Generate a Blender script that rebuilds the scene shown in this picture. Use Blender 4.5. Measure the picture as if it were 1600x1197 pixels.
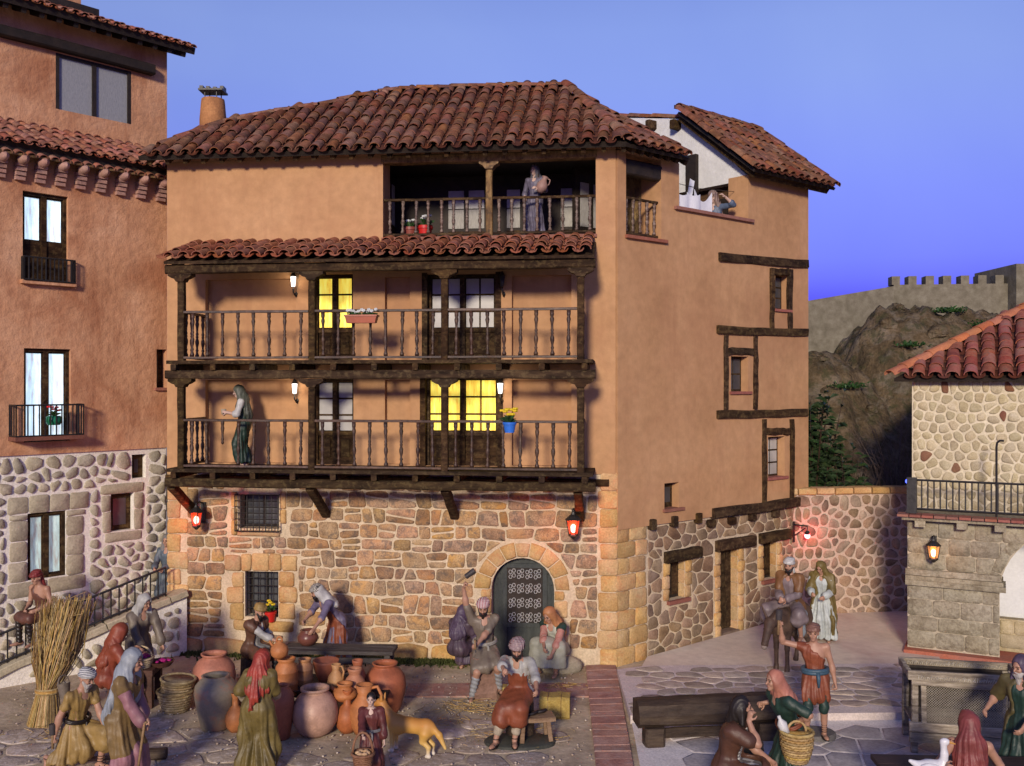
import bpy, math, random
import numpy as np
from mathutils import Vector, Matrix

random.seed(11); RNG = np.random.default_rng(5)
for o in list(bpy.data.objects): bpy.data.objects.remove(o)
scene = bpy.context.scene
COL = scene.collection
rad = math.radians

# ------------------------------------------------------------------ camera
F, CX, CY, CAMH = 1500.0, 800.0, 598.5, 5.1          # the photograph's lens in its own 1600 x 1197 pixels
cam_data = bpy.data.cameras.new('camera'); cam = bpy.data.objects.new('camera', cam_data); COL.objects.link(cam)
cam.location = (0, 0, CAMH); cam.rotation_euler = (rad(90), 0, 0)
cam_data.sensor_width = 36; cam_data.lens = 36 * F / 1600; cam_data.clip_end = 2000; cam_data.clip_start = 0.1
scene.camera = cam

# ------------------------------------------------------------------ sky, sun, exposure
SUN_AZ, SUN_EL = 11.0, 17.0                          # degrees to the left of the camera's back, degrees up
sun_to = Vector((-math.sin(rad(SUN_AZ)) * math.cos(rad(SUN_EL)), -math.cos(rad(SUN_AZ)) * math.cos(rad(SUN_EL)), math.sin(rad(SUN_EL))))
world = bpy.data.worlds.new('World'); scene.world = world; world.use_nodes = True
wn, wl = world.node_tree.nodes, world.node_tree.links
bg = wn['Background']; bg.inputs['Strength'].default_value = 0.1
sky = wn.new('ShaderNodeTexSky'); sky.sky_type = 'NISHITA'; sky.sun_disc = False
sky.sun_elevation = rad(SUN_EL); sky.sun_rotation = rad(180 + SUN_AZ); sky.ozone_density = 6.0; sky.air_density = 1.0; sky.dust_density = 0.2
tint = wn.new('ShaderNodeMix'); tint.data_type = 'RGBA'; tint.blend_type = 'MULTIPLY'; tint.inputs[0].default_value = 1
tc = wn.new('ShaderNodeTexCoord'); sep = wn.new('ShaderNodeSeparateXYZ'); ramp = wn.new('ShaderNodeValToRGB')
wl.new(tc.outputs['Generated'], sep.inputs[0]); wl.new(sep.outputs['Z'], ramp.inputs[0])
stops = [(0.03, (0.181, 0.096, 1.053)), (0.061, (0.269, 0.132, 1.142)), (0.085, (0.426, 0.225, 1.232)), (0.104, (0.672, 0.385, 1.292)), (0.122, (0.876, 0.514, 1.321)), (0.182, (1.378, 0.791, 1.422)), (0.239, (1.881, 1.096, 1.5)), (0.295, (2.35, 1.391, 1.578)), (0.342, (2.656, 1.569, 1.67))]                                     # a dusk tint: violet low down, paler blue above
while len(ramp.color_ramp.elements) < len(stops): ramp.color_ramp.elements.new(.5)
for e_, (p_, c_) in zip(ramp.color_ramp.elements, stops): e_.position = p_; e_.color = c_ + (1,)
wl.new(sky.outputs[0], tint.inputs[6]); wl.new(ramp.outputs[0], tint.inputs[7])
veil_n = wn.new('ShaderNodeTexNoise'); veil_n.inputs['Scale'].default_value = 2.2; veil_n.inputs['Detail'].default_value = 5; veil_n.inputs['Distortion'].default_value = .6; wl.new(tc.outputs['Generated'], veil_n.inputs['Vector'])
veil_r = wn.new('ShaderNodeValToRGB'); veil_r.color_ramp.elements[0].position = .35; veil_r.color_ramp.elements[0].color = (.90, .91, .97, 1); veil_r.color_ramp.elements[1].position = .68; veil_r.color_ramp.elements[1].color = (1.06, 1.05, 1.0, 1)   # thin uneven haze all round the sky
veil_m = wn.new('ShaderNodeMix'); veil_m.data_type = 'RGBA'; veil_m.blend_type = 'MULTIPLY'; veil_m.inputs[0].default_value = 1
wl.new(veil_n.outputs['Fac'], veil_r.inputs[0]); wl.new(tint.outputs[2], veil_m.inputs[6]); wl.new(veil_r.outputs[0], veil_m.inputs[7]); wl.new(veil_m.outputs[2], bg.inputs['Color'])
sd = bpy.data.lights.new('sun', 'SUN'); sd.energy = 3.8; sd.angle = rad(8.0); sd.color = (1.0, 0.86, 0.68)
sun = bpy.data.objects.new('sun', sd); COL.objects.link(sun); sun.location = (-20, -30, 30)
sun.rotation_euler = (-sun_to).to_track_quat('-Z', 'Y').to_euler()
scene.view_settings.view_transform = 'Standard'; scene.view_settings.look = 'None'
scene.view_settings.exposure = 0.0; scene.view_settings.gamma = 1.0; scene.view_settings.use_curve_mapping = False
scene.cycles.use_denoising = True; scene.cycles.max_bounces = 6; scene.cycles.diffuse_bounces = 3
scene.cycles.glossy_bounces = 3; scene.cycles.transmission_bounces = 4; scene.cycles.sample_clamp_indirect = 6

# ------------------------------------------------------------------ pixels to places
def at_depth(u, v, y): return Vector(((u - CX) / F * y, y, CAMH + (CY - v) / F * y))
def G(u, v, z=0.0):                                   # where the pixel's ray meets the level z
    y = F * (CAMH - z) / (v - CY)
    return Vector(((u - CX) / F * y, y, z))
class Wall:                                           # a vertical plane through two ground points, its normal towards the camera
    def __init__(self, a, b):
        self.a = Vector((a[0], a[1])); d = Vector((b[0] - a[0], b[1] - a[1])); self.len = d.length
        self.e = d.normalized(); self.n = Vector((self.e.y, -self.e.x))
        self.M = Matrix(((self.e.x, -self.n.x, 0, self.a.x), (self.e.y, -self.n.y, 0, self.a.y), (0, 0, 1, 0), (0, 0, 0, 1)))
    def sz(self, u, v, d=0.0):                        # pixel -> (along, height) on the plane pushed d towards the camera
        rx = (u - CX) / F; o = self.a + self.n * d
        # (rx*t, t) . n = o . n
        t = o.dot(self.n) / (rx * self.n.x + self.n.y)
        p = Vector((rx * t, t))
        return (p - o).dot(self.e), CAMH + (CY - v) / F * t
    def s(self, u, d=0.0): return self.sz(u, CY, d)[0]
    def rect(self, u0, u1, v0, v1, d=0.0):            # pixel box -> s0, s1, z0, z1
        um = (u0 + u1) / 2
        s0 = self.s(u0, d); s1 = self.s(u1, d); zt = self.sz(um, v0, d)[1]; zb = self.sz(um, v1, d)[1]
        return s0, s1, zb, zt
    def w(self, s, z, d=0.0): return Vector((self.a.x + self.e.x * s + self.n.x * d, self.a.y + self.e.y * s + self.n.y * d, z))

# ------------------------------------------------------------------ objects
WM = {}
I4 = Matrix.Identity(4)
def link(o, parent=None, M=None):
    M = M if M is not None else I4
    COL.objects.link(o)
    if parent is not None:
        o.parent = parent; o.matrix_local = WM[parent.name].inverted() @ M
    else: o.matrix_world = M
    WM[o.name] = M
    return o
def tag(o, label, cat, group=None):
    o['label'] = label; o['category'] = cat
    if group: o['group'] = group
    return o
def thing(name, label, cat, M=None, group=None):
    o = bpy.data.objects.new(name, None); o.empty_display_size = 0.1
    link(o, None, M if M is not None else I4); return tag(o, label, cat, group)
def T(x, y=None, z=None):
    return Matrix.Translation(x if y is None else (x, y, z))
def RZ(a): return Matrix.Rotation(a, 4, 'Z')
def RX(a): return Matrix.Rotation(a, 4, 'X')
def RY(a): return Matrix.Rotation(a, 4, 'Y')
def SC(x, y=None, z=None):
    y = x if y is None else y; z = x if z is None else z
    return Matrix.Diagonal((x, y, z, 1))

class MB:                                             # collects shapes, then becomes one mesh
    def __init__(self): self.v = []; self.f = []
    def add(self, vs, fs, M=None):
        b = len(self.v)
        self.v += [tuple(M @ Vector(p)) for p in vs] if M is not None else [tuple(p) for p in vs]
        self.f += [tuple(i + b for i in f) for f in fs]; return self
    def box(self, x0, x1, y0, y1, z0, z1, M=None):
        vs = [(x, y, z) for z in (z0, z1) for y in (y0, y1) for x in (x0, x1)]
        return self.add(vs, [(0, 2, 3, 1), (4, 5, 7, 6), (0, 1, 5, 4), (1, 3, 7, 5), (3, 2, 6, 7), (2, 0, 4, 6)], M)
    def beam(self, p0, p1, w, h, jit=0.0, seg=1, up=(0, 0, 1), ch=0.12):   # hewn timber between two points
        p0, p1 = Vector(p0), Vector(p1); d = (p1 - p0); L = d.length; d.normalize()
        up = Vector(up); x = d.cross(up)
        if x.length < 1e-4: x = d.cross(Vector((1, 0, 0)))
        x.normalize(); z = x.cross(d)
        c = ch * min(w, h)
        prof = [(-w/2 + c, -h/2), (w/2 - c, -h/2), (w/2, -h/2 + c), (w/2, h/2 - c), (w/2 - c, h/2), (-w/2 + c, h/2), (-w/2, h/2 - c), (-w/2, -h/2 + c)]
        vs = []; n = len(prof)
        for i in range(seg + 1):
            t = i / seg
            jx, jz = random.uniform(-jit, jit), random.uniform(-jit, jit)
            for (a, b) in prof:
                vs.append(p0 + d * (L * t) + x * (a + jx + random.uniform(-jit, jit) * .5) + z * (b + jz + random.uniform(-jit, jit) * .5))
        fs = [(i * n + k, i * n + (k + 1) % n, (i + 1) * n + (k + 1) % n, (i + 1) * n + k) for i in range(seg) for k in range(n)]
        fs += [tuple(reversed(range(n))), tuple(seg * n + k for k in range(n))]
        return self.add(vs, fs)
    def tube(self, pts, r, n=8, cap=True, closed=False):
        pts = [Vector(p) for p in pts]; m = len(pts)
        rs = r if isinstance(r, (list, tuple)) else [r] * m
        vs = []; prev = None
        for i, p in enumerate(pts):
            if closed: d = pts[(i + 1) % m] - pts[i - 1]
            else: d = pts[min(i + 1, m - 1)] - pts[max(i - 1, 0)]
            d.normalize()
            if prev is None:
                a = d.cross(Vector((0, 0, 1)))
                if a.length < 1e-3: a = d.cross(Vector((1, 0, 0)))
            else: a = prev - d * prev.dot(d)
            a.normalize(); prev = a; b = d.cross(a)
            for k in range(n):
                t = 2 * math.pi * k / n
                vs.append(p + (a * math.cos(t) + b * math.sin(t)) * rs[i])
        q = m if closed else m - 1
        fs = [(i * n + k, i * n + (k + 1) % n, ((i + 1) % m) * n + (k + 1) % n, ((i + 1) % m) * n + k) for i in range(q) for k in range(n)]
        if cap and not closed: fs += [tuple(reversed(range(n))), tuple((m - 1) * n + k for k in range(n))]
        return self.add(vs, fs)
    def lathe(self, prof, n=16, M=None, wob=0.0):       # (radius, height) pairs round z
        vs = []; m = len(prof)
        for (r, z) in prof:
            for k in range(n):
                t = 2 * math.pi * k / n; rr = r * (1 + wob * math.sin(2 * t + z * 9))
                vs.append((rr * math.cos(t), rr * math.sin(t), z))
        fs = [(i * n + k, i * n + (k + 1) % n, (i + 1) * n + (k + 1) % n, (i + 1) * n + k) for i in range(m - 1) for k in range(n)]
        if prof[0][0] > 1e-6: fs.append(tuple(reversed(range(n))))
        if prof[-1][0] > 1e-6: fs.append(tuple((m - 1) * n + k for k in range(n)))
        return self.add(vs, fs, M)
    def ball(self, c, r, n=10, m=7, M=None):
        r = r if isinstance(r, (list, tuple)) else (r, r, r)
        vs = []; 
        for i in range(m + 1):
            ph = math.pi * i / m
            for k in range(n):
                t = 2 * math.pi * k / n
                vs.append((c[0] + r[0] * math.sin(ph) * math.cos(t), c[1] + r[1] * math.sin(ph) * math.sin(t), c[2] - r[2] * math.cos(ph)))
        fs = [(i * n + k, i * n + (k + 1) % n, (i + 1) * n + (k + 1) % n, (i + 1) * n + k) for i in range(m) for k in range(n)]
        return self.add(vs, fs, M)
    def prism(self, poly, y0, y1, M=None):              # polygon in x,z pulled along y (front is y0)
        n = len(poly); vs = [(x, y0, z) for x, z in poly] + [(x, y1, z) for x, z in poly]
        fs = [tuple(range(n)), tuple(reversed(range(n, 2 * n)))] + [(i, n + i, n + (i + 1) % n, (i + 1) % n) for i in range(n)]
        return self.add(vs, fs, M)
    def mesh(self, name, smooth=False):
        me = bpy.data.meshes.new(name); me.from_pydata(self.v, [], self.f); me.validate(); me.update()
        if smooth: me.polygons.foreach_set('use_smooth', [True] * len(me.polygons))
        return me
    def build(self, name, mat, parent=None, M=None, smooth=False, kind=None, fix=True):
        me = self.mesh(name, smooth); o = bpy.data.objects.new(name, me)
        if fix:
            import bmesh
            bm = bmesh.new(); bm.from_mesh(me); bmesh.ops.recalc_face_normals(bm, faces=bm.faces); bm.to_mesh(me); bm.free()
        if mat: me.materials.append(mat)
        if smooth == 'auto':
            me.set_sharp_from_angle(angle=rad(40))
        link(o, parent, M)
        if kind: o['kind'] = kind
        return o

# ------------------------------------------------------------------ materials
class NT:
    def __init__(self, mat): self.t = mat.node_tree; self.n = self.t.nodes; self.l = self.t.links
    def new(self, ty, **kw):
        nd = self.n.new(ty)
        for k, v in kw.items(): setattr(nd, k, v)
        return nd
    def set(self, nd, key, val):
        if hasattr(val, 'outputs') or isinstance(val, bpy.types.NodeSocket): self.l.new(val if isinstance(val, bpy.types.NodeSocket) else val.outputs[0], nd.inputs[key])
        else: nd.inputs[key].default_value = val
    def math(self, op, a, b=0.0, c=None):
        nd = self.new('ShaderNodeMath', operation=op); self.set(nd, 0, a); self.set(nd, 1, b)
        if c is not None: self.set(nd, 2, c)
        return nd.outputs[0]
    def noise(self, vec, scale, detail=3, rough=.55, dist=0.0):
        nd = self.new('ShaderNodeTexNoise'); self.set(nd, 'Scale', scale); self.set(nd, 'Detail', detail); self.set(nd, 'Roughness', rough); self.set(nd, 'Distortion', dist)
        if vec is not None: self.l.new(vec, nd.inputs['Vector'])
        return nd.outputs['Fac']
    def ramp(self, fac, stops, interp='LINEAR'):
        nd = self.new('ShaderNodeValToRGB'); cr = nd.color_ramp; cr.interpolation = interp
        while len(cr.elements) < len(stops): cr.elements.new(.5)
        for e, (p, c) in zip(cr.elements, stops): e.position = p; e.color = tuple(c) + (1,) if len(c) == 3 else c
        self.l.new(fac, nd.inputs[0]); return nd.outputs[0]
    def mix(self, fac, a, b, blend='MIX'):
        nd = self.new('ShaderNodeMix', data_type='RGBA', blend_type=blend)
        self.set(nd, 0, fac); self.set(nd, 6, a if not isinstance(a, tuple) else tuple(a) + (1,) * (4 - len(a))); self.set(nd, 7, b if not isinstance(b, tuple) else tuple(b) + (1,) * (4 - len(b)))
        return nd.outputs[2]
MATS = {}
def pm(name, cols, rough=.75, ns=3.0, bump=.3, bs=20.0, rnd=0.0, spec=.3, stretch=None, detail=4, fine=.12, emit=None, alpha=1.0, bdist=.02, stain=None, grime=None, coat=0.0, streak=None):
    """A mottled surface: cols blended by noise, each object or loose piece a little lighter or darker, relief by bump."""
    if name in MATS: return MATS[name]
    m = bpy.data.materials.new(name); m.use_nodes = True; t = NT(m); b = t.n['Principled BSDF']
    tc = t.new('ShaderNodeTexCoord'); vec = tc.outputs['Object']
    oi = t.new('ShaderNodeObjectInfo'); ge = t.new('ShaderNodeNewGeometry')
    r = t.math('FRACT', t.math('ADD', oi.outputs['Random'], ge.outputs['Random Per Island']))
    off = t.new('ShaderNodeVectorMath', operation='ADD'); t.l.new(vec, off.inputs[0]); cb = t.new('ShaderNodeCombineXYZ')
    t.l.new(t.math('MULTIPLY', r, 37.0 if rnd else 0.0), cb.inputs[0]); t.l.new(t.math('MULTIPLY', r, 13.0 if rnd else 0.0), cb.inputs[1]); t.l.new(cb.outputs[0], off.inputs[1]); vec = off.outputs[0]
    v2 = vec
    if stretch:
        mp = t.new('ShaderNodeMapping'); mp.inputs['Scale'].default_value = stretch; t.l.new(vec, mp.inputs[0]); v2 = mp.outputs[0]
    n1 = t.noise(v2, ns, detail, .6)
    if len(cols) == 1: c = t.ramp(n1, [(.3, tuple(x * .85 for x in cols[0])), (.7, tuple(min(1, x * 1.12) for x in cols[0]))])
    else:
        k = len(cols) - 1
        c = t.ramp(n1, [(.3 + .4 * i / k, cc) for i, cc in enumerate(cols)])
    if fine:
        n2 = t.noise(v2, ns * 9, 3, .6); c = t.mix(fine * 3, c, t.mix(1.0, c, t.ramp(n2, [(.3, (.45, .45, .45)), (.7, (1.5, 1.5, 1.5))]), 'MULTIPLY'))
    if stain:                                         # broad weather stains with a shape of their own: (colour, scale, amount)
        n3 = t.noise(vec, stain[1], 4, .65, .6); c = t.mix(t.math('MULTIPLY', t.ramp(n3, [(.48, (0, 0, 0)), (.66, (1, 1, 1))]), stain[2]), c, stain[0])
    if streak:                                        # rain streaks running down
        sm_ = t.new('ShaderNodeMapping'); sm_.inputs['Scale'].default_value = (2.2, 2.2, .28); t.l.new(vec, sm_.inputs[0])
        c = t.mix(t.math('MULTIPLY', t.ramp(t.noise(sm_.outputs[0], 1.0, 5, .7, .3), [(.52, (0, 0, 0)), (.68, (1, 1, 1))]), streak[1]), c, streak[0])
    if grime:
        n4 = t.noise(vec, grime[1], 5, .7); c = t.mix(t.math('MULTIPLY', t.ramp(n4, [(.52, (0, 0, 0)), (.6, (1, 1, 1))]), grime[2]), c, grime[0])
    if rnd:
        hs = t.new('ShaderNodeHueSaturation'); t.l.new(c, hs.inputs['Color'])
        t.l.new(t.math('MULTIPLY_ADD', r, 2 * rnd, 1 - rnd), hs.inputs['Value'])
        r2 = t.math('FRACT', t.math('MULTIPLY', r, 7.31)); t.l.new(t.math('MULTIPLY_ADD', r2, .034 * min(1, rnd * 2.5), .5 - .017 * min(1, rnd * 2.5)), hs.inputs['Hue'])
        r3 = t.math('FRACT', t.math('MULTIPLY', r, 13.7)); t.l.new(t.math('MULTIPLY_ADD', r3, .5 * min(1, rnd * 2), 1 - .25 * min(1, rnd * 2)), hs.inputs['Saturation'])
        c = hs.outputs[0]
    t.set(b, 'Base Color', c); b.inputs['Roughness'].default_value = rough; b.inputs['Specular IOR Level'].default_value = spec
    if coat: b.inputs['Coat Weight'].default_value = coat; b.inputs['Coat Roughness'].default_value = .25
    if bump:
        bp = t.new('ShaderNodeBump'); bp.inputs['Strength'].default_value = bump; bp.inputs['Distance'].default_value = bdist
        t.l.new(t.math('ADD', t.noise(v2, bs, 5, .65), t.math('MULTIPLY', t.noise(v2, bs * .2, 2), 1.2)), bp.inputs['Height']); t.l.new(bp.outputs[0], b.inputs['Normal'])
    if emit:
        t.set(b, 'Emission Color', c); b.inputs['Emission Strength'].default_value = emit[1]
    if alpha < 1: b.inputs['Alpha'].default_value = alpha
    MATS[name] = m; return m

# ------------------------------------------------------------------ stones, tiles and other loose pieces
def clip(poly, px, pz, nx, nz):                       # keep the side where (p - (px,pz)).n <= 0
    out = []; m = len(poly)
    for i in range(m):
        a, b = poly[i], poly[(i + 1) % m]
        da = (a[0] - px) * nx + (a[1] - pz) * nz; db = (b[0] - px) * nx + (b[1] - pz) * nz
        if da <= 0: out.append(a)
        if (da < 0 < db) or (db < 0 < da):
            t = da / (da - db); out.append((a[0] + (b[0] - a[0]) * t, a[1] + (b[1] - a[1]) * t))
    return out
def area(p): return .5 * abs(sum(p[i][0] * p[i - 1][1] - p[i - 1][0] * p[i][1] for i in range(len(p)))) if len(p) > 2 else 0
def inset(poly, d):
    out = poly
    cx = sum(p[0] for p in poly) / len(poly); cz = sum(p[1] for p in poly) / len(poly)
    for i in range(len(poly)):
        a, b = poly[i], poly[(i + 1) % len(poly)]
        ex, ez = b[0] - a[0], b[1] - a[1]; L = math.hypot(ex, ez)
        if L < 1e-6: continue
        nx, nz = ez / L, -ex / L
        if (cx - a[0]) * nx + (cz - a[1]) * nz > 0: nx, nz = -nx, -nz
        out = clip(out, a[0] - nx * d, a[1] - nz * d, nx, nz)
        if len(out) < 3: return []
    return out
def chaikin(p, k=.25):
    out = []
    for i in range(len(p)):
        a, b = p[i], p[(i + 1) % len(p)]
        out += [(a[0] + (b[0] - a[0]) * k, a[1] + (b[1] - a[1]) * k), (b[0] + (a[0] - b[0]) * k, b[1] + (a[1] - b[1]) * k)]
    return out
def cells(s0, s1, z0, z1, ps, pz, jit=.35, joint=.02, holes=(), circles=(), halves=(), stagger=True, merge=.0, rounds=1, rk=.25, mina=.15, chip=0.0):
    """Irregular stones filling a rectangle: the pieces between jittered seeds, set apart by a joint and kept off the holes."""
    seeds = []; j = 0; z = z0 + pz * .5
    while z < z1:
        s = s0 + ps * (.5 if (j % 2 or not stagger) else 0.02)
        while s < s1:
            if random.random() >= merge: seeds.append((s + random.uniform(-jit, jit) * ps, z + random.uniform(-jit, jit) * pz * .8))
            s += ps
        z += pz; j += 1
    bad = lambda a, b: any(h[0] < a < h[1] and h[2] < b < h[3] for h in holes) or any((a - c[0]) ** 2 + (b - c[1]) ** 2 < c[2] ** 2 for c in circles)
    seeds = [q for q in seeds if not bad(*q)]
    asp = ps / pz; out = []; S = np.array([(a, b * asp) for a, b in seeds])
    for i, (a, b) in enumerate(seeds):
        if not (s0 - ps * .3 <= a <= s1 + ps * .3): continue
        if any((a - h[0]) * h[2] + (b - h[1]) * h[3] > 0 for h in halves): continue
        poly = [(max(s0, a - ps * 1.3), max(z0, b - pz * 1.3)), (min(s1, a + ps * 1.3), max(z0, b - pz * 1.3)), (min(s1, a + ps * 1.3), min(z1, b + pz * 1.3)), (max(s0, a - ps * 1.3), min(z1, b + pz * 1.3))]
        d = np.hypot(S[:, 0] - a, S[:, 1] - b * asp); near = np.argsort(d)[1:22]
        for k in near:
            qa, qb = seeds[k]; nx, nz = (qa - a), (qb - b) * asp * asp
            poly = clip(poly, (a + qa) / 2, (b + qb) / 2, nx, nz)
            if len(poly) < 3: break
        if len(poly) < 3: continue
        for h in holes:
            if min(p[0] for p in poly) < h[1] and max(p[0] for p in poly) > h[0] and min(p[1] for p in poly) < h[3] and max(p[1] for p in poly) > h[2]:
                opts = [clip(poly, *o) for o, ok in (((h[0], b, 1, 0), a <= h[0]), ((h[1], b, -1, 0), a >= h[1]), ((a, h[2], 0, 1), b <= h[2]), ((a, h[3], 0, -1), b >= h[3])) if ok]
                poly = max(opts, key=area)
        for c in circles:
            dx, dz = a - c[0], b - c[1]; L = math.hypot(dx, dz) or 1; dx /= L; dz /= L
            poly = clip(poly, c[0] + dx * c[2], c[1] + dz * c[2], -dx, -dz)
        for h in halves: poly = clip(poly, *h)
        if len(poly) < 3: continue
        poly = inset(poly, joint / 2)
        if len(poly) < 3 or area(poly) < mina * ps * pz: continue
        q = [poly[0]]                                  # drop tiny edges before rounding
        for p in poly[1:]:
            if math.hypot(p[0] - q[-1][0], p[1] - q[-1][1]) > .12 * pz: q.append(p)
        if len(q) < 3: continue
        for _ in range(rounds): q = chaikin(q, rk)
        if chip: q = [(u_ + random.uniform(-chip, chip), v_ + random.uniform(-chip, chip)) for u_, v_ in q]
        out.append(q)
    return out
def rubble(s0, s1, z0, z1, hr=(.17, .33), wr=(.2, .55), joint=.03, holes=(), circles=(), wave=.05):
    """Roughly coursed rubble: rows of uneven height whose beds wander, stones of mixed width, some split in two."""
    from mathutils import noise as mn
    rows = [z0]; out = []
    while rows[-1] < z1 - hr[0]: rows.append(min(z1, rows[-1] + random.uniform(*hr)))
    if z1 - rows[-1] > .02: rows[-1] = z1
    bed = lambda s, k: rows[k] + (0 if k in (0, len(rows) - 1) else wave * mn.noise(Vector((s * 1.1, k * 5.3, 1))) + wave * .6 * mn.noise(Vector((s * 3.7, k * 3.1, 4))))
    for k in range(len(rows) - 1):
        s = s0; jb = jt = 0.0
        while s < s1 - .02:
            w = random.uniform(*wr); e = s + w
            if s1 - e < wr[0] * .7: e = s1
            nb, nt_ = (0, 0) if e >= s1 else (random.uniform(-.05, .05), random.uniform(-.05, .05))
            b = lambda q: bed(q, k); t = lambda q: bed(q, k + 1); m = (s + e) / 2
            P = [(s + jb, b(s)), (m, b(m) - .006), (e + nb, b(e)), (e + (nb + nt_) / 2 + .006, (b(e) + t(e)) / 2), (e + nt_, t(e)), (m, t(m) + .006), (s + jt, t(s)), (s + (jb + jt) / 2 - .006, (b(s) + t(s)) / 2)]
            h = t(m) - b(m); parts = [P]
            if h > .24 and random.random() < .30: zc = b(m) + h * random.uniform(.4, .6); sl = random.uniform(-.15, .15); parts = [clip(P, m, zc, sl, 1), clip(P, m, zc, -sl, -1)]
            elif w > .42 and random.random() < .35: sl = random.uniform(-.35, .35); parts = [clip(P, m, b(m) + h / 2, 1, sl), clip(P, m, b(m) + h / 2, -1, -sl)]
            for q in parts:
                if len(q) < 3: continue
                cx = sum(a for a, _ in q) / len(q); cz = sum(b_ for _, b_ in q) / len(q)
                if any(h_[0] < cx < h_[1] and h_[2] < cz < h_[3] for h_ in holes) and not any(abs(cx - x) < .08 for h_ in holes for x in h_[:2]): continue
                for h_ in holes:
                    if len(q) < 3: break
                    if min(a[0] for a in q) < h_[1] and max(a[0] for a in q) > h_[0] and min(a[1] for a in q) < h_[3] and max(a[1] for a in q) > h_[2]:
                        q = max([clip(q, h_[0], cz, 1, 0), clip(q, h_[1], cz, -1, 0), clip(q, cx, h_[2], 0, 1), clip(q, cx, h_[3], 0, -1)], key=area)
                for c in circles:
                    dx, dz = cx - c[0], cz - c[1]; L = math.hypot(dx, dz) or 1; q = clip(q, c[0] + dx / L * c[2], c[1] + dz / L * c[2], -dx / L, -dz / L)
                if len(q) < 3: continue
                q = inset(q, joint / 2 * random.uniform(.7, 1.4))
                if len(q) < 3 or area(q) < .006: continue
                out.append([(a + random.uniform(-.005, .005), b_ + random.uniform(-.005, .005)) for a, b_ in chaikin(q, .2)])
            s = e; jb, jt = nb, nt_
    return out
def ring_poly(c, r0, r1, a0, a1, n=3):                 # a voussoir
    return [(c[0] + r0 * math.cos(a0 + (a1 - a0) * i / n), c[1] + r0 * math.sin(a0 + (a1 - a0) * i / n)) for i in range(n + 1)] + \
           [(c[0] + r1 * math.cos(a1 - (a1 - a0) * i / n), c[1] + r1 * math.sin(a1 - (a1 - a0) * i / n)) for i in range(n + 1)]
def stone_data(poly, h, back=.015, dome=.25, bev=.16):
    """A proud stone: outline in x,z of a wall, front towards -y."""
    cx = sum(p[0] for p in poly) / len(poly); cz = sum(p[1] for p in poly) / len(poly); n = len(poly)
    vs = [(x - cx, back, z - cz) for x, z in poly]
    t1, t2 = random.uniform(-.12, .12) * h, random.uniform(-.12, .12) * h
    vs += [(x - cx, -h * .62, z - cz) for x, z in poly]
    k = 1 - bev
    vs += [((x - cx) * k, -h * (1 + random.uniform(-.1, .1)) + t1 * (1 if x > cx else -1) + t2 * (1 if z > cz else -1), (z - cz) * k) for x, z in poly]
    vs.append((0, -h * (1 + dome), 0))
    fs = [(r * n + i, r * n + (i + 1) % n, (r + 1) * n + (i + 1) % n, (r + 1) * n + i) for r in (0, 1) for i in range(n)]
    fs += [(2 * n + i, 2 * n + (i + 1) % n, 3 * n) for i in range(n)]
    return vs, fs, (cx, cz)
def orient_fix(vs, fs):                               # faces of stone_data look outwards (-y) whichever way the outline runs
    a, b, c = (Vector(vs[i]) for i in fs[-1][:3])
    return fs if (b - a).cross(c - a).y < 0 else [tuple(reversed(f)) for f in fs]
def pieces(name, items, mat, parent, M, cap=300, smooth=True):
    """items: (verts, faces, local matrix) or (shared mesh, local matrix); the first cap are objects, the rest one joined part."""
    rest = MB(); made = []
    for i, it in enumerate(items):
        if i < cap:
            if isinstance(it[0], bpy.types.Mesh): me, L = it
            else:
                me = bpy.data.meshes.new(name); me.from_pydata(it[0], [], it[1]); L = it[2]
                if smooth: me.polygons.foreach_set('use_smooth', [True] * len(me.polygons))
                me.materials.append(mat)
            o = bpy.data.objects.new(name, me); link(o, parent, M @ L); made.append(o)
        else:
            if isinstance(it[0], bpy.types.Mesh):
                rest.add([v.co for v in it[0].vertices], [tuple(p.vertices) for p in it[0].polygons], it[1])
            else: rest.add(it[0], it[1], it[2])
    if rest.v: rest.build(name, mat, parent, M, smooth=smooth, kind='stuff', fix=False)
    return made
def stones(name, polys, mat, parent, M, h=.04, d=0.0, cap=300, dome=.25, bev=.16, hv=.3):
    items = []
    for p in polys:
        vs, fs, (cx, cz) = stone_data(p, h * random.uniform(1 - hv, 1 + hv), dome=dome, bev=bev)
        items.append((vs, orient_fix(vs, fs), T(cx, -d, cz), area(p)))
    items.sort(key=lambda i: -i[3]); return pieces(name, [i[:3] for i in items], mat, parent, M, cap)
def rough_rect(s0, s1, z0, z1, j=.012, g=.008):
    r = lambda: random.uniform(-j, j)
    p = [(s0 + g + r(), z0 + g + r()), ((s0 + s1) / 2, z0 + g + r()), (s1 - g + r(), z0 + g + r()), (s1 - g + r(), (z0 + z1) / 2), (s1 - g + r(), z1 - g + r()), ((s0 + s1) / 2, z1 - g + r()), (s0 + g + r(), z1 - g + r()), (s0 + g + r(), (z0 + z1) / 2)]
    out = []                                          # cut the four corners a little
    for i, q in enumerate(p):
        if i % 2 == 1: out.append(q); continue
        a, b = p[i - 1], p[(i + 1) % 8]
        for w in (a, b): out.append((q[0] + (w[0] - q[0]) * .18, q[1] + (w[1] - q[1]) * .18))
    return out
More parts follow.
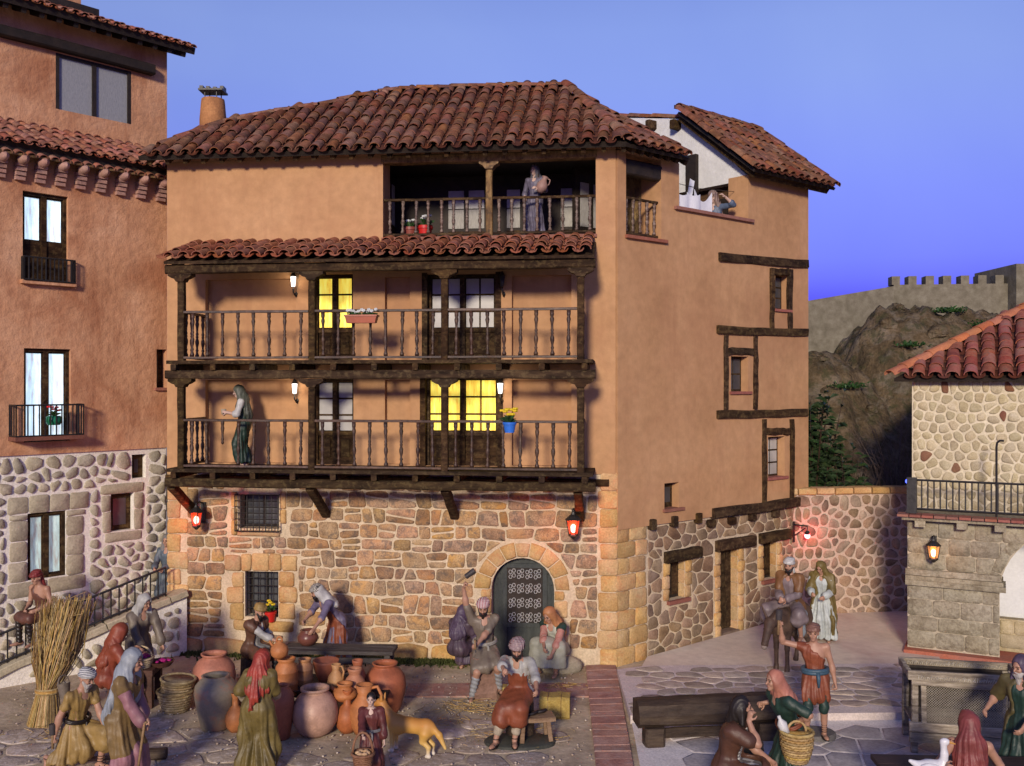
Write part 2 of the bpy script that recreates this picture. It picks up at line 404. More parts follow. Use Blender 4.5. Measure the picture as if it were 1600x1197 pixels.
def holed(s0, s1, z0, z1, holes, y0, y1, mb=None, top=None):
    """A wall slab with rectangular openings, reveals included: x along, y in, z up."""
    mb = mb or MB()
    xs = sorted({s0, s1, *[h[0] for h in holes], *[h[1] for h in holes]}); zs = sorted({z0, z1, *[h[2] for h in holes], *[h[3] for h in holes]})
    xs = [x for x in xs if s0 <= x <= s1]; zs = [z for z in zs if z0 <= z <= z1]
    # finer grid for a hand-made surface
    def solid(i, j):
        if not (0 <= i < len(xs) - 1 and 0 <= j < len(zs) - 1): return False
        cx, cz = (xs[i] + xs[i + 1]) / 2, (zs[j] + zs[j + 1]) / 2
        return not any(h[0] < cx < h[1] and h[2] < cz < h[3] for h in holes)
    for i in range(len(xs) - 1):
        for j in range(len(zs) - 1):
            if not solid(i, j): continue
            a, b, c, d = xs[i], xs[i + 1], zs[j], zs[j + 1]
            q = lambda p: mb.add(p, [(0, 1, 2, 3)])
            q([(a, y0, c), (b, y0, c), (b, y0, d), (a, y0, d)]); q([(b, y1, c), (a, y1, c), (a, y1, d), (b, y1, d)])
            if not solid(i - 1, j): q([(a, y1, c), (a, y0, c), (a, y0, d), (a, y1, d)])
            if not solid(i + 1, j): q([(b, y0, c), (b, y1, c), (b, y1, d), (b, y0, d)])
            if not solid(i, j - 1): q([(a, y1, c), (b, y1, c), (b, y0, c), (a, y0, c)])
            if not solid(i, j + 1): q([(a, y0, d), (b, y0, d), (b, y1, d), (a, y1, d)])
    return mb
def tile_mesh(name, mat, L=.42, r0=.105, r1=.085, th=.016, n=6, hgt=.78):
    """A barrel roof tile, hollow below: x across, y up the slope, wide end down."""
    mb = MB(); rows = []
    for (y, r) in ((0, r0), (L, r1)):
        for rr in (r, r - th): rows.append([(rr * math.cos(math.pi * k / n), y, rr * math.sin(math.pi * k / n) * hgt) for k in range(n + 1)])
    vs = [p for r in rows for p in r]; m = n + 1; fs = []
    for k in range(n):
        fs += [(0 * m + k, 0 * m + k + 1, 2 * m + k + 1, 2 * m + k), (1 * m + k + 1, 1 * m + k, 3 * m + k, 3 * m + k + 1), (0 * m + k, 1 * m + k, 1 * m + k + 1, 0 * m + k + 1), (2 * m + k + 1, 3 * m + k + 1, 3 * m + k, 2 * m + k)]
    fs += [(0, 2 * m, 3 * m, m), (n, m + n, 3 * m + n, 2 * m + n)]
    mb.add(vs, fs); me = mb.mesh(name, True)
    import bmesh
    bm = bmesh.new(); bm.from_mesh(me); bmesh.ops.recalc_face_normals(bm, faces=bm.faces); bm.to_mesh(me); bm.free()
    me.set_sharp_from_angle(angle=rad(50)); me.materials.append(mat); return me
def inside(p, poly):
    c = False; n = len(poly)
    for i in range(n):
        a, b = poly[i], poly[i - 1]
        if (a[1] > p[1]) != (b[1] > p[1]) and p[0] < (b[0] - a[0]) * (p[1] - a[1]) / (b[1] - a[1]) + a[0]: c = not c
    return c
class Slope:                                          # a tilted roof plane: origin on the eave, u along it, w up the slope
    def __init__(self, o, u, pitch, back):            # back: horizontal direction up the slope
        self.o = Vector(o); self.u = Vector(u).normalized(); b = Vector(back).normalized()
        b = (b - self.u * b.dot(self.u)).normalized()
        self.w = (b * math.cos(pitch) + Vector((0, 0, 1)) * math.sin(pitch)).normalized(); self.n = self.u.cross(self.w).normalized()
        if self.n.z < 0: self.n = -self.n
        self.M = Matrix(((self.u.x, self.w.x, self.n.x, self.o.x), (self.u.y, self.w.y, self.n.y, self.o.y), (self.u.z, self.w.z, self.n.z, self.o.z), (0, 0, 0, 1)))
    def px(self, u, v):
        d = Vector(((u - CX) / F, 1, (CY - v) / F)); c = Vector((0, 0, CAMH))
        t = (self.o - c).dot(self.n) / d.dot(self.n); p = c + d * t - self.o
        return (p.dot(self.u), p.dot(self.w))
    def loc(self, p): p = Vector(p) - self.o; return (p.dot(self.u), p.dot(self.w))
def tiled(sl, poly, parent, tile, chan, cap, name='roof_tile', pitch_u=.27, expo=.30, jit=.012, deck_mat=None, seam=None):
    """Cover tiles in columns up the slope, hollow channel tiles between them, a deck below."""
    us = [p[0] for p in poly]; ws = [p[1] for p in poly]; items = []; ch = MB()
    n = max(1, round((max(us) - min(us)) / pitch_u)); st = (max(us) - min(us)) / n
    cv = [v.co.copy() for v in chan.vertices]; cf = [tuple(p.vertices) for p in chan.polygons]
    for i in range(n + 1):
        for half in (0, 1):
            x = min(us) + st * (i + .5 * half); w = min(ws) - (.06 if not half else .03); j = 0
            while w < max(ws):
                c = (x, w + .14)
                if inside(c, poly):
                    if half:
                        L = T(x + random.uniform(-jit, jit), w + random.uniform(-jit, jit), .075 + .012 * (j % 2) + random.uniform(0, jit)) @ RZ(random.gauss(0, .035)) @ RX(-.045 + random.gauss(0, .012)) @ SC(random.uniform(.94, 1.06), 1, random.uniform(.9, 1.1))
                        items.append((tile, L))
                    else: ch.add(cv, cf, T(x, w, .10) @ RX(-.03))
                w += expo; j += 1
    items.sort(key=lambda t: t[1].translation.y)
    random_keep = pieces(name, items, tile.materials[0], parent, sl.M, cap)
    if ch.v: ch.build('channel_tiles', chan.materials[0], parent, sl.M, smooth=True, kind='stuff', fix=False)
    if deck_mat:
        n = len(poly); mb = MB(); mb.add([(x, y, .01) for x, y in poly] + [(x, y, -.05) for x, y in poly], [tuple(range(n)), tuple(reversed(range(n, 2 * n)))] + [(i, (i + 1) % n, n + (i + 1) % n, n + i) for i in range(n)])
        mb.build('roof_deck', deck_mat, parent, sl.M)
    return len(items)
# ------------------------------------------------------------------ shared materials
m_plaster = pm('plaster', [(.37, .205, .10), (.44, .25, .125), (.48, .28, .145)], .9, .7, .25, 60, stain=((.36, .18, .095), .45, .38), fine=.06, spec=.1, bdist=.012, streak=((.32, .16, .085), .32))
m_plaster2 = pm('old_plaster', [(.43, .21, .11), (.54, .285, .155), (.61, .35, .205)], .9, .9, .45, 7, stain=((.34, .135, .065), .8, .7), fine=.06, spec=.1, bdist=.07, streak=((.28, .11, .055), .6))
m_mortar = pm('mortar', [(.46, .36, .24), (.60, .49, .34)], .95, 3, .5, 40, spec=.1)
m_stone = pm('sandstone', [(.24, .145, .082), (.34, .215, .12), (.42, .285, .165)], .9, 4.5, .9, 26, rnd=.27, spec=.12, grime=((.13, .105, .085), 7, .65), stain=((.46, .25, .10), 3.2, .6), fine=.22)
m_quoin = pm('yellow_stone', [(.40, .24, .10), (.48, .31, .14), (.52, .37, .20)], .9, 3.5, .6, 26, rnd=.16, spec=.12, grime=((.42, .17, .06), 7, .45))
m_timber = pm('dark_timber', [(.014, .008, .004), (.036, .020, .010), (.075, .045, .02)], .8, 4, .5, 26, rnd=.2, stretch=(.6, 2.5, 2.5), grime=((.17, .12, .05), 12, .28), spec=.12)
m_timber2 = pm('worn_timber', [(.10, .055, .022), (.22, .13, .05), (.33, .22, .09)], .7, 5, .5, 30, rnd=.15, stretch=(2, 2, .6), grime=((.04, .025, .015), 11, .6))
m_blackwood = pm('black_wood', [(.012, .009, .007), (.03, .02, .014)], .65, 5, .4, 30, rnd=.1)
m_baluster = pm('turned_wood', [(.022, .012, .008), (.055, .028, .017), (.095, .052, .03)], .5, 12, .2, 40, rnd=.25, spec=.4)
m_palebal = pm('pale_turned_wood', [(.04, .024, .016), (.11, .07, .05), (.24, .18, .14)], .5, 14, .2, 40, rnd=.2, spec=.4)
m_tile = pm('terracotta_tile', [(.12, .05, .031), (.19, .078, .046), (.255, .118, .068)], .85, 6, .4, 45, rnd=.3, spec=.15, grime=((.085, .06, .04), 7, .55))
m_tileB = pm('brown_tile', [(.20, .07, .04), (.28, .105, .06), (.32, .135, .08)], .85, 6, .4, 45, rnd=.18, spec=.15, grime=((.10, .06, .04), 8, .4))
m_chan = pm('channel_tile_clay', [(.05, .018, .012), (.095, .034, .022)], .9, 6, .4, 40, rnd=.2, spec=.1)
m_chanB = pm('channel_clay', [(.17, .06, .035), (.25, .09, .05)], .9, 6, .4, 40, rnd=.2, spec=.1)
m_iron = pm('black_iron', [(.010, .009, .009), (.022, .02, .019)], .45, 10, .2, 60, spec=.4)
m_glass = pm('grey_pane', [(.30, .29, .27), (.46, .45, .42)], .35, 2, 0, 10, fine=0, spec=.3)
m_darkpane = pm('dark_pane', [(.03, .032, .036), (.06, .063, .07)], .4, 3, 0, 10, fine=0, spec=.6)
m_curtain = pm('lace_curtain', [(.26, .25, .23), (.40, .39, .36)], .8, 9, 0, 10, stretch=(6, 1, 1), fine=.1)
def lit(name, c, s, ns=3, stretch=(8, 1, 1)):
    return pm(name, [(c[0] * .8, c[1] * .55, c[2] * .5), c, tuple(min(1, x * 1.25 + .08) for x in c)], .5, ns, 0, 5, stretch=stretch, fine=.05, emit=(c, s))
m_yellow = lit('lit_yellow_pane', (.95, .70, .085), .75)
m_white = lit('lit_white_pane', (.62, .85, 1.0), .95)
m_white2 = lit('lit_pale_pane', (.50, .66, .62), .30)
m_whitewash = pm('whitewash', [(.55, .56, .55), (.70, .70, .68)], .9, 1.5, .35, 30, stain=((.5, .5, .47), 1.2, .4), fine=.05, spec=.1)
m_brick_sill = pm('sill_tile', [(.22, .08, .055), (.30, .12, .085)], .8, 8, .3, 40, rnd=.2)
t_tile = tile_mesh('roof_tile', m_tile, .44, .105, .088)
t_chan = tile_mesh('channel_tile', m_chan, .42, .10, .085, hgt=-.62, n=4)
t_awn = tile_mesh('awning_tile', m_tileB, .42, .105, .088)
t_awnch = tile_mesh('awning_channel', m_chanB, .42, .10, .085, hgt=-.62, n=4)

# ------------------------------------------------------------------ the tall house
FW = Wall((-6.54, 18.24), (1.863, 17.25)); RW = Wall((1.863, 17.25), (6.47, 21.10))
house = thing('town_house', 'tall orange plaster town house with stone ground floor and timber balconies', 'house', FW.M)
L8 = FW.len; ZP = 3.46; ZE = 9.28; RL = RW.len; ZPR = 2.46
win_hi = FW.rect(374, 436, 773, 826); win_lo = FW.rect(383, 435, 893, 964)
dr = FW.rect(768, 866, 872, 1024); door_c = ((dr[0] + dr[1]) / 2, dr[3] - (dr[1] - dr[0]) / 2); door_r = (dr[1] - dr[0]) / 2
doorhole = (dr[0], dr[1], -.2, dr[3])
# ground floor front: mortar core, then every stone
mb = holed(0, L8, -.3, ZP, [win_hi, win_lo, doorhole], 0, .5)
for sg in (-1, 1):                                     # the arch's spandrels
    pts = [(door_c[0] + sg * door_r, dr[3])] + [(door_c[0] + sg * door_r * math.cos(a), door_c[1] + door_r * math.sin(a)) for a in [i * math.pi / 16 for i in range(9)]]
    mb.prism(pts, .001, .499)
core = mb.build('stone_wall', m_mortar, house, FW.M)
quL, quR = FW.s(292), FW.s(934)
ws = FW.rect(352, 466, 866, 990); wsh = FW.rect(360, 447, 764, 836)
polys = rubble(quL, quR, .30, ZP - .06, (.19, .35), (.22, .56), .036, holes=[ws, wsh, (dr[0] - .27, dr[1] + .27, -.3, door_c[1])], circles=[(door_c[0], door_c[1], door_r + .33)])
stones('wall_stone', polys, m_stone, core, FW.M, .026, 0, 300, bev=.10, dome=.12)
base = []; s = .02                                     # the wide yellow base course
while s < L8 - .5:
    w = random.uniform(.5, .9)
    if not (s + w > dr[0] - .25 and s < dr[1] + .25): base.append(rough_rect(s, s + w - .05, random.uniform(-.12, -.05), .27 + random.uniform(-.03, .03), .03, .015))
    s += w
stones('base_stone', base, m_quoin, core, FW.M, .075, 0, 60)
q = []; z = .02; k = 0                                 # corner stones
while z < ZP - .1:
    h = random.uniform(.28, .36); q.append(rough_rect(-.01, quL - .06 + (.1 if k % 2 else -.05), z, z + h)); z += h; k += 1
stones('corner_stone', q, m_quoin, core, FW.M, .032, 0, 60, dome=.1, bev=.1)
q = []; z = -.03; k = 0; qr = []; sR = RW.s(1010)
while z < ZP - .05:
    h = random.uniform(.28, .36); h = min(h, ZP + .1 - z)
    q.append(rough_rect(quR + (0.0 if k % 2 else .04), L8 + .045, z, z + h)); c = sR * (.42 if k % 2 else .62)
    qr += [rough_rect(-.02, c, z, z + h), rough_rect(c, sR + random.uniform(-.06, .02), z, z + h)]; z += h; k += 1
stones('corner_stone', q, m_quoin, core, FW.M, .032, 0, 60, dome=.1, bev=.1)
stones('corner_stone', qr, m_quoin, core, RW.M, .032, 0, 60, dome=.1, bev=.1)
v = []                                                  # arch stones and jambs
for i in range(9): v.append(inset(ring_poly(door_c, door_r + .005, door_r + .31 + random.uniform(-.03, .03), math.pi * i / 9, math.pi * (i + 1) / 9), .012))
for sg in (-1, 1):
    z = .02; k = 0
    while z < door_c[1] - .02:
        h = min(random.uniform(.25, .34), door_c[1] - z); w = .25 if k % 2 else .19
        x0, x1 = (dr[1], dr[1] + w) if sg > 0 else (dr[0] - w, dr[0]); v.append(rough_rect(x0, x1, z, z + h)); z += h; k += 1
lint = [FW.rect(a, b, c, d) for a, b, c, d in ((352, 377, 867, 892), (377, 394, 865, 892), (394, 421, 863, 892), (421, 441, 865, 892), (441, 465, 868, 892),
        (363, 382, 893, 917), (355, 382, 917, 942), (359, 382, 942, 968), (436, 460, 893, 916), (436, 465, 916, 942), (436, 462, 942, 967), (402, 459, 969, 987), (365, 401, 968, 985))]
v += [rough_rect(*r) for r in lint]
for a, b, c, d in ((362, 371, 768, 792), (362, 371, 793, 812), (362, 371, 812, 836), (438, 448, 768, 795), (438, 448, 796, 818), (371, 438, 828, 838)): v.append(rough_rect(*FW.rect(a, b, c, d), .006, .005))
stones('dressed_stone', [p for p in v if len(p) > 2], m_quoin, core, FW.M, .045, 0, 90)
# arched door
m_door = pm('green_black_door', [(.022, .028, .026), (.045, .052, .047)], .55, 6, .35, 40, spec=.4, stretch=(3, 3, .7))
arc = [(door_c[0] + door_r * math.cos(math.pi * i / 16), door_c[1] + door_r * math.sin(math.pi * i / 16)) for i in range(17)]
mb = MB().prism([(dr[1], 0)] + arc + [(dr[0], 0)], .20, .28)
door = mb.build('arched_door', m_door, house, FW.M)
lw = FW.rect(792, 845, 892, 976); mb = MB()
for a, b, c, d in ((lw[0] - .10, lw[0] - .02, lw[2] - .35, lw[3] + .10), (lw[1] + .02, lw[1] + .10, lw[2] - .35, lw[3] + .10), (lw[0] - .02, lw[1] + .02, lw[3] + .02, lw[3] + .10), (lw[0] - .02, lw[1] + .02, lw[2] - .09, lw[2] - .01)): mb.box(a, b, .165, .20, c, d)
mb.build('leaf_frame', m_door, door, FW.M)
MB().box(lw[0] - .015, lw[1] + .015, .18, .196, lw[2] - .01, lw[3] + .02).build('dark_pane', m_blackwood, door, FW.M)
m_lattice = pm('white_lattice_metal', [(.42, .43, .42), (.6, .6, .58)], .4, 12, 0, 20, spec=.5)
mb = MB()
for c in range(4):
    for rr in range(11):
        if rr % 3 == 2: continue
        for o in (-1, 1):
            x = lw[0] + (lw[1] - lw[0]) * (c + .5) / 4 + o * .032; z = lw[2] + (lw[3] - lw[2]) * (rr + .5) / 11 + (o * .012)
            mb.tube([(x + .03 * math.cos(a), .165, z + .036 * math.sin(a)) for a in [i * math.pi / 3 for i in range(6)]], .0055, 4, closed=True)
mb.build('lattice', m_lattice, door, FW.M, kind='stuff')
mb = MB()
for i in range(15):
    a = math.pi * (i + .5) / 15; mb.ball((door_c[0] + (door_r - .06) * math.cos(a), .195, door_c[1] + (door_r - .06) * math.sin(a)), .014, 6, 4)
mb.build('door_studs', m_iron, door, FW.M)
MB().box(dr[0] - .02, dr[1] + .02, -.1, .5, -.1, .03).build('door_step', m_stone, house, FW.M)
# barred windows
def barred(parent, r, M, proud, nv, nh, out=0.0, name='barred_window'):
    w = MB(); w.box(r[0], r[1], .30, .33, r[2], r[3]); o = w.build(name, m_darkpane, parent, M)
    f = MB(); t = .05
    for a, b, c, d in ((r[0], r[0] + t, r[2], r[3]), (r[1] - t, r[1], r[2], r[3]), (r[0] + t, r[1] - t, r[3] - t, r[3]), (r[0] + t, r[1] - t, r[2], r[2] + t), ((r[0] + r[1]) / 2 - .02, (r[0] + r[1]) / 2 + .02, r[2] + t, r[3] - t)): f.box(a, b, .26, .298, c, d)
    f.build('frame', m_blackwood, o, M)
    g = MB(); x0, x1, z0, z1 = r[0] - out, r[1] + out, r[2] - out, r[3] + out * .3
    for i in range(nv): x = x0 + (x1 - x0) * i / (nv - 1); g.tube([(x, -proud, z0), (x, -proud, z1)], .011, 5)
    for i in range(nh): z = z0 + (z1 - z0) * i / (nh - 1); g.tube([(x0, -proud, z), (x1, -proud, z)], .011, 5)
    if proud > 0:
        for x in (x0, x1):
            for z in (z0, z1): g.tube([(x, -proud, z), (x, .02, z)], .011, 5)
    g.build('grille', m_iron, o, M); return o
barred(house, win_hi, FW.M, .14, 8, 7, .03); barred(house, win_lo, FW.M, -.1, 6, 7)
# upper front wall
b1 = 0.0
lo = lambda a, b, c, d: FW.rect(a, b, c, d)
d_ul, d_ur, d_ll, d_lr = lo(489, 552, 428, 553), lo(667, 776, 428, 553), lo(489, 553, 592, 722), lo(664, 779, 588, 722)
Z1, Z2 = 3.58, 5.50                                     # the two balcony floors
fix = lambda r, z: (r[0], r[1], z, r[3])
d_ul, d_ur, d_ll, d_lr = fix(d_ul, Z2), fix(d_ur, Z2), fix(d_ll, Z1), fix(d_lr, Z1)
nz2, nz1 = 7.05, 5.16
nich = []
for a, b in ((322, 463), (602, 641), (800, 893)):
    s0, s1 = FW.s(a), FW.s(b); nich += [(s0, s1, Z2 + .02, nz2), (s0, s1, Z1 + .02, nz1)]
log = lo(599, 931, 238, 369)
sidepil = L8
mb = holed(0, L8, ZP, ZE, [d_ul, d_ur, d_ll, d_lr, log] + nich, -.03, .5)
for n in nich: mb.box(n[0] + .001, n[1] - .001, .10, .45, n[2] + .001, n[3] - .001)
pw = mb.build('plaster_wall', m_plaster, house, FW.M)
MB().box(.41, L8 - .6, .501, .56, 0, log[2] - .2).build('dark_backing', m_blackwood, house, FW.M)  # added dark backing panel, keeps sky from showing through the door gaps
# doors with panes
def glazed_door(r, pane, ncol, rows, y=.16, name='balcony_door', M=FW.M, parent=house, split=.36, mats=(m_timber, m_blackwood), center=True):
    s0, s1, z0, z1 = r; f = MB(); t = .06; c = (s0 + s1) / 2
    for a, b in ((s0, s0 + t), (s1 - t, s1)): f.box(a, b, y - .06, y + .05, z0, z1)
    f.box(s0 + t, s1 - t, y - .06, y + .05, z1 - t, z1)
    zm = z0 + (z1 - z0) * split
    if center: f.box(c - .045, c + .045, y - .075, y + .03, z0, z1 - t)
    f.box(s0 + t, s1 - t, y - .03, y + .03, zm - .04, zm + .04); f.box(s0 + t, s1 - t, y - .03, y + .03, z0, z0 + .08)
    o = f.build(name, mats[0], parent, M)
    pn = MB()
    halves = ((s0 + t, c - .045), (c + .045, s1 - t)) if center else ((s0 + t, s1 - t),)
    for a, b in halves:
        pn.box(a, b, y, y + .03, z0 + .08, zm - .04); w = b - a; pn.box(a + w * .22, b - w * .22, y - .025, y, z0 + .14, zm - .10)
    pn.build('panel', m_timber, o, M)
    for a, b in halves:
        for i in range(ncol):
            for j in range(rows):
                x0 = a + (b - a) * i / ncol; x1 = a + (b - a) * (i + 1) / ncol; q0 = zm + .04 + (z1 - t - zm - .04) * j / rows; q1 = zm + .04 + (z1 - t - zm - .04) * (j + 1) / rows
                MB().box(x0 + .015, x1 - .015, y, y + .012, q0 + .015, q1 - .015).build('pane', pane, o, M)
    mu = MB()
    for a, b in halves:
        for j in range(1, rows): z = zm + .04 + (z1 - t - zm - .04) * j / rows; mu.box(a, b, y - .015, y - .001, z - .016, z + .016)
        for i in range(1, ncol): x = a + (b - a) * i / ncol; mu.box(x - .012, x + .012, y - .016, y - .002, zm + .04, z1 - t)
        for x in (a, b): mu.box(x - .012 if x == b else x, x if x == b else x + .012, y - .017, y - .003, zm + .04, z1 - t)
    mu.build('muntins', m_timber, o, M); return o
glazed_door(d_ul, m_yellow, 1, 3); glazed_door(d_ll, m_glass, 1, 3)
def wide_door(r, pane):
    o = glazed_door(r, pane, 2, 3)
    for x in (r[0] - .035, r[1] + .035): MB().box(x - .05, x + .05, -.05, .10, r[2], r[3] + .02).build('jamb', m_timber, o, FW.M)
wide_door(d_ur, m_glass); wide_door(d_lr, m_yellow)
# ------------------------------------------------------------------ balconies
BD = 1.10                                              # how far they stand out
prof = [(.030, 0), (.034, .05), (.022, .09), (.017, .13), (.026, .17), (.017, .2), (.017, .24), (.03, .33), (.031, .39), (.017, .46), (.026, .49), (.017, .52), (.026, .56), (.017, .6), (.02, .7), (.032, .8), (.022, .86), (.03, .9), (.03, 1.0)]
def bal_mesh(name, mat, n=6):
    me = MB().lathe(prof, n).mesh(name, True); me.materials.append(mat); return me
me_bal = bal_mesh('baluster', m_baluster); me_pale = bal_mesh('baluster', m_palebal)
def put(name, me, parent, M):
    o = bpy.data.objects.new(name, me); return link(o, parent, M)
sB0, sB1 = FW.s(266, BD), FW.s(921, BD)
posts = [FW.s(u, BD) for u in (281, 486, 694, 907)]
def railing(parent, s0, s1, z0, z1, y, n, me, M, mat, rr=.03, skip=(), ends=True):
    MB().beam((s0, y, z1), (s1, y, z1), .055, .045, .003, 6).build('hand_rail', mat, parent, M)
    MB().beam((s0, y, z0), (s1, y, z0), .055, .04, .003, 6).build('bottom_rail', mat, parent, M)
    for i in range(n):
        if i in skip: continue
        x = s0 + (s1 - s0) * (i + .5) / n + random.uniform(-.01, .01)
        put('baluster', me, parent, M @ T(x, y, z0 + .02) @ RY(random.gauss(0, .012)) @ SC(1.15, 1.15, z1 - z0 - .04))
def balcony(zf, zc, skips, name):
    """zf floor level, zc underside of the beam above"""
    fl = MB()
    for k in range(5): fl.box(sB0 - .06, sB1 + .06, -BD - .04 + k * (BD + .04) / 5 + .004, -BD - .04 + (k + 1) * (BD + .04) / 5 - .004, zf - .06, zf - .001 * k)
    o = fl.build(name, m_timber, house, FW.M)
    for i in range(11):
        x = sB0 + .08 + (sB1 - sB0 - .16) * i / 10; MB().beam((x, -BD - .05, zf - .12), (x, -.04, zf - .12), .10, .11, .004, 3).build('joist', m_timber, o, FW.M)
    MB().beam((sB0 - .10, -BD + .06, zf - .25), (sB1 + .10, -BD + .06, zf - .25), .15, .15, .008, 14).build('front_beam', m_timber, o, FW.M)
    for x in posts:
        zb = zf; MB().beam((x, -BD + .07, zb), (x, -BD + .07, zc - .12), .12, .12, .004, 5, up=(0, 1, 0)).build('post', m_timber, o, FW.M)
        c = MB(); c.prism([(x - .22, zc), (x - .22, zc - .045), (x - .15, zc - .085), (x - .10, zc - .10), (x - .068, zc - .15), (x + .068, zc - .15), (x + .10, zc - .10), (x + .15, zc - .085), (x + .22, zc - .045), (x + .22, zc)], -BD - .02, -BD + .16)
        c.build('capital', m_timber, o, FW.M)
    zr0, zr1 = zf + .05, zf + .86
    for b in range(3):
        railing(o, posts[b] + .06, posts[b + 1] - .06, zr0, zr1, -BD + .04, 8 if b < 2 else 8, me_bal, FW.M, m_baluster, skip=skips.get(b, ()))
    for x in (posts[0], posts[3]):                       # the short ends
        Ms = FW.M @ T(x, 0, 0) @ RZ(rad(90)); railing(o, -BD + .12, -.06, zr0, zr1, 0, 4, me_bal, Ms, m_baluster)
    return o
bal1 = balcony(Z1, Z2 - .325, {0: (2,)}, 'balcony'); bal2 = balcony(Z2, 7.05, {}, 'balcony')
s = posts[0] + .06 + (posts[1] - posts[0] - .12) * 2.5 / 8                          # a baluster snapped half way
br = MB().lathe([(r * 1.15, .81 - z * .81) for r, z in reversed(prof) if z > .45] + [(.004, .81 - .36)], 6)
me = br.mesh('broken_baluster', True); me.materials.append(m_baluster)
put('broken_baluster', me, bal1, FW.M @ T(s, -BD + .04, Z1 + .07 + .81) @ SC(1, 1, -1) @ T(0, 0, -.0))
# head beam and tiled awning over the upper balcony
MB().beam((sB0 - .10, -BD + .06, 7.05 + .08), (sB1 + .10, -BD + .06, 7.05 + .08), .15, .16, .008, 14).build('head_beam', m_timber, house, FW.M)
aw = Slope(FW.w(sB0 - .08, 7.27, BD + .10), (FW.e.x, FW.e.y, 0), math.atan2(.36, BD), (-FW.n.x, -FW.n.y, 0))
awl = math.hypot(BD + .10, .36)
awning = MB().box(0, sB1 - sB0 + .16, 0, awl, -.07, -.02).build('awning', m_timber, house, aw.M)
tiled(aw, [(0, 0), (sB1 - sB0 + .16, 0), (sB1 - sB0 + .16, awl), (0, awl)], awning, t_awn, t_awnch, 130, 'awning_tile', .262, .34, .018)
for i in range(14):
    x = .12 + (sB1 - sB0 - .1) * i / 13; MB().beam((x, .12, -.12), (x, awl - .05, -.12), .07, .09, .004, 2).build('rafter', m_timber, awning, aw.M)
# knee braces under the lower balcony
for u in (286, 497, 703, 905):
    x = FW.s(u, .5)
    MB().beam((x, -.02, Z1 - .92), (x, -BD + .16, Z1 - .33), .13, .15, .006, 4, up=(1, 0, 0)).build('knee_brace', m_timber, house, FW.M)
MB().beam((.0, -.05, Z1 - .27), (L8 - .12, -.05, Z1 - .27), .12, .12, .006, 10).build('wall_plate', m_timber, house, FW.M)
# ------------------------------------------------------------------ loggia on the top floor
lg = MB(); zL, zT = log[2], ZE; d2 = 1.75
room = MB(); room.box(log[0] - .3, L8 - .1, .5, d2 + .1, zL - .15, zL); room.box(log[0] - .3, L8 + 1.2, d2, d2 + .15, zL - .1, zT); room.box(log[0] - .35, log[0] - .2, .5, d2, zL, zT)
room.box(log[0] - .3, L8 - .2, .45, d2 + .1, zT - .02, zT + .05)
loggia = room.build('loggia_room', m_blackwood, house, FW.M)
MB().beam((log[0] - .03, .06, log[3] - .09), (log[1] + .02, .06, log[3] - .09), .22, .15, .008, 10).build('lintel_beam', m_timber2, house, FW.M)
cs = FW.s(764)
c = MB(); c.beam((cs, .06, zL), (cs, .06, log[3] - .27), .12, .12, .004, 5, up=(0, 1, 0))
zc = log[3] - .165; c.prism([(cs - .18, zc), (cs - .18, zc - .04), (cs - .11, zc - .08), (cs - .066, zc - .14), (cs + .066, zc - .14), (cs + .11, zc - .08), (cs + .18, zc - .04), (cs + .18, zc)], -.05, .17)
c.build('loggia_column', m_timber2, house, FW.M)
for a, b in ((log[0], cs - .06), (cs + .06, log[1])): railing(loggia, a, b, zL + .06, zL + .70, .05, 8, me_pale, FW.M, m_timber, skip=())
MB().box(log[0] - .02, log[1] + .02, -.075, .3, zL - .06, zL - .001).build('loggia_sill', m_brick_sill, house, FW.M)
for u0, u1 in ((697, 762), (788, 846), (872, 930)):
    s0, s1 = FW.s(u0, -d2), FW.s(u1, -d2); o = MB().box(s0, s1, d2 - .05, d2 - .002, zL + .03, zT - .35).build('loggia_door', m_blackwood, house, FW.M)
    c2 = (s0 + s1) / 2
    for a, b in ((s0 + .06, c2 - .05), (c2 + .05, s1 - .06)):
        MB().box(a, b, d2 - .065, d2 - .051, zL + .82, zL + 1.18).build('pane', m_glass, o, FW.M); MB().box(a, b, d2 - .066, d2 - .052, zL + .42, zL + .80).build('curtain', m_curtain, o, FW.M)
        MB().box(a, b, d2 - .075, d2 - .051, zL + .08, zL + .36).build('panel', m_timber, o, FW.M)
sx = log[0] - .19
for y0 in (.75, 1.15):
    o = MB().box(sx - .005, sx + .05, y0, y0 + .34, zL + .05, zT - .3).build('side_shutter', m_timber, house, FW.M)
    MB().box(sx + .051, sx + .06, y0 + .06, y0 + .28, zL + .45, zL + 1.25).build('curtain', m_curtain, o, FW.M)
# ------------------------------------------------------------------ the side wall
sideop = RW.rect(975, 1030, 236, 372); sideop = (sideop[0], sideop[1], zL, ZE)
terS0, terS1 = RW.s(1058), RW.s(1166); terZ = RW.sz(1110, 338)[1]; ZE2 = RW.sz(1230, 288)[1]
sw = {}
for k, a in dict(w1=(1208, 1229, 430, 484), w2=(1139, 1166, 557, 612), w3=(1197, 1223, 682, 745), w4=(1035, 1060, 754, 794)).items(): sw[k] = RW.rect(*a)
mb = holed(0.002, terS0, ZPR, ZE, [sideop, sw['w4']], -.05, .45)
holed(terS0, terS1, ZPR, terZ, [sw['w2']], -.05, .45, mb); holed(terS1, RL, ZPR, ZE2, [sw['w1'], sw['w3']], -.05, .45, mb)
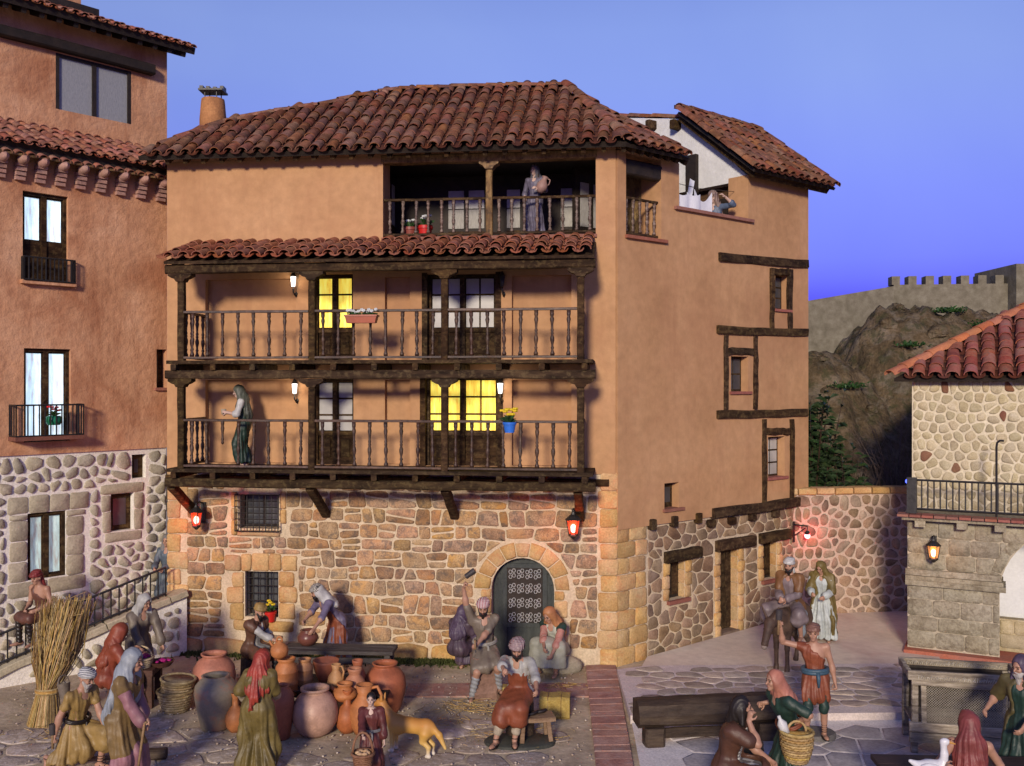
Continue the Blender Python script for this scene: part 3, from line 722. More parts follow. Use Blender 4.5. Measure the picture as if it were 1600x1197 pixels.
# the middle bay's window may lie across two bays
side = mb.build('side_plaster', m_plaster, house, RW.M)
g1, gd, g2 = RW.rect(1045, 1070, 876, 936), RW.rect(1125, 1153, 858, 985), RW.rect(1192, 1213, 846, 905)
gd = (gd[0], gd[1], -.2, gd[3])
mb = holed(0.002, RL, -.3, ZPR - .002, [g1, gd, g2], 0, .5); score = mb.build('side_stone_wall', m_mortar, house, RW.M)
m_stone2 = pm('brown_stone', [(.15, .10, .065), (.235, .16, .10), (.30, .215, .145)], .9, 3.5, .5, 30, rnd=.25, spec=.12)
su = lambda r, a, b: (r[0] - a, r[1] + a, r[2] - b, r[3] + .22)
hs = [su(g1, .2, .12), (gd[0] - .22, gd[1] + .24, -.3, gd[3] + .25), su(g2, .2, .12)]
polys = cells(sR + .03, RL, -.05, ZPR - .03, .27, .205, .42, .03, holes=hs, merge=.12, rounds=1, rk=.17, chip=.006)
stones('wall_stone', polys, m_stone2, score, RW.M, .017, 0, 300, dome=.12)
v = []
for r, lowz in ((g1, g1[2]), (gd, 0.0), (g2, g2[2])):
    z = lowz; k = 0
    while z < r[3] - .05:
        h = min(random.uniform(.22, .3), r[3] - z); v += [rough_rect(r[0] - (.2 if k % 2 else .16), r[0], z, z + h), rough_rect(r[1], r[1] + (.2 if k % 2 else .17), z, z + h)]; z += h; k += 1
stones('dressed_stone', v, m_quoin, score, RW.M, .04, 0, 90)
# reveals of the openings in dressed blocks
for r in (g1, gd, g2):
    z = max(r[2], 0)
    while z < r[3] - .02: h = min(.26, r[3] - z); MB().box(r[1] - .015, r[1] + .03, .01, .33, z + .008, z + h - .008).build('reveal_block', m_quoin, score, RW.M); z += h
for u0, u1, v0, v1, v2 in ((1037, 1090, 868, 884, 0), (1117, 1174, 850, 868, 0), (1185, 1230, 838, 852, 0)):
    s0, s1 = RW.s(u0), RW.s(u1); zz = {1037: g1[3], 1117: gd[3], 1185: g2[3]}[u0] + .11
    MB().beam((s0, -.02, zz), (s1, -.02, zz), .22, .21, .008, 5).build('timber_lintel', m_timber, house, RW.M)
for r in (g1, g2):
    o = MB().box(r[0], r[1], .15, .19, r[2], r[3]).build('ground_window', m_blackwood, house, RW.M)
    w = r[1] - r[0]
    for i in range(2): MB().box(r[0] + w * (.08 + .46 * i), r[0] + w * (.46 + .46 * i), .135, .149, r[2] + .06, r[3] - .06).build('shutter', m_timber, o, RW.M)
    MB().box(r[0] - .06, r[1] + .1, -.08, .3, r[2] - .07, r[2] - .001).build('sill', m_brick_sill, o, RW.M)
o = MB().box(gd[0], gd[1], .20, .24, .10, gd[3]).build('plank_door', m_timber, house, RW.M)
for i in range(3): w = (gd[1] - gd[0]) / 3; MB().box(gd[0] + w * i + .008, gd[0] + w * (i + 1) - .008, .17, .199, .12, gd[3] - .01).build('plank', m_timber, o, RW.M)
MB().box(gd[0] - .02, gd[1] + .02, -.03, .45, -.05, .10).build('door_sill', m_stone2, house, RW.M)
# upper windows of the side wall
def small_window(parent, r, M, yb=.13, panes=(1, 2), pane=m_darkpane, sill=True, name='small_window'):
    o = MB().box(r[0] - .01, r[1] + .01, yb, yb + .04, r[2] - .01, r[3] + .01).build(name, m_timber, parent, M)
    nx, nz = panes
    for i in range(nx):
        for j in range(nz):
            x0 = r[0] + .03 + (r[1] - r[0] - .06) * i / nx; x1 = r[0] + .03 + (r[1] - r[0] - .06) * (i + 1) / nx; z0 = r[2] + .03 + (r[3] - r[2] - .06) * j / nz; z1 = r[2] + .03 + (r[3] - r[2] - .06) * (j + 1) / nz
            q_ = .018 if nx * nz > 1 else .07; MB().box(x0 + q_, x1 - q_, yb - .008, yb - .001, z0 + q_, z1 - q_).build('pane', pane, o, M)
    if sill: MB().box(r[0] - .05, r[1] + .08, -.10, yb, r[2] - .05, r[2] + .004).build('sill', m_brick_sill, o, M)
    return o
for k, p in (('w1', (1, 3)), ('w2', (2, 2)), ('w3', (2, 3)), ('w4', (1, 1))): small_window(house, sw[k], RW.M, panes=p, pane=m_glass if k in ('w3',) else m_darkpane)
# half timbering
def rb(u0, v0, u1, v1, w, h):
    s0, z0 = RW.sz(u0, v0, .06); s1, z1 = RW.sz(u1, v1, .06)
    up = (0, 0, 1) if abs(s1 - s0) > abs(z1 - z0) else (0, 1, 0)
    MB().beam((s0, -.06, z0), (s1, -.06, z1), w, h, .012, 6, up=up).build('timber_beam', m_timber, house, RW.M)
rb(1123, 401, 1262, 413, .09, .17); rb(1120, 515, 1261, 520, .09, .16); rb(1120, 648, 1260, 645, .09, .16); rb(1113, 803, 1259, 782, .12, .20)
for u, a, b, w in ((1206, 419, 513, .13), (1234, 421, 514, .13), (1134, 523, 641, .11), (1180, 525, 639, .11), (1194, 655, 787, .12), (1237, 655, 781, .12)): rb(u, a, u, b, w, .085)
for k, u0, u1, vv in (('w1', 1206, 1234, 425), ('w2', 1134, 1178, 549), ('w3', 1194, 1237, 674)): rb(u0 + 3, vv, u1 - 3, vv, .085, .14)
for u in (1015, 1049, 1087): s0 = RW.s(u); MB().beam((s0, -.12, ZPR + .02), (s0, .2, ZPR + .02), .13, .2, .005, 2).build('beam_end', m_timber, house, RW.M)
for u in (1108, 1140, 1172, 1208): s0 = RW.s(u); MB().beam((s0, -.10, ZPR - .12), (s0, .2, ZPR - .12), .2, .14, .01, 2).build('beam_end', m_timber, house, RW.M)
# loggia's side opening
railing(loggia, sideop[0], sideop[1], zL + .06, zL + .70, .05, 5, me_pale, RW.M, m_timber)
MB().box(sideop[0] - .03, sideop[1] + .12, -.12, .3, zL - .06, zL - .001).build('loggia_sill', m_brick_sill, house, RW.M)
MB().beam((sideop[0], .05, ZE - .25), (sideop[1] + .02, .05, ZE - .25), .2, .28, .006, 4).build('lintel_beam', m_blackwood, house, RW.M)
o = MB().box(.3, sideop[1] + .4, 1.35, 1.45, zL, ZE).build('loggia_partition', m_blackwood, house, RW.M)
for i in range(3): MB().box(sideop[0] + .2 + i * .36, sideop[0] + .42 + i * .36, 1.33, 1.349, zL + .35, zL + 1.2).build('curtain', m_curtain, o, RW.M)
MB().box(sideop[1] + .02, sideop[1] + .14, .45, 1.35, zL, ZE).build('loggia_cheek', m_timber2, house, RW.M)
# ------------------------------------------------------------------ main roof
OV = .45; PIT = rad(33)
def meet(W1, d1, W2, d2):                              # crossing of two offset wall lines
    p, r = W1.a + W1.n * d1, W1.e; q_, s_ = W2.a + W2.n * d2, W2.e
    t = ((q_ - p).x * s_.y - (q_ - p).y * s_.x) / (r.x * s_.y - r.y * s_.x); return p + r * t
K = meet(FW, OV, RW, OV)
R1 = Slope((FW.w(-.35, ZE, OV)), (FW.e.x, FW.e.y, 0), PIT, (-FW.n.x, -FW.n.y, 0))
R2 = Slope((K.x, K.y, ZE), (RW.e.x, RW.e.y, 0), PIT, (-RW.n.x, -RW.n.y, 0))
kc = R1.loc((K.x, K.y, ZE)); hipdir = R1.n.cross(R2.n); hipdir = hipdir if hipdir.z > 0 else -hipdir
apx = R1.px(882, 140); t = apx[1] / hipdir.dot(R1.w); APEX = Vector((K.x, K.y, ZE)) + hipdir * t
ap1 = R1.loc(APEX); ap2 = R2.loc(APEX)
polyF = [(0, 0), kc, ap1, R1.px(760, 141), R1.px(625, 146), R1.px(560, 157), R1.px(500, 171), R1.px(430, 181), R1.px(350, 198), (.25, .45)]
roof = MB(); n = len(polyF); roof.add([(x, y, .03) for x, y in polyF] + [(x, y, -.05) for x, y in polyF], [tuple(range(n)), tuple(reversed(range(n, 2 * n)))] + [(i, (i + 1) % n, n + (i + 1) % n, n + i) for i in range(n)])
roof = roof.build('roof', m_blackwood, house, R1.M)
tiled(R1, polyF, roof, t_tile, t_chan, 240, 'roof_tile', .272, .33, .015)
e2 = R2.loc(RW.w(RW.s(1078, OV), ZE, OV))[0]
polyR = [(0, 0), (e2, 0), (e2, .5), R2.px(1045, 230), R2.px(975, 193), ap2]
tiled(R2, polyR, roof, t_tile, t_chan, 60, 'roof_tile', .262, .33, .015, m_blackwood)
t_ridge = tile_mesh('ridge_tile', m_tile, .42, .125, .105)
def ridge(a, b, parent, name='ridge_tile', me=t_ridge, lift=.10):
    a, b = Vector(a), Vector(b); d = (b - a); n = max(1, int(d.length / .34)); d.normalize(); x = d.cross(Vector((0, 0, 1))).normalized(); z = x.cross(d)
    for i in range(n):
        p = a + (b - a) * (i / n) + z * (lift + .01 * (i % 2))
        M = Matrix(((x.x, d.x, z.x, p.x), (x.y, d.y, z.y, p.y), (x.z, d.z, z.z, p.z), (0, 0, 0, 1))) @ RZ(random.gauss(0, .03)); put(name, me, parent, M)
ridge(Vector((K.x, K.y, ZE)), APEX, roof)
w3 = lambda sl, p: sl.M @ Vector((p[0], p[1], 0))
rl = [w3(R1, p) for p in polyF[2:]]
for a, b in zip(rl[1:], rl[:-1]): ridge(a, b, roof, lift=.06)
mb = MB()                                              # rear slopes, down to the back walls
back = [FW.w(L8 - .6, ZE, -6.5), FW.w(2.5, ZE, -6.0), FW.w(-.2, ZE, -4)]
mb.add([rl[0], rl[2], rl[-1], back[2], back[1], back[0]], [(0, 1, 4, 5), (1, 2, 3, 4)]); mb.build('rear_roof_slope', m_chan, roof, I4)
for i in range(26):
    x = .15 + (kc[0] - .2) * i / 25; MB().beam((x, .06, -.11), (x, .62, -.11), .08, .10, .004, 2).build('rafter_end', m_timber, roof, R1.M)
for i in range(7):
    x = .3 + e2 * i / 7.2; MB().beam((x, .06, -.11), (x, .62, -.11), .08, .10, .004, 2).build('rafter_end', m_timber, roof, R2.M)
MB().box(-.02, L8, -.02, .5, ZE - .001, ZE + .12).build('eave_course', m_plaster2, house, FW.M)
MB().box(.1, terS0 - .003, -.04, .44, ZE - .001, ZE + .12).build('eave_course', m_plaster2, house, RW.M)
# closing walls on the sides nobody sees squarely
cl = MB(); cl.box(.001, .4, .501, 4.2, -.3, ZE); cl.build('left_wall', m_plaster, house, FW.M)
# chimney
cb = at_depth(333, 200, 19.3)
ch = MB().lathe([(.27, -.3), (.265, .2), (.235, .55), (.225, .62), (.20, .63)], 14, T(cb.x, cb.y, cb.z - .05)); chim = ch.build('chimney', pm('chimney_plaster', [(.30, .13, .05), (.42, .2, .08)], .9, 3, .4, 25, stain=((.2, .09, .04), 2, .6)), house, I4, smooth='auto')
mb = MB(); zt = cb.z + .58
for a in range(4): mb.tube([(cb.x + .17 * math.cos(a * 1.57 + .7), cb.y + .17 * math.sin(a * 1.57 + .7), zt - .02), (cb.x + .17 * math.cos(a * 1.57 + .7), cb.y + .17 * math.sin(a * 1.57 + .7), zt + .14)], .012, 5)
mb.box(cb.x - .24, cb.x + .24, cb.y - .2, cb.y + .2, zt + .13, zt + .165)
for dx in (-.21, -.08, .06, .2): mb.box(cb.x + dx - .035, cb.x + dx + .035, cb.y - .1, cb.y + .1, zt + .166, zt + .22 + random.uniform(0, .03))
mb.build('chimney_cap', m_iron, chim, I4)
# ------------------------------------------------------------------ roof terrace and white gable behind it
pg = RW.w(terS1 + .02, 0, 0); GW = Wall((pg.x - RW.n.x * 6, pg.y - RW.n.y * 6), (pg.x, pg.y)); GL = GW.len
apg = GW.sz(1074, 186); lowR = (GL - .05, ZE2 + .02); left = GW.sz(962, 184); left = (max(.2, left[0]), left[1])
zw = GW.sz(1115, 291)[1]
gb = MB().prism([(left[0], zw), (GL - .02, zw), (GL - .02, lowR[1]), apg, (left[0], left[1])], 0, .25).build('gable_wall', m_whitewash, house, GW.M)
bk = MB().box(.2, GL - .02, .252, .36, terZ - 1.0, zw + .3); lwall = bk.build('terrace_back_wall', pm('brown_boards', [(.06, .03, .015), (.13, .07, .035)], .8, 4, .4, 20, stretch=(.6, 2, 4)), house, GW.M)
s0, s1 = GL - 1.0, GL - .35; MB().box(s0, s1, .20, .25, terZ - 1.0, zw - .25).build('terrace_door', m_blackwood, lwall, GW.M)
s0 = GW.s(1080, .1); MB().box(s0 - .16, s0 + .12, -.10, .0, zw - .1, zw + .75).build('flue_box', m_blackwood, gb, GW.M)
MB().box(terS0 - .2, terS1 + .3, .45, 6, terZ - 1.12, terZ - 1.0).build('terrace_floor', m_chan, house, RW.M)
MB().box(terS0 - .15, terS1 + .12, -.12, .5, terZ - .001, terZ + .06).build('terrace_sill', m_brick_sill, house, RW.M)
MB().box(terS0 - .14, terS0 - .003, .451, 2.5, terZ - 1.0, ZE).build('terrace_cheek', m_plaster2, house, RW.M)
d2x = GL - apg[0]; hx = d2x + .42; PIT2 = math.atan2(apg[1] + .1 - ZE2, hx)
R3 = Slope(RW.w(terS1 - .28, ZE2, .42), (RW.e.x, RW.e.y, 0), PIT2, (-RW.n.x, -RW.n.y, 0)); W3 = math.hypot(hx, apg[1] + .1 - ZE2); U3 = RL - terS1 + .75
roof2 = MB().box(.12, U3 - .1, 0.05, W3, -.18, -.02).build('wing_roof', m_timber, house, R3.M)
tiled(R3, [(0, 0), (U3, 0), (U3, W3), (0, W3)], roof2, t_tile, t_chan, 70, 'roof_tile', .262, .33, .015, m_blackwood)
a, b = R3.M @ Vector((0, W3, 0)), R3.M @ Vector((U3, W3, 0)); ridge(a, b, roof2)
for e in (0, U3): ridge(R3.M @ Vector((e, 0, 0)), R3.M @ Vector((e, W3, 0)), roof2, 'verge_tile', lift=.06)
ridge(GW.w(left[0], left[1], -.12), GW.w(apg[0], apg[1], -.12), roof2, lift=.03); MB().add([GW.w(left[0], left[1], 0), GW.w(apg[0], apg[1], 0), GW.w(apg[0], apg[1] - .6, -U3), GW.w(left[0], left[1] - .6, -U3)], [(0, 1, 2, 3)]).build('wing_back_slope', m_chan, roof2, I4)
for u in (1020, 1058): s0, z0 = GW.sz(u, 196, .05); MB().beam((s0, .1, z0), (s0, -.22, z0), .14, .2, .004, 2).build('purlin_end', m_timber, gb, GW.M)
# ------------------------------------------------------------------ ground
m_ground = pm('earth_ground', [(.28, .22, .155), (.42, .34, .24), (.54, .45, .32)], .9, 1.6, .5, 9, stain=((.26, .21, .10), .7, .45), fine=.1, spec=.15, bdist=.03)
gnd = MB(); gnd.add([(-400, -60, 0), (400, -60, 0), (400, 700, 0), (-400, 700, 0)], [(0, 1, 2, 3)])
gnd = gnd.build('ground', m_ground, None); gnd['kind'] = 'structure'
def sheet(name, px, mat, z, zz=None, thick=0.0):
    pts = [G(u, v, z) for u, v in px]; n = len(pts); mb = MB()
    if thick: mb.add([p for p in pts] + [p - Vector((0, 0, thick)) for p in pts], [tuple(range(n)), tuple(reversed(range(n, 2 * n)))] + [(i, n + i, n + (i + 1) % n, (i + 1) % n) for i in range(n)])
    else: mb.add(pts, [tuple(range(n))])
    o = mb.build(name, mat, None); o['kind'] = 'structure'; return o
m_slab = pm('yard_concrete', [(.55, .46, .37), (.67, .58, .465)], .9, .8, .25, 30, stain=((.40, .26, .22), .6, .5), fine=.05, spec=.15)
m_cobble = pm('cobble_stone', [(.26, .205, .165), (.39, .32, .255), (.47, .39, .315)], .8, 5, .5, 25, rnd=.3, spec=.25)
m_bed = pm('cobble_bed', [(.48, .41, .38), (.60, .52, .48)], .9, 4, .4, 30)
m_flag = pm('pale_flagstone', [(.27, .245, .245), (.37, .335, .33), (.46, .42, .41)], .75, 2.5, .35, 25, rnd=.14, spec=.25)
m_flagbed = pm('flag_joint', [(.60, .55, .52), (.72, .66, .62)], .9, 4, .3, 30)
m_flag2 = pm('earthy_flagstone', [(.27, .215, .165), (.39, .315, .245), (.50, .42, .33)], .8, 3, .6, 20, rnd=.2, spec=.2, grime=((.60, .53, .47), 7, .6))
m_brickpath = pm('red_paver', [(.24, .12, .095), (.33, .18, .14), (.40, .24, .19)], .75, 4, .5, 30, rnd=.16, spec=.25, grime=((.32, .25, .23), 6, .45))
m_moss = pm('moss', [(.035, .045, .012), (.07, .085, .022), (.11, .11, .04)], .95, 9, .9, 30)
yard = sheet('yard', [(1000, 1046), (1011, 1026), (1262, 956), (1290, 950), (1460, 950), (1470, 1046)], m_slab, .10, thick=.25)
plat = sheet('cobbled_terrace', [(964, 1046), (1011, 1040), (1470, 1036), (1560, 1040), (1640, 1052), (2000, 1080), (2000, 1104), (1640, 1110), (1420, 1113), (985, 1118)], m_bed, .13, thick=.3)
plaza = sheet('plaza', [(984, 1112), (1700, 1108), (2100, 1260), (1020, 1300)], m_flagbed, .02, thick=.1)
def ground_cells(px, z, ps, pz, joint, name, mat, parent, h, keep=None, cap=300, **kw):
    P = [G(u, v, z) for u, v in px]; x0, x1, y0, y1 = min(p.x for p in P), max(p.x for p in P), min(p.y for p in P), max(p.y for p in P)
    poly = [(p.x, p.y) for p in P]
    c = [q for q in cells(x0, x1, y0, y1, ps, pz, joint=joint, **kw) if inside((sum(a for a, b in q) / len(q), sum(b for a, b in q) / len(q)), poly) and all(inside(a, poly) for a in q)]
    items = []
    for q in c:
        vs, fs, (cx, cy) = stone_data(q, h * random.uniform(.7, 1.3), back=.004, dome=.05, bev=.08)
        vs = [(x, zz, -y) for x, y, zz in vs]; a, b_, d_ = (Vector(vs[i]) for i in fs[-1][:3])
        if (b_ - a).cross(d_ - a).z < 0: fs = [tuple(reversed(f)) for f in fs]
        items.append((vs, fs, T(cx, cy, z), cy))
    items.sort(key=lambda t: t[3]); pieces(name, [i[:3] for i in items], mat, parent, I4, cap)
ground_cells([(966, 1044), (1012, 1041), (1420, 1037), (1560, 1040), (1630, 1050), (1630, 1108), (1420, 1110), (986, 1116)], .13, .42, .30, .035, 'cobble', m_cobble, plat, .008, jit=.38, rk=.18)
ground_cells([(986, 1118), (1700, 1113), (1900, 1250), (1012, 1290)], .02, .62, .52, .035, 'flagstone', m_flag, plaza, .012, jit=.42, rounds=0)
mb = MB()
for i in range(26):
    a, b = G(986 + 17 * i, 1118 - .25 * i, .1), G(986 + 17 * (i + 1) - 1, 1118 - .25 * (i + 1), .1); e = MB(); e.box(a.x, b.x - .006, a.y - .05, a.y + .03, -.02, .115 + random.uniform(0, .012)).build('edging_block', pm('white_edging', [(.5, .47, .42), (.62, .58, .52)], .8, 6, .3, 30, rnd=.1), plat)
# red paver path between the two halves of the square
pl0, pl1, pr0, pr1 = G(915, 1043), G(931, 1200), G(962, 1041), G(990, 1200)
path = MB(); ex0, ex1 = pl0 + (pl1 - pl0) * 1.6, pr0 + (pr1 - pr0) * 1.6
path.add([pl0 + Vector((0, 0, .012)), ex0 + Vector((0, 0, .012)), ex1 + Vector((0, 0, .012)), pr0 + Vector((0, 0, .012))], [(0, 1, 2, 3)])
path = path.build('paved_path', m_bed, None); path['kind'] = 'structure'
t = 0.0
while t < 1.55:
    dt = random.choice((.045, .06, .075, .05)); a, b, c, d = pl0.lerp(pl1, t), pl0.lerp(pl1, t + dt * .93), pr0.lerp(pr1, t + dt * .93), pr0.lerp(pr1, t)
    cen = (a + b + c + d) / 4; cen.z = 0; mb = MB(); z = .04 + random.uniform(-.006, .006)
    top = [a + (cen - a) * .03, b + (cen - b) * .03, c + (cen - c) * .03, d + (cen - d) * .03]
    mb.add([p - cen + Vector((0, 0, .0)) for p in (a, b, c, d)] + [p - cen + Vector((0, 0, z)) for p in (a, b, c, d)] + [p - cen + Vector((0, 0, z + .008)) for p in top], [(3, 2, 1, 0)] + [(i, (i + 1) % 4, 4 + (i + 1) % 4, 4 + i) for i in range(4)] + [(4 + i, 4 + (i + 1) % 4, 8 + (i + 1) % 4, 8 + i) for i in range(4)] + [(8, 9, 10, 11)])
    mb.build('paver', m_brickpath, path, T(cen)); t += dt
# worn flags in the earth on the left side
ground_cells([(0, 1130), (60, 1120), (330, 1120), (420, 1165), (640, 1160), (700, 1110), (925, 1100), (945, 1300), (-250, 1300)], .0, .62, .46, .05, 'flagstone', m_flag2, gnd, .009, jit=.42, rk=.16, cap=250)
for k in range(14):
    a, b = G(632 + 20 * k, 1090), G(651 + 20 * k, 1070); mb = MB(); mb.box(a.x, a.x + (.36 if k % 3 else .44), 0, b.y - a.y, .0, .02 + random.uniform(0, .01), T(0, 0, 0)); o = mb.build('paver', m_brickpath, gnd, T(0, a.y, 0) @ RZ(random.gauss(0, .002)))
    if k % 4 == 2: o.hide_render = False
# moss at the foot of the wall
mb = MB()
for i in range(3600):
    s = random.choice((random.uniform(.1, FW.s(720)), random.gauss(FW.s(610), .9))); d = abs(random.gauss(0, .12)) + .07; p = FW.w(s, .0, d); h = random.uniform(.02, .09)
    for k in range(2):
        a = random.uniform(0, 6.3); r = random.uniform(.01, .03); mb.add([(p.x + r * math.cos(a), p.y + r * math.sin(a), 0), (p.x - r * math.cos(a), p.y - r * math.sin(a), 0), (p.x + random.uniform(-.03, .03), p.y + random.uniform(-.03, .03), h)], [(0, 1, 2)])
o = mb.build('moss', m_moss, None, fix=False); o['kind'] = 'stuff'; o['label'] = 'green moss along the foot of the town house wall'
# ------------------------------------------------------------------ left house
m_wmortar = pm('white_mortar', [(.68, .63, .54), (.80, .75, .66)], .95, 3, .5, 30, spec=.1)
m_pebble = pm('grey_rubble', [(.26, .225, .155), (.37, .325, .235), (.46, .41, .31)], .9, 4, .6, 30, rnd=.22, spec=.12)
m_ashlar_l = pm('pale_dressed_stone', [(.34, .295, .205), (.43, .375, .265)], .9, 3, .5, 30, rnd=.1, spec=.12)
LWl = Wall((-10.35, 15.0), (-6.83, 18.95)); LL = LWl.len
lh = thing('rust_house', 'rust red plaster house with rubble stone base and iron balcony beside the ramp', 'house', LWl.M)
ZS = LWl.sz(130, 706)[1]; ZC = LWl.sz(130, 282)[1]
r1, r2, r3, r4, r5, r6 = LWl.rect(34, 105, 303, 440), LWl.rect(36, 109, 545, 690), LWl.rect(43, 103, 800, 903), LWl.rect(173, 209, 771, 829), LWl.rect(206, 228, 710, 747), LWl.rect(243, 259, 546, 606)
mb = holed(0, LL, ZS, ZC + .5, [r1, r2, r6], -.04, .4); lpl = mb.build('plaster_wall', m_plaster2, lh, LWl.M)
mb = holed(0, LL, -.3, ZS - .002, [r3, r4, (r5[0], r5[1], r5[2], min(r5[3], ZS - .01))], 0, .4); lst = mb.build('stone_wall', m_wmortar, lh, LWl.M)
grow = lambda r, a, b, c, d: (r[0] - a, r[1] + b, r[2] - c, r[3] + d)
hl = [grow(r3, .36, .42, .3, .34), grow(r4, .22, .22, .22, .22), grow(r5, .03, .03, .03, .02)]
vis0 = LWl.s(-60)
polys = cells(vis0, LL, .1, ZS - .03, .215, .19, .4, .05, holes=hl, rounds=1, rk=.28, merge=.08, mina=.1, chip=.013)
stones('wall_stone', polys, m_pebble, lst, LWl.M, .034, 0, 300)
stones('wall_stone', cells(0, vis0, .1, ZS - .03, .235, .215, .38, .062, rounds=1), m_pebble, lst, LWl.M, .034, 0, 0)
ds = []
def jambs(r, wl, wr, hh, step):
    z = r[2] - .01
    while z < r[3] - .02: h = min(step, r[3] - z); ds.extend([rough_rect(r[0] - wl * random.uniform(.8, 1), r[0], z, z + h), rough_rect(r[1], r[1] + wr * random.uniform(.8, 1), z, z + h)]); z += h
jambs(r3, .34, .38, 0, .36); jambs(r4, .2, .2, 0, .4)
w = (r3[1] - r3[0] + .76) / 4
for i in range(4): ds.append(rough_rect(r3[0] - .34 + w * i, r3[0] - .34 + w * (i + 1), r3[3], r3[3] + .32))
for i in range(2): w = (r3[1] - r3[0] + .7) / 2; ds.append(rough_rect(r3[0] - .34 + w * i, r3[0] - .34 + w * (i + 1), r3[2] - .29, r3[2] - .01))
ds += [rough_rect(r4[0] - .2, r4[1] + .2, r4[3], r4[3] + .2), rough_rect(r4[0] - .12, r4[1] + .16, r4[2] - .2, r4[2] - .01)]
stones('dressed_stone', ds, m_ashlar_l, lst, LWl.M, .022, 0, 60, dome=.06, bev=.05)
def casement(r, pane, M=LWl.M, parent=lh, y=.10, split=0.0, name='casement_window'):
    f = MB(); t = .055; c = (r[0] + r[1]) / 2
    for a, b in ((r[0], r[0] + t), (r[1] - t, r[1])): f.box(a, b, y - .07, y + .03, r[2], r[3])
    f.box(r[0] + t, r[1] - t, y - .07, y + .03, r[3] - t, r[3]); f.box(c - .045, c + .045, y - .06, y + .03, r[2], r[3] - t); f.box(r[0] + t, r[1] - t, y - .06, y + .03, r[2], r[2] + .05)
    zm = r[2] + (r[3] - r[2]) * split
    o = f.build(name, m_timber, parent, M)
    if split: MB().box(r[0] + t, r[1] - t, y - .03, y + .03, r[2] + .05, zm).build('panel', m_timber, o, M)
    for a, b in ((r[0] + t, c - .045), (c + .045, r[1] - t)):
        MB().box(a + .018, b - .018, y, y + .02, max(zm, r[2] + .05) + .03, r[3] - t - .03).build('pane', pane, o, M)
        s_ = MB(); z0, z1 = max(zm, r[2] + .05), r[3] - t
        for p, q_ in ((a, a + .02), (b - .02, b)): s_.box(p, q_, y - .03, y + .02, z0, z1)
        s_.box(a + .03, b - .03, y - .03, y + .02, z1 - .03, z1); s_.box(a + .03, b - .03, y - .03, y + .02, z0, z0 + .03); s_.build('sash', m_timber, o, M)
    return o
MB().box(0, LL, .401, .45, 0, ZC).build('dark_backing', m_blackwood, lh, LWl.M); casement(r1, m_white, split=.45); casement(r2, m_white, split=.03); casement(r3, m_white2)  # first box: dark slab added behind the casements to block the sky
for r in (r4, r5, r6): small_window(lh, r, LWl.M, panes=(1, 1), sill=(r is r6))
for r in (r1,): MB().box(r[0] - .05, r[1] + .1, -.16, .1, r[2] - .07, r[2] - .001).build('sill', m_plaster2, lh, LWl.M)
# iron balconies
def iron_rail(parent, pts, z0, z1, n, M, r=.012, name='railing'):
    g = MB()
    for a, b in zip(pts[:-1], pts[1:]):
        a, b = Vector(a), Vector(b)
        for z in (z0, z1): g.tube([(a.x, a.y, z), (b.x, b.y, z)], r * 1.2, 5)
        k = max(2, int((b - a).length / n))
        for i in range(k + 1): p = a.lerp(b, i / k); g.tube([(p.x, p.y, z0), (p.x, p.y, z1)], r, 5)
    return g.build(name, m_iron, parent, M)
bx0, bx1 = LWl.s(22, .3), LWl.s(131, .3); zb = LWl.sz(76, 684, .3)[1]
ib = MB().box(bx0, bx1, -.36, -.041, zb - .04, zb + .03).build('iron_balcony', pm('rust_slab', [(.13, .05, .035), (.2, .08, .05)], .8, 6, .3, 30), lh, LWl.M)
iron_rail(ib, [(bx0 + .02, -.05, 0), (bx0 + .02, -.34, 0), (bx1 - .02, -.34, 0), (bx1 - .02, -.05, 0)], zb + .04, zb + .58, .095, LWl.M, .013)
iron_rail(lh, [(r1[0] - .02, -.05, 0), (r1[0] - .02, -.17, 0), (r1[1] + .07, -.17, 0), (r1[1] + .07, -.05, 0)], r1[2], r1[2] + .40, .07, LWl.M, .013, 'window_guard')
# cornice of paired corbels, eave tiles, lower roof
m_corbel = pm('corbel_plaster', [(.30, .16, .12), (.40, .24, .19)], .85, 5, .3, 30, rnd=.1, spec=.2)
cm = MB(); cm.ball((0, -.17, .02), (.085, .16, .085), 8, 6)
for k in range(4): cm.box(-.075, .075, -.17 + k * .03, .02, -.08 - .07 * k, -.02 - .07 * k)
cme = cm.mesh('corbel', True); cme.set_sharp_from_angle(angle=rad(50)); cme.materials.append(m_corbel)
u = -30
zc = ZC - .02
while u < 262:
    s = LWl.s(u, .15); put('corbel', cme, lh, LWl.M @ T(s, -.04, zc + .15) @ SC(1.1)); u += 31.5
MB().box(0, LL + .0, -.26, .4, ZC + .26, ZC + .34).build('cornice', m_blackwood, lh, LWl.M)
RLf = Slope(LWl.w(vis0 - .3, ZC + .36, .30), (LWl.e.x, LWl.e.y, 0), rad(24), (-LWl.n.x, -LWl.n.y, 0)); UL = LL - vis0 + .45; WL_ = 2.0
lroof = MB().box(0, UL, .04, WL_, -.06, .05).build('lower_roof', m_blackwood, lh, RLf.M)
m_tileL = pm('pink_tile', [(.20, .08, .055), (.30, .125, .085), (.40, .19, .12)], .85, 6, .4, 45, rnd=.25, spec=.15, grime=((.12, .07, .05), 7, .5))
t_tileL = tile_mesh('roof_tile', m_tileL, .36, .085, .075); t_chL = tile_mesh('channel_tile_l', m_chanB, .34, .08, .07, hgt=-.6, n=4)
tiled(RLf, [(0, 0), (UL, 0), (UL, WL_), (0, WL_)], lroof, t_tileL, t_chL, 200, 'roof_tile', .205, .25, .018)
ec = MB().box(0, UL, -.10, .3, -.14, -.1).build('eave_board', m_timber2, lroof, RLf.M)
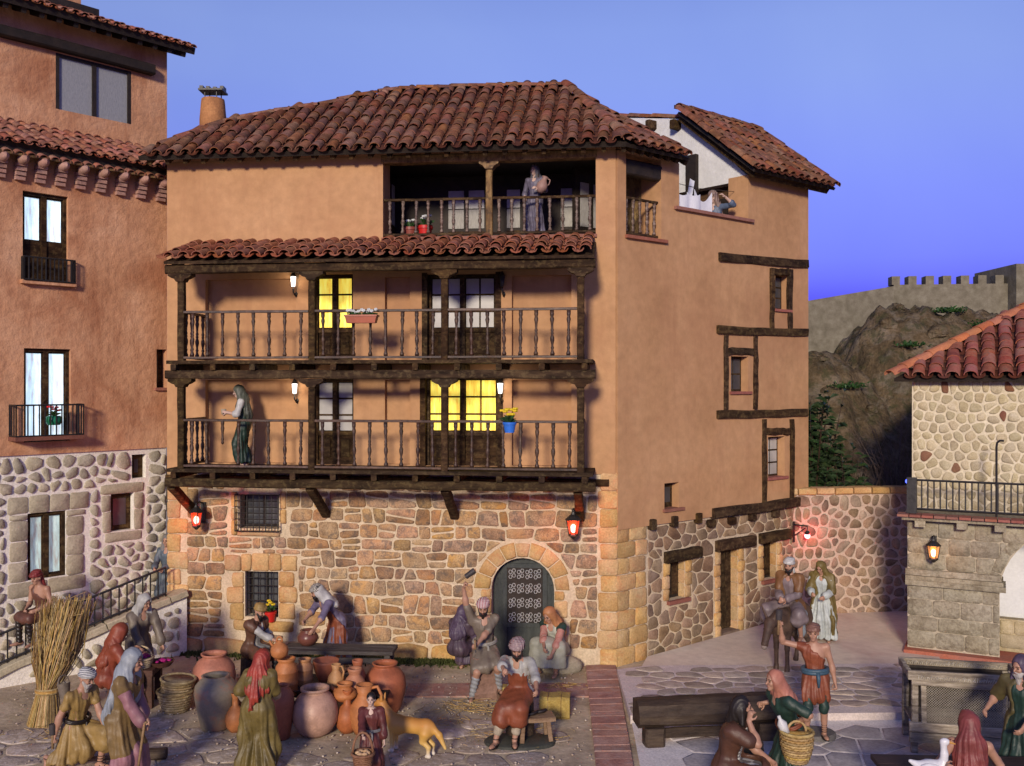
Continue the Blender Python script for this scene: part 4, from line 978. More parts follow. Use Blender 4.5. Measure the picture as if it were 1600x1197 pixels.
for i in range(int(UL / .2)): put('under_tile', t_tileL, lroof, RLf.M @ T(.1 + .2 * i, -.12, -.12) @ RZ(random.gauss(0, .04)))
# attic storey, set back, with its own eave
ATd = 1.25; ATW = Wall(LWl.w(0, 0, -ATd)[:2], LWl.w(LL, 0, -ATd)[:2])
aR = ATW.s(261); za0 = ZC + .5; za1 = ATW.sz(230, 75)[1]; wa = ATW.rect(87, 205, 97, 182)
mb = holed(0, aR, za0, za1 + .1, [wa], 0, .3); att = mb.build('attic_wall', m_plaster2, lh, ATW.M)
MB().box(aR - .3, aR, .302, 3.0, za0 - .6, za1 + .1).build('attic_side_wall', m_plaster2, lh, ATW.M)
MB().box(.0, aR - .02, 1.2, 3, ZC - 1, za1).build('attic_core', m_plaster2, lh, ATW.M)
o = MB(); 
m_grille = pm('grey_mesh_pane', [(.20, .21, .22), (.33, .34, .35)], .5, 30, .2, 60, stretch=(6, 1, .5), fine=.1)
zt_, c = .07, (wa[0] + wa[1]) / 2
for a, b in ((wa[0], wa[0] + zt_), (wa[1] - zt_, wa[1]), (c - .04, c + .04)): o.box(a, b, .0, .1, wa[2], wa[3])
o.box(wa[0] + zt_, c - .04, .0, .1, wa[3] - .06, wa[3]); o.box(c + .04, wa[1] - zt_, .0, .1, wa[3] - .06, wa[3]); o = o.build('attic_window', m_blackwood, lh, ATW.M)
for a, b in ((wa[0] + zt_, c - .04), (c + .04, wa[1] - zt_)): MB().box(a, b, .04, .06, wa[2], wa[3] - .06).build('pane', m_grille, o, ATW.M)
MB().beam((0, -.08, wa[3] + .12), (aR - .35, -.08, wa[3] + .12), .2, .2, .01, 8).build('lintel_beam', m_blackwood, lh, ATW.M)
RLa = Slope(ATW.w(0, za1, .55), (LWl.e.x, LWl.e.y, 0), rad(20), (-LWl.n.x, -LWl.n.y, 0)); UA = aR + .38
aroof = MB().box(0, UA - .05, 0, 2.6, -.07, .07).build('attic_roof', m_blackwood, lh, RLa.M)
va = RLa.px(-40, 40)[0]
tiled(RLa, [(max(0, va), 0), (UA, 0), (UA, 2.6), (max(0, va), 2.6)], aroof, t_tileL, t_chL, 90, 'roof_tile', .205, .25, .018)
for i in range(13):
    x = UA - .25 - i * .32
    if x > 0: MB().beam((x, .05, -.12), (x, .62, -.12), .09, .1, .005, 2).build('rafter_end', m_blackwood, aroof, RLa.M)
pb = ATW.s(140, -.9); MB().box(0, pb, 1.3, 3.0, za1 + .1, ATW.sz(70, -60, -.9)[1]).build('upper_block', m_plaster2, lh, ATW.M)
zz = ATW.sz(150, 12, -.6)[1]; MB().box(0, pb + .25, 1.0, 3.2, zz, zz + .14).build('upper_eave', m_blackwood, lh, ATW.M)
# ------------------------------------------------------------------ ramp beside the left house
RA, RB = G(-160, 1105), G(292, 1022); RP = Wall(RA[:2], RB[:2]); RPL = RP.len
ramp_o = thing('stone_ramp', 'sloping ramp with white mortared rubble parapet rising beside the rust house', 'ramp', RP.M)
zt0, zt1 = RP.sz(0, 1052)[1], RP.sz(286, 930)[1]; s00, s01 = RP.s(0), RP.s(286)
ztop = lambda s: zt0 + (zt1 - zt0) * (s - s00) / (s01 - s00)
mb = MB().prism([(0, -.2), (RPL, -.2), (RPL, ztop(RPL)), (0, ztop(0))], 0, .28); par = mb.build('parapet', m_wmortar, ramp_o, RP.M)
sl_ = (zt1 - zt0) / (s01 - s00)
polys = cells(.05, RPL - .12, .06, ztop(RPL), .24, .22, .36, .065, halves=[(0, ztop(0) - .16, -sl_, 1)], rounds=2, mina=.1)
stones('parapet_stone', polys, m_pebble, par, RP.M, .045, 0, 200)
s = .0
while s < RPL - .1:
    w = random.uniform(.45, .75); e = min(RPL, s + w); MB().beam((s + .01, .12, ztop(s) + .02), (e - .01, .12, ztop(e) + .02), .38, .13, .012, 2).build('coping_stone', m_ashlar_l, ramp_o, RP.M); s = e
mb = MB().prism([(-1, -.2), (RPL + 2.2, -.2), (RPL + 2.2, ztop(RPL + 1.0) - .1), (-1, ztop(-1) - .1)], .281, 1.6); mb.build('ramp_floor', m_ground, ramp_o, RP.M)
g = MB(); sr0, sr1 = RP.s(-30), RP.s(262); hz = RP.sz(262, 892)[1] - ztop(sr1) - .03
for dz in (.06, hz): g.tube([(sr0, .10, ztop(sr0) + dz + .08), (sr1, .10, ztop(sr1) + dz + .08)], .022, 6)
g.build('hand_rail', m_iron, ramp_o, RP.M); k = int((sr1 - sr0) / .135)
for i in range(k + 1):
    s = sr0 + (sr1 - sr0) * i / k; MB().tube([(s, .10, ztop(s) + .06), (s, .10, ztop(s) + hz + .08)], .014, 5).build('rail_bar', m_iron, ramp_o, RP.M)
# ------------------------------------------------------------------ yard wall at the back
BWl = Wall((6.05, 20.75), (9.3, 21.15)); bw = thing('yard_wall', 'cobble faced yard wall with brick coping between the two houses', 'wall', BWl.M)
zbw = BWl.sz(1340, 772)[1]
bcore = MB().box(-.35, BWl.len, 0, .3, -.2, zbw).build('wall_core', pm('pink_mortar', [(.42, .31, .24), (.52, .40, .31)], .95, 3, .4, 40), bw, BWl.M)
m_cob2 = pm('brown_cobble', [(.16, .105, .072), (.25, .175, .12), (.33, .245, .17)], .85, 4, .5, 30, rnd=.28, spec=.15)
polys = cells(-.35, BWl.s(1450), .02, zbw, .24, .215, .38, .045, rounds=2, merge=.06, mina=.1, chip=.006)
stones('wall_stone', polys, m_cob2, bcore, BWl.M, .022, 0, 300)
s = -.3
while s < BWl.len: MB().beam((s + .015, .13, zbw + .07), (s + .40, .13, zbw + .07), .40, .14, .006, 2, ch=.2).build('coping_brick', m_quoin, bw, BWl.M); s += .42
# ------------------------------------------------------------------ right house
HA, HB = G(1418, 1024), (9.30, 17.02); HW = Wall(HA[:2], HB); HL = HW.len + 3.5
rh = thing('arcade_house', 'pale cobbled house with red tiled roof, railed balcony and stone arcade below', 'house', HW.M)
m_ashlar = pm('grey_ashlar', [(.20, .17, .115), (.30, .265, .19), (.36, .325, .24)], .9, 3, .8, 16, rnd=.12, spec=.12, grime=((.15, .12, .08), 10, .5), bdist=.04)
m_cream = pm('cream_mortar', [(.52, .45, .31), (.62, .55, .40)], .95, 2, .4, 30, spec=.1)
m_creamcob = pm('cream_cobble', [(.33, .27, .16), (.42, .355, .22), (.47, .41, .28)], .85, 5, .4, 30, rnd=.14, spec=.12)
zfl = HW.sz(1500, 806)[1]; zpl = .16
aL = HW.s(1562); acz = HW.sz(1562, 928)[1]; aw_ = 1.25; ar = aw_
acx = aL + ar
mb = holed(0, HL, zpl, zfl - .10, [(aL, aL + 2 * ar, -.1, min(zfl - .25, acz + ar))], 0, .55)
top = min(zfl - .25, acz + ar)
for sg in (-1, 1):
    pts = [(acx + sg * ar, top)]
    for i in range(13):
        a = i * math.pi / 24; x, z = acx + sg * ar * math.cos(a), acz + ar * math.sin(a)
        if z < top: pts.append((x, z))
    pts.append((acx + sg * math.sqrt(max(0, ar * ar - (top - acz) ** 2)), top)); mb.prism(pts, .002, .548)
hcore = mb.build('arcade_wall', pm('ashlar_joint', [(.36, .31, .22), (.45, .39, .29)], .95, 3, .3, 30), rh, HW.M)
blk = []; z = zpl + .02; zi0, zi1 = HW.sz(1490, 918)[1], HW.sz(1490, 893)[1]
rowsz = []
while z < zfl - .14:
    h = random.uniform(.24, .32)
    if z < zi0 < z + h + .1: h = zi0 - z
    if z < zfl - .14 < z + h + .12: h = zfl - .14 - z
    rowsz.append((z, z + h)); z += h
    if abs(z - zi0) < .01: z = zi1
for k, (z0, z1) in enumerate(rowsz):
    s = 0; 
    while s < HL:
        w = random.uniform(.34, .75); e = min(s + w, HL)
        zc_ = (z0 + z1) / 2; lim = ar + (.22 if zc_ > acz else 0.0); half_ = lim if zc_ <= acz else math.sqrt(max(0, lim * lim - (min(z1, 9) - acz) ** 2)) if abs(z1 - acz) < lim else 0
        x0, x1 = acx - half_, acx + half_
        if half_ == 0 or e <= x0 or s >= x1: blk.append((s, e, z0, z1))
        else:
            if s < x0 - .08: blk.append((s, x0, z0, z1))
            if e > x1 + .08: blk.append((x1, e, z0, z1))
        s = e
stones('ashlar_block', [rough_rect(*b, .004, .007) for b in blk], m_ashlar, hcore, HW.M, .022, 0, 200, dome=.05, bev=.05)
vv = [inset(ring_poly((acx, acz), ar + .003, ar + .2, a, a + math.pi / 11, 2), .008) for a in [math.pi * i / 11 for i in range(11)]]
stones('arch_stone', [p for p in vv if len(p) > 2 and max(q[1] for q in p) < zfl - .1], m_ashlar, hcore, HW.M, .03, 0, 20, dome=.05, bev=.05)
im = MB()
for k, (o_, h) in enumerate(((.10, .33), (.06, .6), (.03, 1.0))): z0 = zi0 + (zi1 - zi0) * (0, .33, .62)[k]; im.box(-.03, aL + o_, -.06 - o_ * .6, .56, z0, zi0 + (zi1 - zi0) * h - .002)
im.build('impost_moulding', m_ashlar, hcore, HW.M)
MB().box(-.05, HL, -.22, .5, -.1, zpl).build('red_plinth', pm('red_plinth_paint', [(.30, .085, .05), (.40, .13, .075)], .7, 3, .3, 30, stain=((.24, .12, .10), 1.5, .5)), rh, HW.M)
ms_ = pm('white_render', [(.58, .59, .60), (.68, .69, .70)], .9, 2, .2, 30, fine=.04)
MB().box(-.0, HL, 1.5, 1.6, 0, zfl).build('arcade_back_wall', ms_, rh, HW.M); MB().box(.0, .12, .56, 1.5, 0, zfl - .1).build('arcade_end_wall', ms_, rh, HW.M)
low = []
for k in range(2):
    s = aL + .0 - (.2 if k else 0)
    while s < HL: low.append(rough_rect(max(s, aL), s + .42, zpl + .26 * k, zpl + .26 * (k + 1), .003, .006)); s += .44
lw_ = MB().box(aL - .2, HL, .75, .95, 0, zpl + .54).build('arcade_bench_wall', m_creamcob, rh, HW.M); stones('bench_block', low, m_creamcob, lw_, HW.M @ T(0, .75, 0), .02, 0, 40, dome=.05, bev=.05)
# balcony slab with tile edge and iron rail
sl = MB().box(-.08, HL, -.26, 1.0, zfl - .10, zfl - .03).build('balcony_slab', m_ashlar, rh, HW.M)
s = -.16
while s < HL: MB().box(s + .008, s + .20, -.36, -.0, zfl - .03, zfl + .012).build('edge_tile', m_brick_sill, sl, HW.M @ RX(0)); s += .208
for u in (1439, 1504, 1563, 1622): s = HW.s(u); MB().box(s - .09, s + .09, -.24, .0, zfl - .22, zfl - .101).build('slab_corbel', m_ashlar, sl, HW.M)
zr = HW.sz(1500, 752)[1]
MB().box(-.0, .17, -.19, -.02, zfl + .02, zr + .04).build('rail_pier', m_iron, rh, HW.M)
rl_ = MB()
for z in (zfl + .10, zr): rl_.tube([(.17, -.1, z), (HL, -.1, z)], .022, 6)
rl_.build('balcony_rail', m_iron, rh, HW.M); s = .25
while s < HL: MB().tube([(s, -.1, zfl + .10), (s, -.1, zr)], .015, 5).build('rail_bar', m_iron, rh, HW.M); s += .105
# upper wall set back, cobbles, roof
UD = .75; zev = 5.18; UWm = HW.M @ T(0, UD, 0)
uL = HW.s(1425, -UD)
ucore = MB().box(uL, HL, 0, .3, zfl - .02, zev).build('upper_wall', m_cream, rh, UWm)
MB().box(uL, uL + .3, .301, 4, zfl, zev).build('upper_side_wall', m_cream, rh, UWm)
polys = cells(uL + .01, HW.s(1640, -UD), zfl + .02, zev - .02, .185, .185, .38, .035, rounds=2, rk=.2, merge=.05, mina=.1)
st_ = stones('wall_cobble', polys, m_creamcob, ucore, UWm, .02, 0, 300)
stones('wall_cobble', cells(HW.s(1640, -UD), HL, zfl + .02, zev - .02, .185, .185, .38, .035, rounds=1, merge=.05), m_creamcob, ucore, UWm, .02, 0, 0)
m_rustcob = pm('rust_cobble', [(.16, .07, .04), (.24, .12, .06)], .85, 5, .4, 30, rnd=.2)
for o in st_:
    if random.random() < .07: o.data.materials[0] = m_rustcob
rev = Slope(HW.w(uL - .30, zev, -UD + .30), (HW.e.x, HW.e.y, 0), rad(27), (-HW.n.x, -HW.n.y, 0))
m_tileR = pm('red_tile', [(.20, .06, .042), (.29, .095, .066), (.36, .155, .105)], .8, 6, .4, 45, rnd=.22, spec=.2, grime=((.13, .08, .06), 6, .5))
t_tileR = tile_mesh('roof_tile', m_tileR, .46, .125, .105); t_chR = tile_mesh('channel_tile_r', m_chan, .44, .11, .095, hgt=-.6, n=4)
hp = rev.px(1600, 490); uE = HL - uL + .3; k = hp[1] / hp[0]
polyE = [(0, 0), (uE, 0), (uE, uE * k), ]
rroof = MB(); rroof.add([(x, y, .01) for x, y in polyE] + [(x, y, -.06) for x, y in polyE], [(0, 1, 2), (5, 4, 3), (0, 1, 4, 3), (1, 2, 5, 4), (2, 0, 3, 5)]); rroof = rroof.build('roof', m_blackwood, rh, rev.M)
tiled(rev, polyE, rroof, t_tileR, t_chR, 150, 'roof_tile', .30, .34, .012)
ridge(rev.M @ Vector((-.05, -.03, 0)), rev.M @ Vector((uE, uE * k, 0)), rroof, 'hip_tile', tile_mesh('hip_tile', pm('orange_tile', [(.38, .13, .06), (.48, .19, .09)], .85, 5, .4, 30, rnd=.15), .46, .14, .12), .09)
zA = rev.M @ Vector((uE, uE * k, 0)); zB = rev.M @ Vector((0, 0, 0)); zC2 = zB + Vector((HW.e.x * .3 - HW.n.x * 7, HW.e.y * .3 - HW.n.y * 7, 0))
MB().add([zB, zA, zC2], [(0, 1, 2)]).build('hip_slope', m_tileR, rroof, I4)
tb = MB(); s, z = HW.sz(1557, 690, 0); zt = HW.sz(1557, 688)[1]
pts = [(s, -.1, zfl + .03), (s, -.1, zt - .12), (s + .01, -.1, zt - .04), (s + .05, -.1, zt), (s + .12, -.1, zt)]
hk = tb.tube(pts, .022, 6).build('bent_pole', m_iron, None, HW.M); tag(hk, 'thin black iron pole with bent top fixed to the balcony rail', 'pole')
# ------------------------------------------------------------------ hill and castle behind
m_hill = pm('hill_rock', [(.045, .036, .022), (.11, .078, .044), (.20, .148, .095)], .95, 1.3, 1.0, 7, stain=((.22, .19, .15), 2.2, .5), grime=((.05, .055, .025), 3, .6), fine=.15, spec=.08, bdist=.15)
from mathutils import noise as mnoise
def terrain(name, x0, x1, y0, y1, nx, ny, fn, mat, label=None):
    vs = []; fs = []
    for j in range(ny + 1):
        for i in range(nx + 1):
            x = x0 + (x1 - x0) * i / nx; y = y0 + (y1 - y0) * j / ny; vs.append((x, y, fn(x, y)))
    for j in range(ny):
        for i in range(nx): a = j * (nx + 1) + i; fs.append((a, a + 1, a + nx + 2, a + nx + 1))
    me = bpy.data.meshes.new(name); me.from_pydata(vs, [], fs); me.polygons.foreach_set('use_smooth', [True] * len(me.polygons)); me.materials.append(mat)
    o = bpy.data.objects.new(name, me); link(o); o['kind'] = 'structure'; return o
def sm(a, b, x): t = min(1, max(0, (x - a) / (b - a))); return t * t * (3 - 2 * t)
def hillz(x, y):
    p = Vector((x * .55, y * .55, 3)); n = mnoise.fractal(p, .9, 2.0, 5); r = 1 - abs(mnoise.noise(Vector((x * .8, y * .8, 9))))
    m1 = 7.2 * math.exp(-((x - 12.4) / 4.2) ** 4 - ((y - 28.5) / 3.6) ** 2); m2 = 5.9 * math.exp(-((x - 8.6) / 2.6) ** 4 - ((y - 27) / 2.6) ** 2); m3 = 5.6 * math.exp(-((x - 19) / 5) ** 2 - ((y - 29) / 3) ** 2)
    base = 3.5 * sm(26, 33, y)
    f = mnoise.fractal(Vector((x * 2.6, y * 2.6, 5)), .8, 2.1, 4); g = mnoise.noise(Vector((x * 1.7 + y * .6, y * .5, 2)))
    return -.4 + max(m1, m2, m3, base) * 1.0 + (n * .38 + r * .35 + f * .16 + abs(g) * .35) * sm(22.6, 25, y) * (.5 + .5 * sm(0, 2, max(m1, m2, m3)))
terrain('hill', 5.2, 30, 22.3, 36, 260, 150, hillz, m_hill)
terrain('hills', -60, 60, 36, 50, 60, 8, lambda x, y: -.3 + 1.6 * sm(36, 44, y), m_hill)
CWa = Wall((5.0, 33.0), (13.6, 34.2)); CWb = Wall((13.6, 34.2), (19.0, 33.6)); CWc = Wall((18.75, 33.2), (26, 33.2))
m_castle = pm('castle_stone', [(.12, .105, .075), (.17, .15, .11), (.22, .20, .15)], .95, 3.5, .8, 6, fine=.08, spec=.08, stain=((.11, .10, .065), .5, .4))
cas = thing('castle_wall', 'distant grey castle wall with square battlements along the hilltop', 'castle wall', CWa.M)
zl, zr_ = CWa.sz(1263, 470)[1], CWa.sz(1385, 447)[1]
MB().prism([(0, 1), (CWa.len, 1), (CWa.len, zr_), (CWa.s(1263), zl), (0, zl - .6)], 0, .8).build('sloping_wall', m_castle, cas, CWa.M)
zt = CWb.sz(1480, 444)[1]; MB().box(.0, CWb.len, .0, .9, 1, zt).build('straight_wall', m_castle, cas, CWb.M)
for u in (1400, 1426, 1453, 1480, 1508, 1535, 1562): s = CWb.s(u); MB().box(s - .14, s + .14, 0.002, .5, zt - .002, zt + .30).build('merlon', m_castle, cas, CWb.M)
s = CWc.s(1588); MB().box(s, s + 4, 0, 3, 1, CWc.sz(1590, 412)[1]).build('tower', m_castle, cas, CWc.M)
# ------------------------------------------------------------------ soft bodies: a distance field meshed into one skin
def surfnet(D, org, h):
    ins = D < 0; nx, ny, nz = D.shape; C8 = [(i, j, k) for i in (0, 1) for j in (0, 1) for k in (0, 1)]
    cnt = sum(ins[i:nx - 1 + i, j:ny - 1 + j, k:nz - 1 + k].astype(np.int8) for i, j, k in C8); act = (cnt > 0) & (cnt < 8)
    idx = -np.ones(act.shape, np.int64); I, J, K = np.nonzero(act); n = len(I); idx[act] = np.arange(n)
    val = {o: D[I + o[0], J + o[1], K + o[2]] for o in C8}; acc = np.zeros((n, 3)); num = np.zeros(n)
    for o1 in C8:
        for ax in range(3):
            if o1[ax]: continue
            o2 = tuple(1 if q == ax else o1[q] for q in range(3)); d1, d2 = val[o1], val[o2]; m = (d1 < 0) != (d2 < 0)
            t = np.where(m, d1 / np.where(m, d1 - d2, 1), 0)
            for q in range(3): acc[:, q] += np.where(m, o1[q] + (t if q == ax else 0), 0)
            num += m
    V = (np.stack([I, J, K], 1) + acc / np.maximum(num, 1)[:, None]) * h + org
    Fs = []
    for ax in range(3):
        b, c = [(1, 2), (2, 0), (0, 1)][ax]
        sl0 = [slice(1, None)] * 3; sl0[ax] = slice(0, -1); sl1 = [slice(1, None)] * 3; sl1[ax] = slice(1, None)
        lim = [slice(None)] * 3; A = ins[tuple(sl0)]; B = ins[tuple(sl1)]
        e = np.argwhere(A != B)
        if not len(e): continue
        base = e + 1; base[:, ax] -= 1; inside_first = A[A != B]
        def cell(db, dc):
            q = base.copy(); q[:, b] -= db; q[:, c] -= dc
            ok = (q >= 0).all(1) & (q[:, 0] < nx - 1) & (q[:, 1] < ny - 1) & (q[:, 2] < nz - 1); r = -np.ones(len(q), np.int64); r[ok] = idx[q[ok, 0], q[ok, 1], q[ok, 2]]; return r
        quad = np.stack([cell(0, 0), cell(1, 0), cell(1, 1), cell(0, 1)], 1)
        quad[~inside_first] = quad[~inside_first][:, ::-1]; Fs.append(quad[(quad >= 0).all(1)])
    return V, np.concatenate(Fs)
def V3(p): return np.array((p[0], p[1], p[2]), float)
def pd(P, pr):
    """distance from points P (N,3) to one primitive"""
    ty = pr[0]
    if ty == 'c':
        a, b, ra, rb = pr[1], pr[2], pr[3], pr[4]; fl = pr[6]
        Q = P - a; ba = b - a
        if fl is not None:
            ax, s = fl; Q = Q + np.outer(Q @ ax, ax) * (s - 1); ba = ba + ax * (ba @ ax) * (s - 1)
        h = np.clip(Q @ ba / max(ba @ ba, 1e-9), 0, 1); return np.linalg.norm(Q - h[:, None] * ba, axis=1) - (ra + (rb - ra) * h)
    if ty == 'e':
        c, r, R = pr[1], pr[2], pr[3]; Q = (P - c) @ R; k0 = np.linalg.norm(Q / r, axis=1); k1 = np.linalg.norm(Q / (r * r), axis=1); return k0 * (k0 - 1) / np.maximum(k1, 1e-6)
def cone(a, b, ra, rb, k=.03, flat=None): return ('c', V3(a), V3(b), ra, rb, k, None if flat is None else (V3(flat[0]), flat[1]))
def ell(c, r, R=None, k=.03): return ('e', V3(c), np.array(r, float), np.eye(3) if R is None else R, k)
def field(prims, vox, subs=(), planes=(), fold=None, disp=None):
    lo, hi = np.full(3, 1e9), np.full(3, -1e9); bb = []
    for p in prims:
        if p[0] == 'c': r = max(p[3], p[4]) + .01; l = np.minimum(p[1], p[2]) - r; u = np.maximum(p[1], p[2]) + r
        else: r = max(p[2]) + .01; l = p[1] - r; u = p[1] + r
        bb.append((l, u)); lo = np.minimum(lo, l); hi = np.maximum(hi, u)
    lo -= vox * 2; hi += vox * 2; n = np.ceil((hi - lo) / vox).astype(int) + 1; D = np.full(n, 1.0)
    gx = [lo[q] + np.arange(n[q]) * vox for q in range(3)]
    def block(l, u, pad):
        s = [slice(max(0, int((l[q] - pad - lo[q]) / vox)), min(n[q], int((u[q] + pad - lo[q]) / vox) + 2)) for q in range(3)]
        X = np.meshgrid(*[gx[q][s[q]] for q in range(3)], indexing='ij'); return tuple(s), np.stack([x.ravel() for x in X], 1)
    for p, (l, u) in zip(prims, bb):
        k = p[5] if p[0] == 'c' else p[4]
        s, P = block(l, u, .05 + k); d = pd(P, p).reshape(D[s].shape); cur = D[s]
        h = np.clip(.5 + .5 * (cur - d) / k, 0, 1); D[s] = cur + (d - cur) * h - k * h * (1 - h)
    for p in subs:
        if p[0] == 'c': r = max(p[3], p[4]) + .02; l = np.minimum(p[1], p[2]) - r; u = np.maximum(p[1], p[2]) + r
        else: r = max(p[2]) + .02; l = p[1] - r; u = p[1] + r
        if (l > hi).any() or (u < lo).any(): continue
        s, P = block(l, u, .02)
        if 0 in D[s].shape: continue
        D[s] = np.maximum(D[s], -pd(P, p).reshape(D[s].shape))
    if planes:
        X = np.meshgrid(*gx, indexing='ij')
        for pt, nn in planes: D = np.maximum(D, (X[0] - pt[0]) * nn[0] + (X[1] - pt[1]) * nn[1] + (X[2] - pt[2]) * nn[2])
    D[0] = D[-1] = 1; D[:, 0] = D[:, -1] = 1; D[:, :, 0] = D[:, :, -1] = 1
    V, Q = surfnet(D, lo, vox)
    if fold:
        a, b, c, d = (V[Q[:, i]] for i in range(4)); fn = np.cross(c - a, d - b); N = np.zeros_like(V)
        for i in range(4): np.add.at(N, Q[:, i], fn)
        N /= np.maximum(np.linalg.norm(N, axis=1), 1e-9)[:, None]; V = V + N * fold(V)[:, None]
    return V, Q
def np_mesh(name, V, Q, mat):
    me = bpy.data.meshes.new(name); me.vertices.add(len(V)); me.vertices.foreach_set('co', V.astype(np.float32).ravel()); me.loops.add(Q.size); me.loops.foreach_set('vertex_index', Q.astype(np.int32).ravel())
    me.polygons.add(len(Q)); me.polygons.foreach_set('loop_start', np.arange(0, Q.size, 4, dtype=np.int32)); me.polygons.foreach_set('use_smooth', np.ones(len(Q), bool)); me.update(calc_edges=True); me.materials.append(mat); return me
def soft(name, prims, mat, parent, M, vox=.015, **kw):
    V, Q = field(prims, vox, **kw); o = bpy.data.objects.new(name, np_mesh(name, V, Q, mat)); return link(o, parent, M)
# ------------------------------------------------------------------ figures
def clay(name, c, rough=.5, var=.22, spec=.4, wash=.34):
    c = tuple(x * .72 for x in c)
    d = tuple(x * (1 - wash) for x in c); return pm('cloth_' + name, [d, c, tuple(min(1, x * (1 + var)) for x in c)], rough, 4, .35, 34, fine=.04, spec=spec, bdist=.010)
m_skin = pm('painted_skin', [(.31, .165, .105), (.39, .215, .145)], .5, 4, .05, 30, fine=.03, spec=.4)
m_skin2 = pm('painted_pale_skin', [(.42, .28, .22), (.50, .35, .28)], .5, 4, .05, 30, fine=.03, spec=.4)
m_eye = pm('painted_eye', [(.03, .018, .012), (.05, .03, .02)], .3, 5, 0, 10, fine=0, spec=.5)
m_hairb = clay('black_hair', (.018, .013, .011), .5); m_hairg = clay('grey_beard', (.50, .46, .42), .6); m_hairbr = clay('brown_hair', (.05, .027, .016), .5)
m_leather = clay('dark_leather', (.022, .015, .012), .4)
def stripes(name, cols, scale, axis=2, rough=.6, band=.5, wob=0.3):
    key = 'cloth_' + name
    if key in MATS: return MATS[key]
    m = bpy.data.materials.new(key); m.use_nodes = True; t = NT(m); b = t.n['Principled BSDF']; tc = t.new('ShaderNodeTexCoord'); w = t.new('ShaderNodeTexWave'); w.bands_direction = 'XYZ'[axis]
    t.l.new(tc.outputs['Object'], w.inputs['Vector']); w.inputs['Scale'].default_value = scale; w.inputs['Distortion'].default_value = wob * 4; w.inputs['Detail'].default_value = 1
    k = len(cols); c = t.ramp(w.outputs['Fac'], [(i / k, cc) for i, cc in enumerate(cols)], 'CONSTANT'); t.set(b, 'Base Color', c); b.inputs['Roughness'].default_value = rough; MATS[key] = m; return m
def rotm(ax, a): return Matrix.Rotation(a, 3, ax)
def ik(a, b, l1, l2, pole):
    a, b = Vector(a), Vector(b); d = b - a; L = d.length
    if L > (l1 + l2) * .995: d = d.normalized() * (l1 + l2) * .995; b = a + d; L = d.length
    u = d.normalized(); x = (l1 * l1 - l2 * l2 + L * L) / (2 * L); h = math.sqrt(max(0, l1 * l1 - x * x)); p = Vector(pole); p = p - u * p.dot(u)
    if p.length < 1e-4: p = Vector((1, 0, 0)) - u * u.x
    return a + u * x + p.normalized() * h, b
def skeleton(ph=.92, lean=0, side=0, twist=0, hy=0, hp=0, hr=0, R=None, L=None, fR=None, fL=None, eR=None, eL=None, kR=None, kL=None, off=(0, 0), neck=0):
    """Joints of a figure 1.7 m tall that faces -y; lean forward, hands and feet where told."""
    J = {}; P = Vector((off[0], off[1], ph)); B = rotm('Z', rad(twist)) @ rotm('X', rad(lean)) @ rotm('Y', rad(side)); up = B @ Vector((0, 0, 1)); rt = B @ Vector((1, 0, 0)); fw = B @ Vector((0, -1, 0))
    J['P'] = P; J['W'] = P + up * .13; J['C'] = P + up * .33; J['N'] = P + up * .50; J['up'] = up; J['rt'] = rt; J['fw'] = fw
    Hd = rotm('Z', rad(twist + hy)) @ rotm('X', rad(lean * .45 + hp)) @ rotm('Y', rad(hr)); J['HR'] = Hd; nu = (Hd @ Vector((0, 0, 1)) + up).normalized()
    J['H'] = J['N'] + nu * .165 + (Hd @ Vector((0, -1, 0))) * .02; J['hf'] = Hd @ Vector((0, -1, 0)); J['hu'] = Hd @ Vector((0, 0, 1)); J['hx'] = Hd @ Vector((1, 0, 0))
    for s, sg, hand, foot, ep, kp in (('R', -1, R, fR, eR, kR), ('L', 1, L, fL, eL, kL)):
        sh = J['N'] + rt * (.175 * sg) - up * .055; hip = P + rt * (.09 * sg) - up * .03; J['S' + s] = sh; J['Q' + s] = hip
        hand = Vector(hand) if hand is not None else sh + Vector((.08 * sg, -.06, -.50))
        el, w = ik(sh, hand, .285, .25, ep or (.5 * sg, .6, -.6)); J['E' + s] = el; J['H' + s] = w
        foot = Vector(foot) if foot is not None else Vector((hip.x + .02 * sg, hip.y, .07))
        kn, an = ik(hip, foot, .43, .42, kp or (0.05 * sg, -1, .1)); J['K' + s] = kn; J['A' + s] = an
    return J
def hand_prims(w, d, pn, sg, curl):
    d = Vector(d).normalized(); pn = Vector(pn); pn = (pn - d * pn.dot(d)).normalized(); l = d.cross(pn) * sg; o = []
    o.append(cone(w, w + d * .075, .028, .036, .015, (pn, 1.9)))
    for i, (off, ln) in enumerate(((-.028, .062), (-.0095, .078), (.0095, .072), (.027, .055))):
        a = w + d * (.082 - abs(i - 1.4) * .004) - l * off; c = curl * (1 + .12 * i)
        d1 = d * math.cos(c * .8) + pn * math.sin(c * .8); d2 = d * math.cos(c * 1.9) + pn * math.sin(c * 1.9); m = a + d1 * ln * .5; o += [cone(a, m, .0105, .0095, .004), cone(m, m + d2 * ln * .55, .0095, .008, .004)]
    a = w + d * .022 + l * .03; m = a + (d * .62 + l * .7 + pn * .25 * (1 + curl)).normalized() * .042; o += [cone(a, m, .013, .011, .006), cone(m, m + (d * .85 + l * .1 + pn * .5 * curl).normalized() * .034, .011, .009, .004)]
    return o
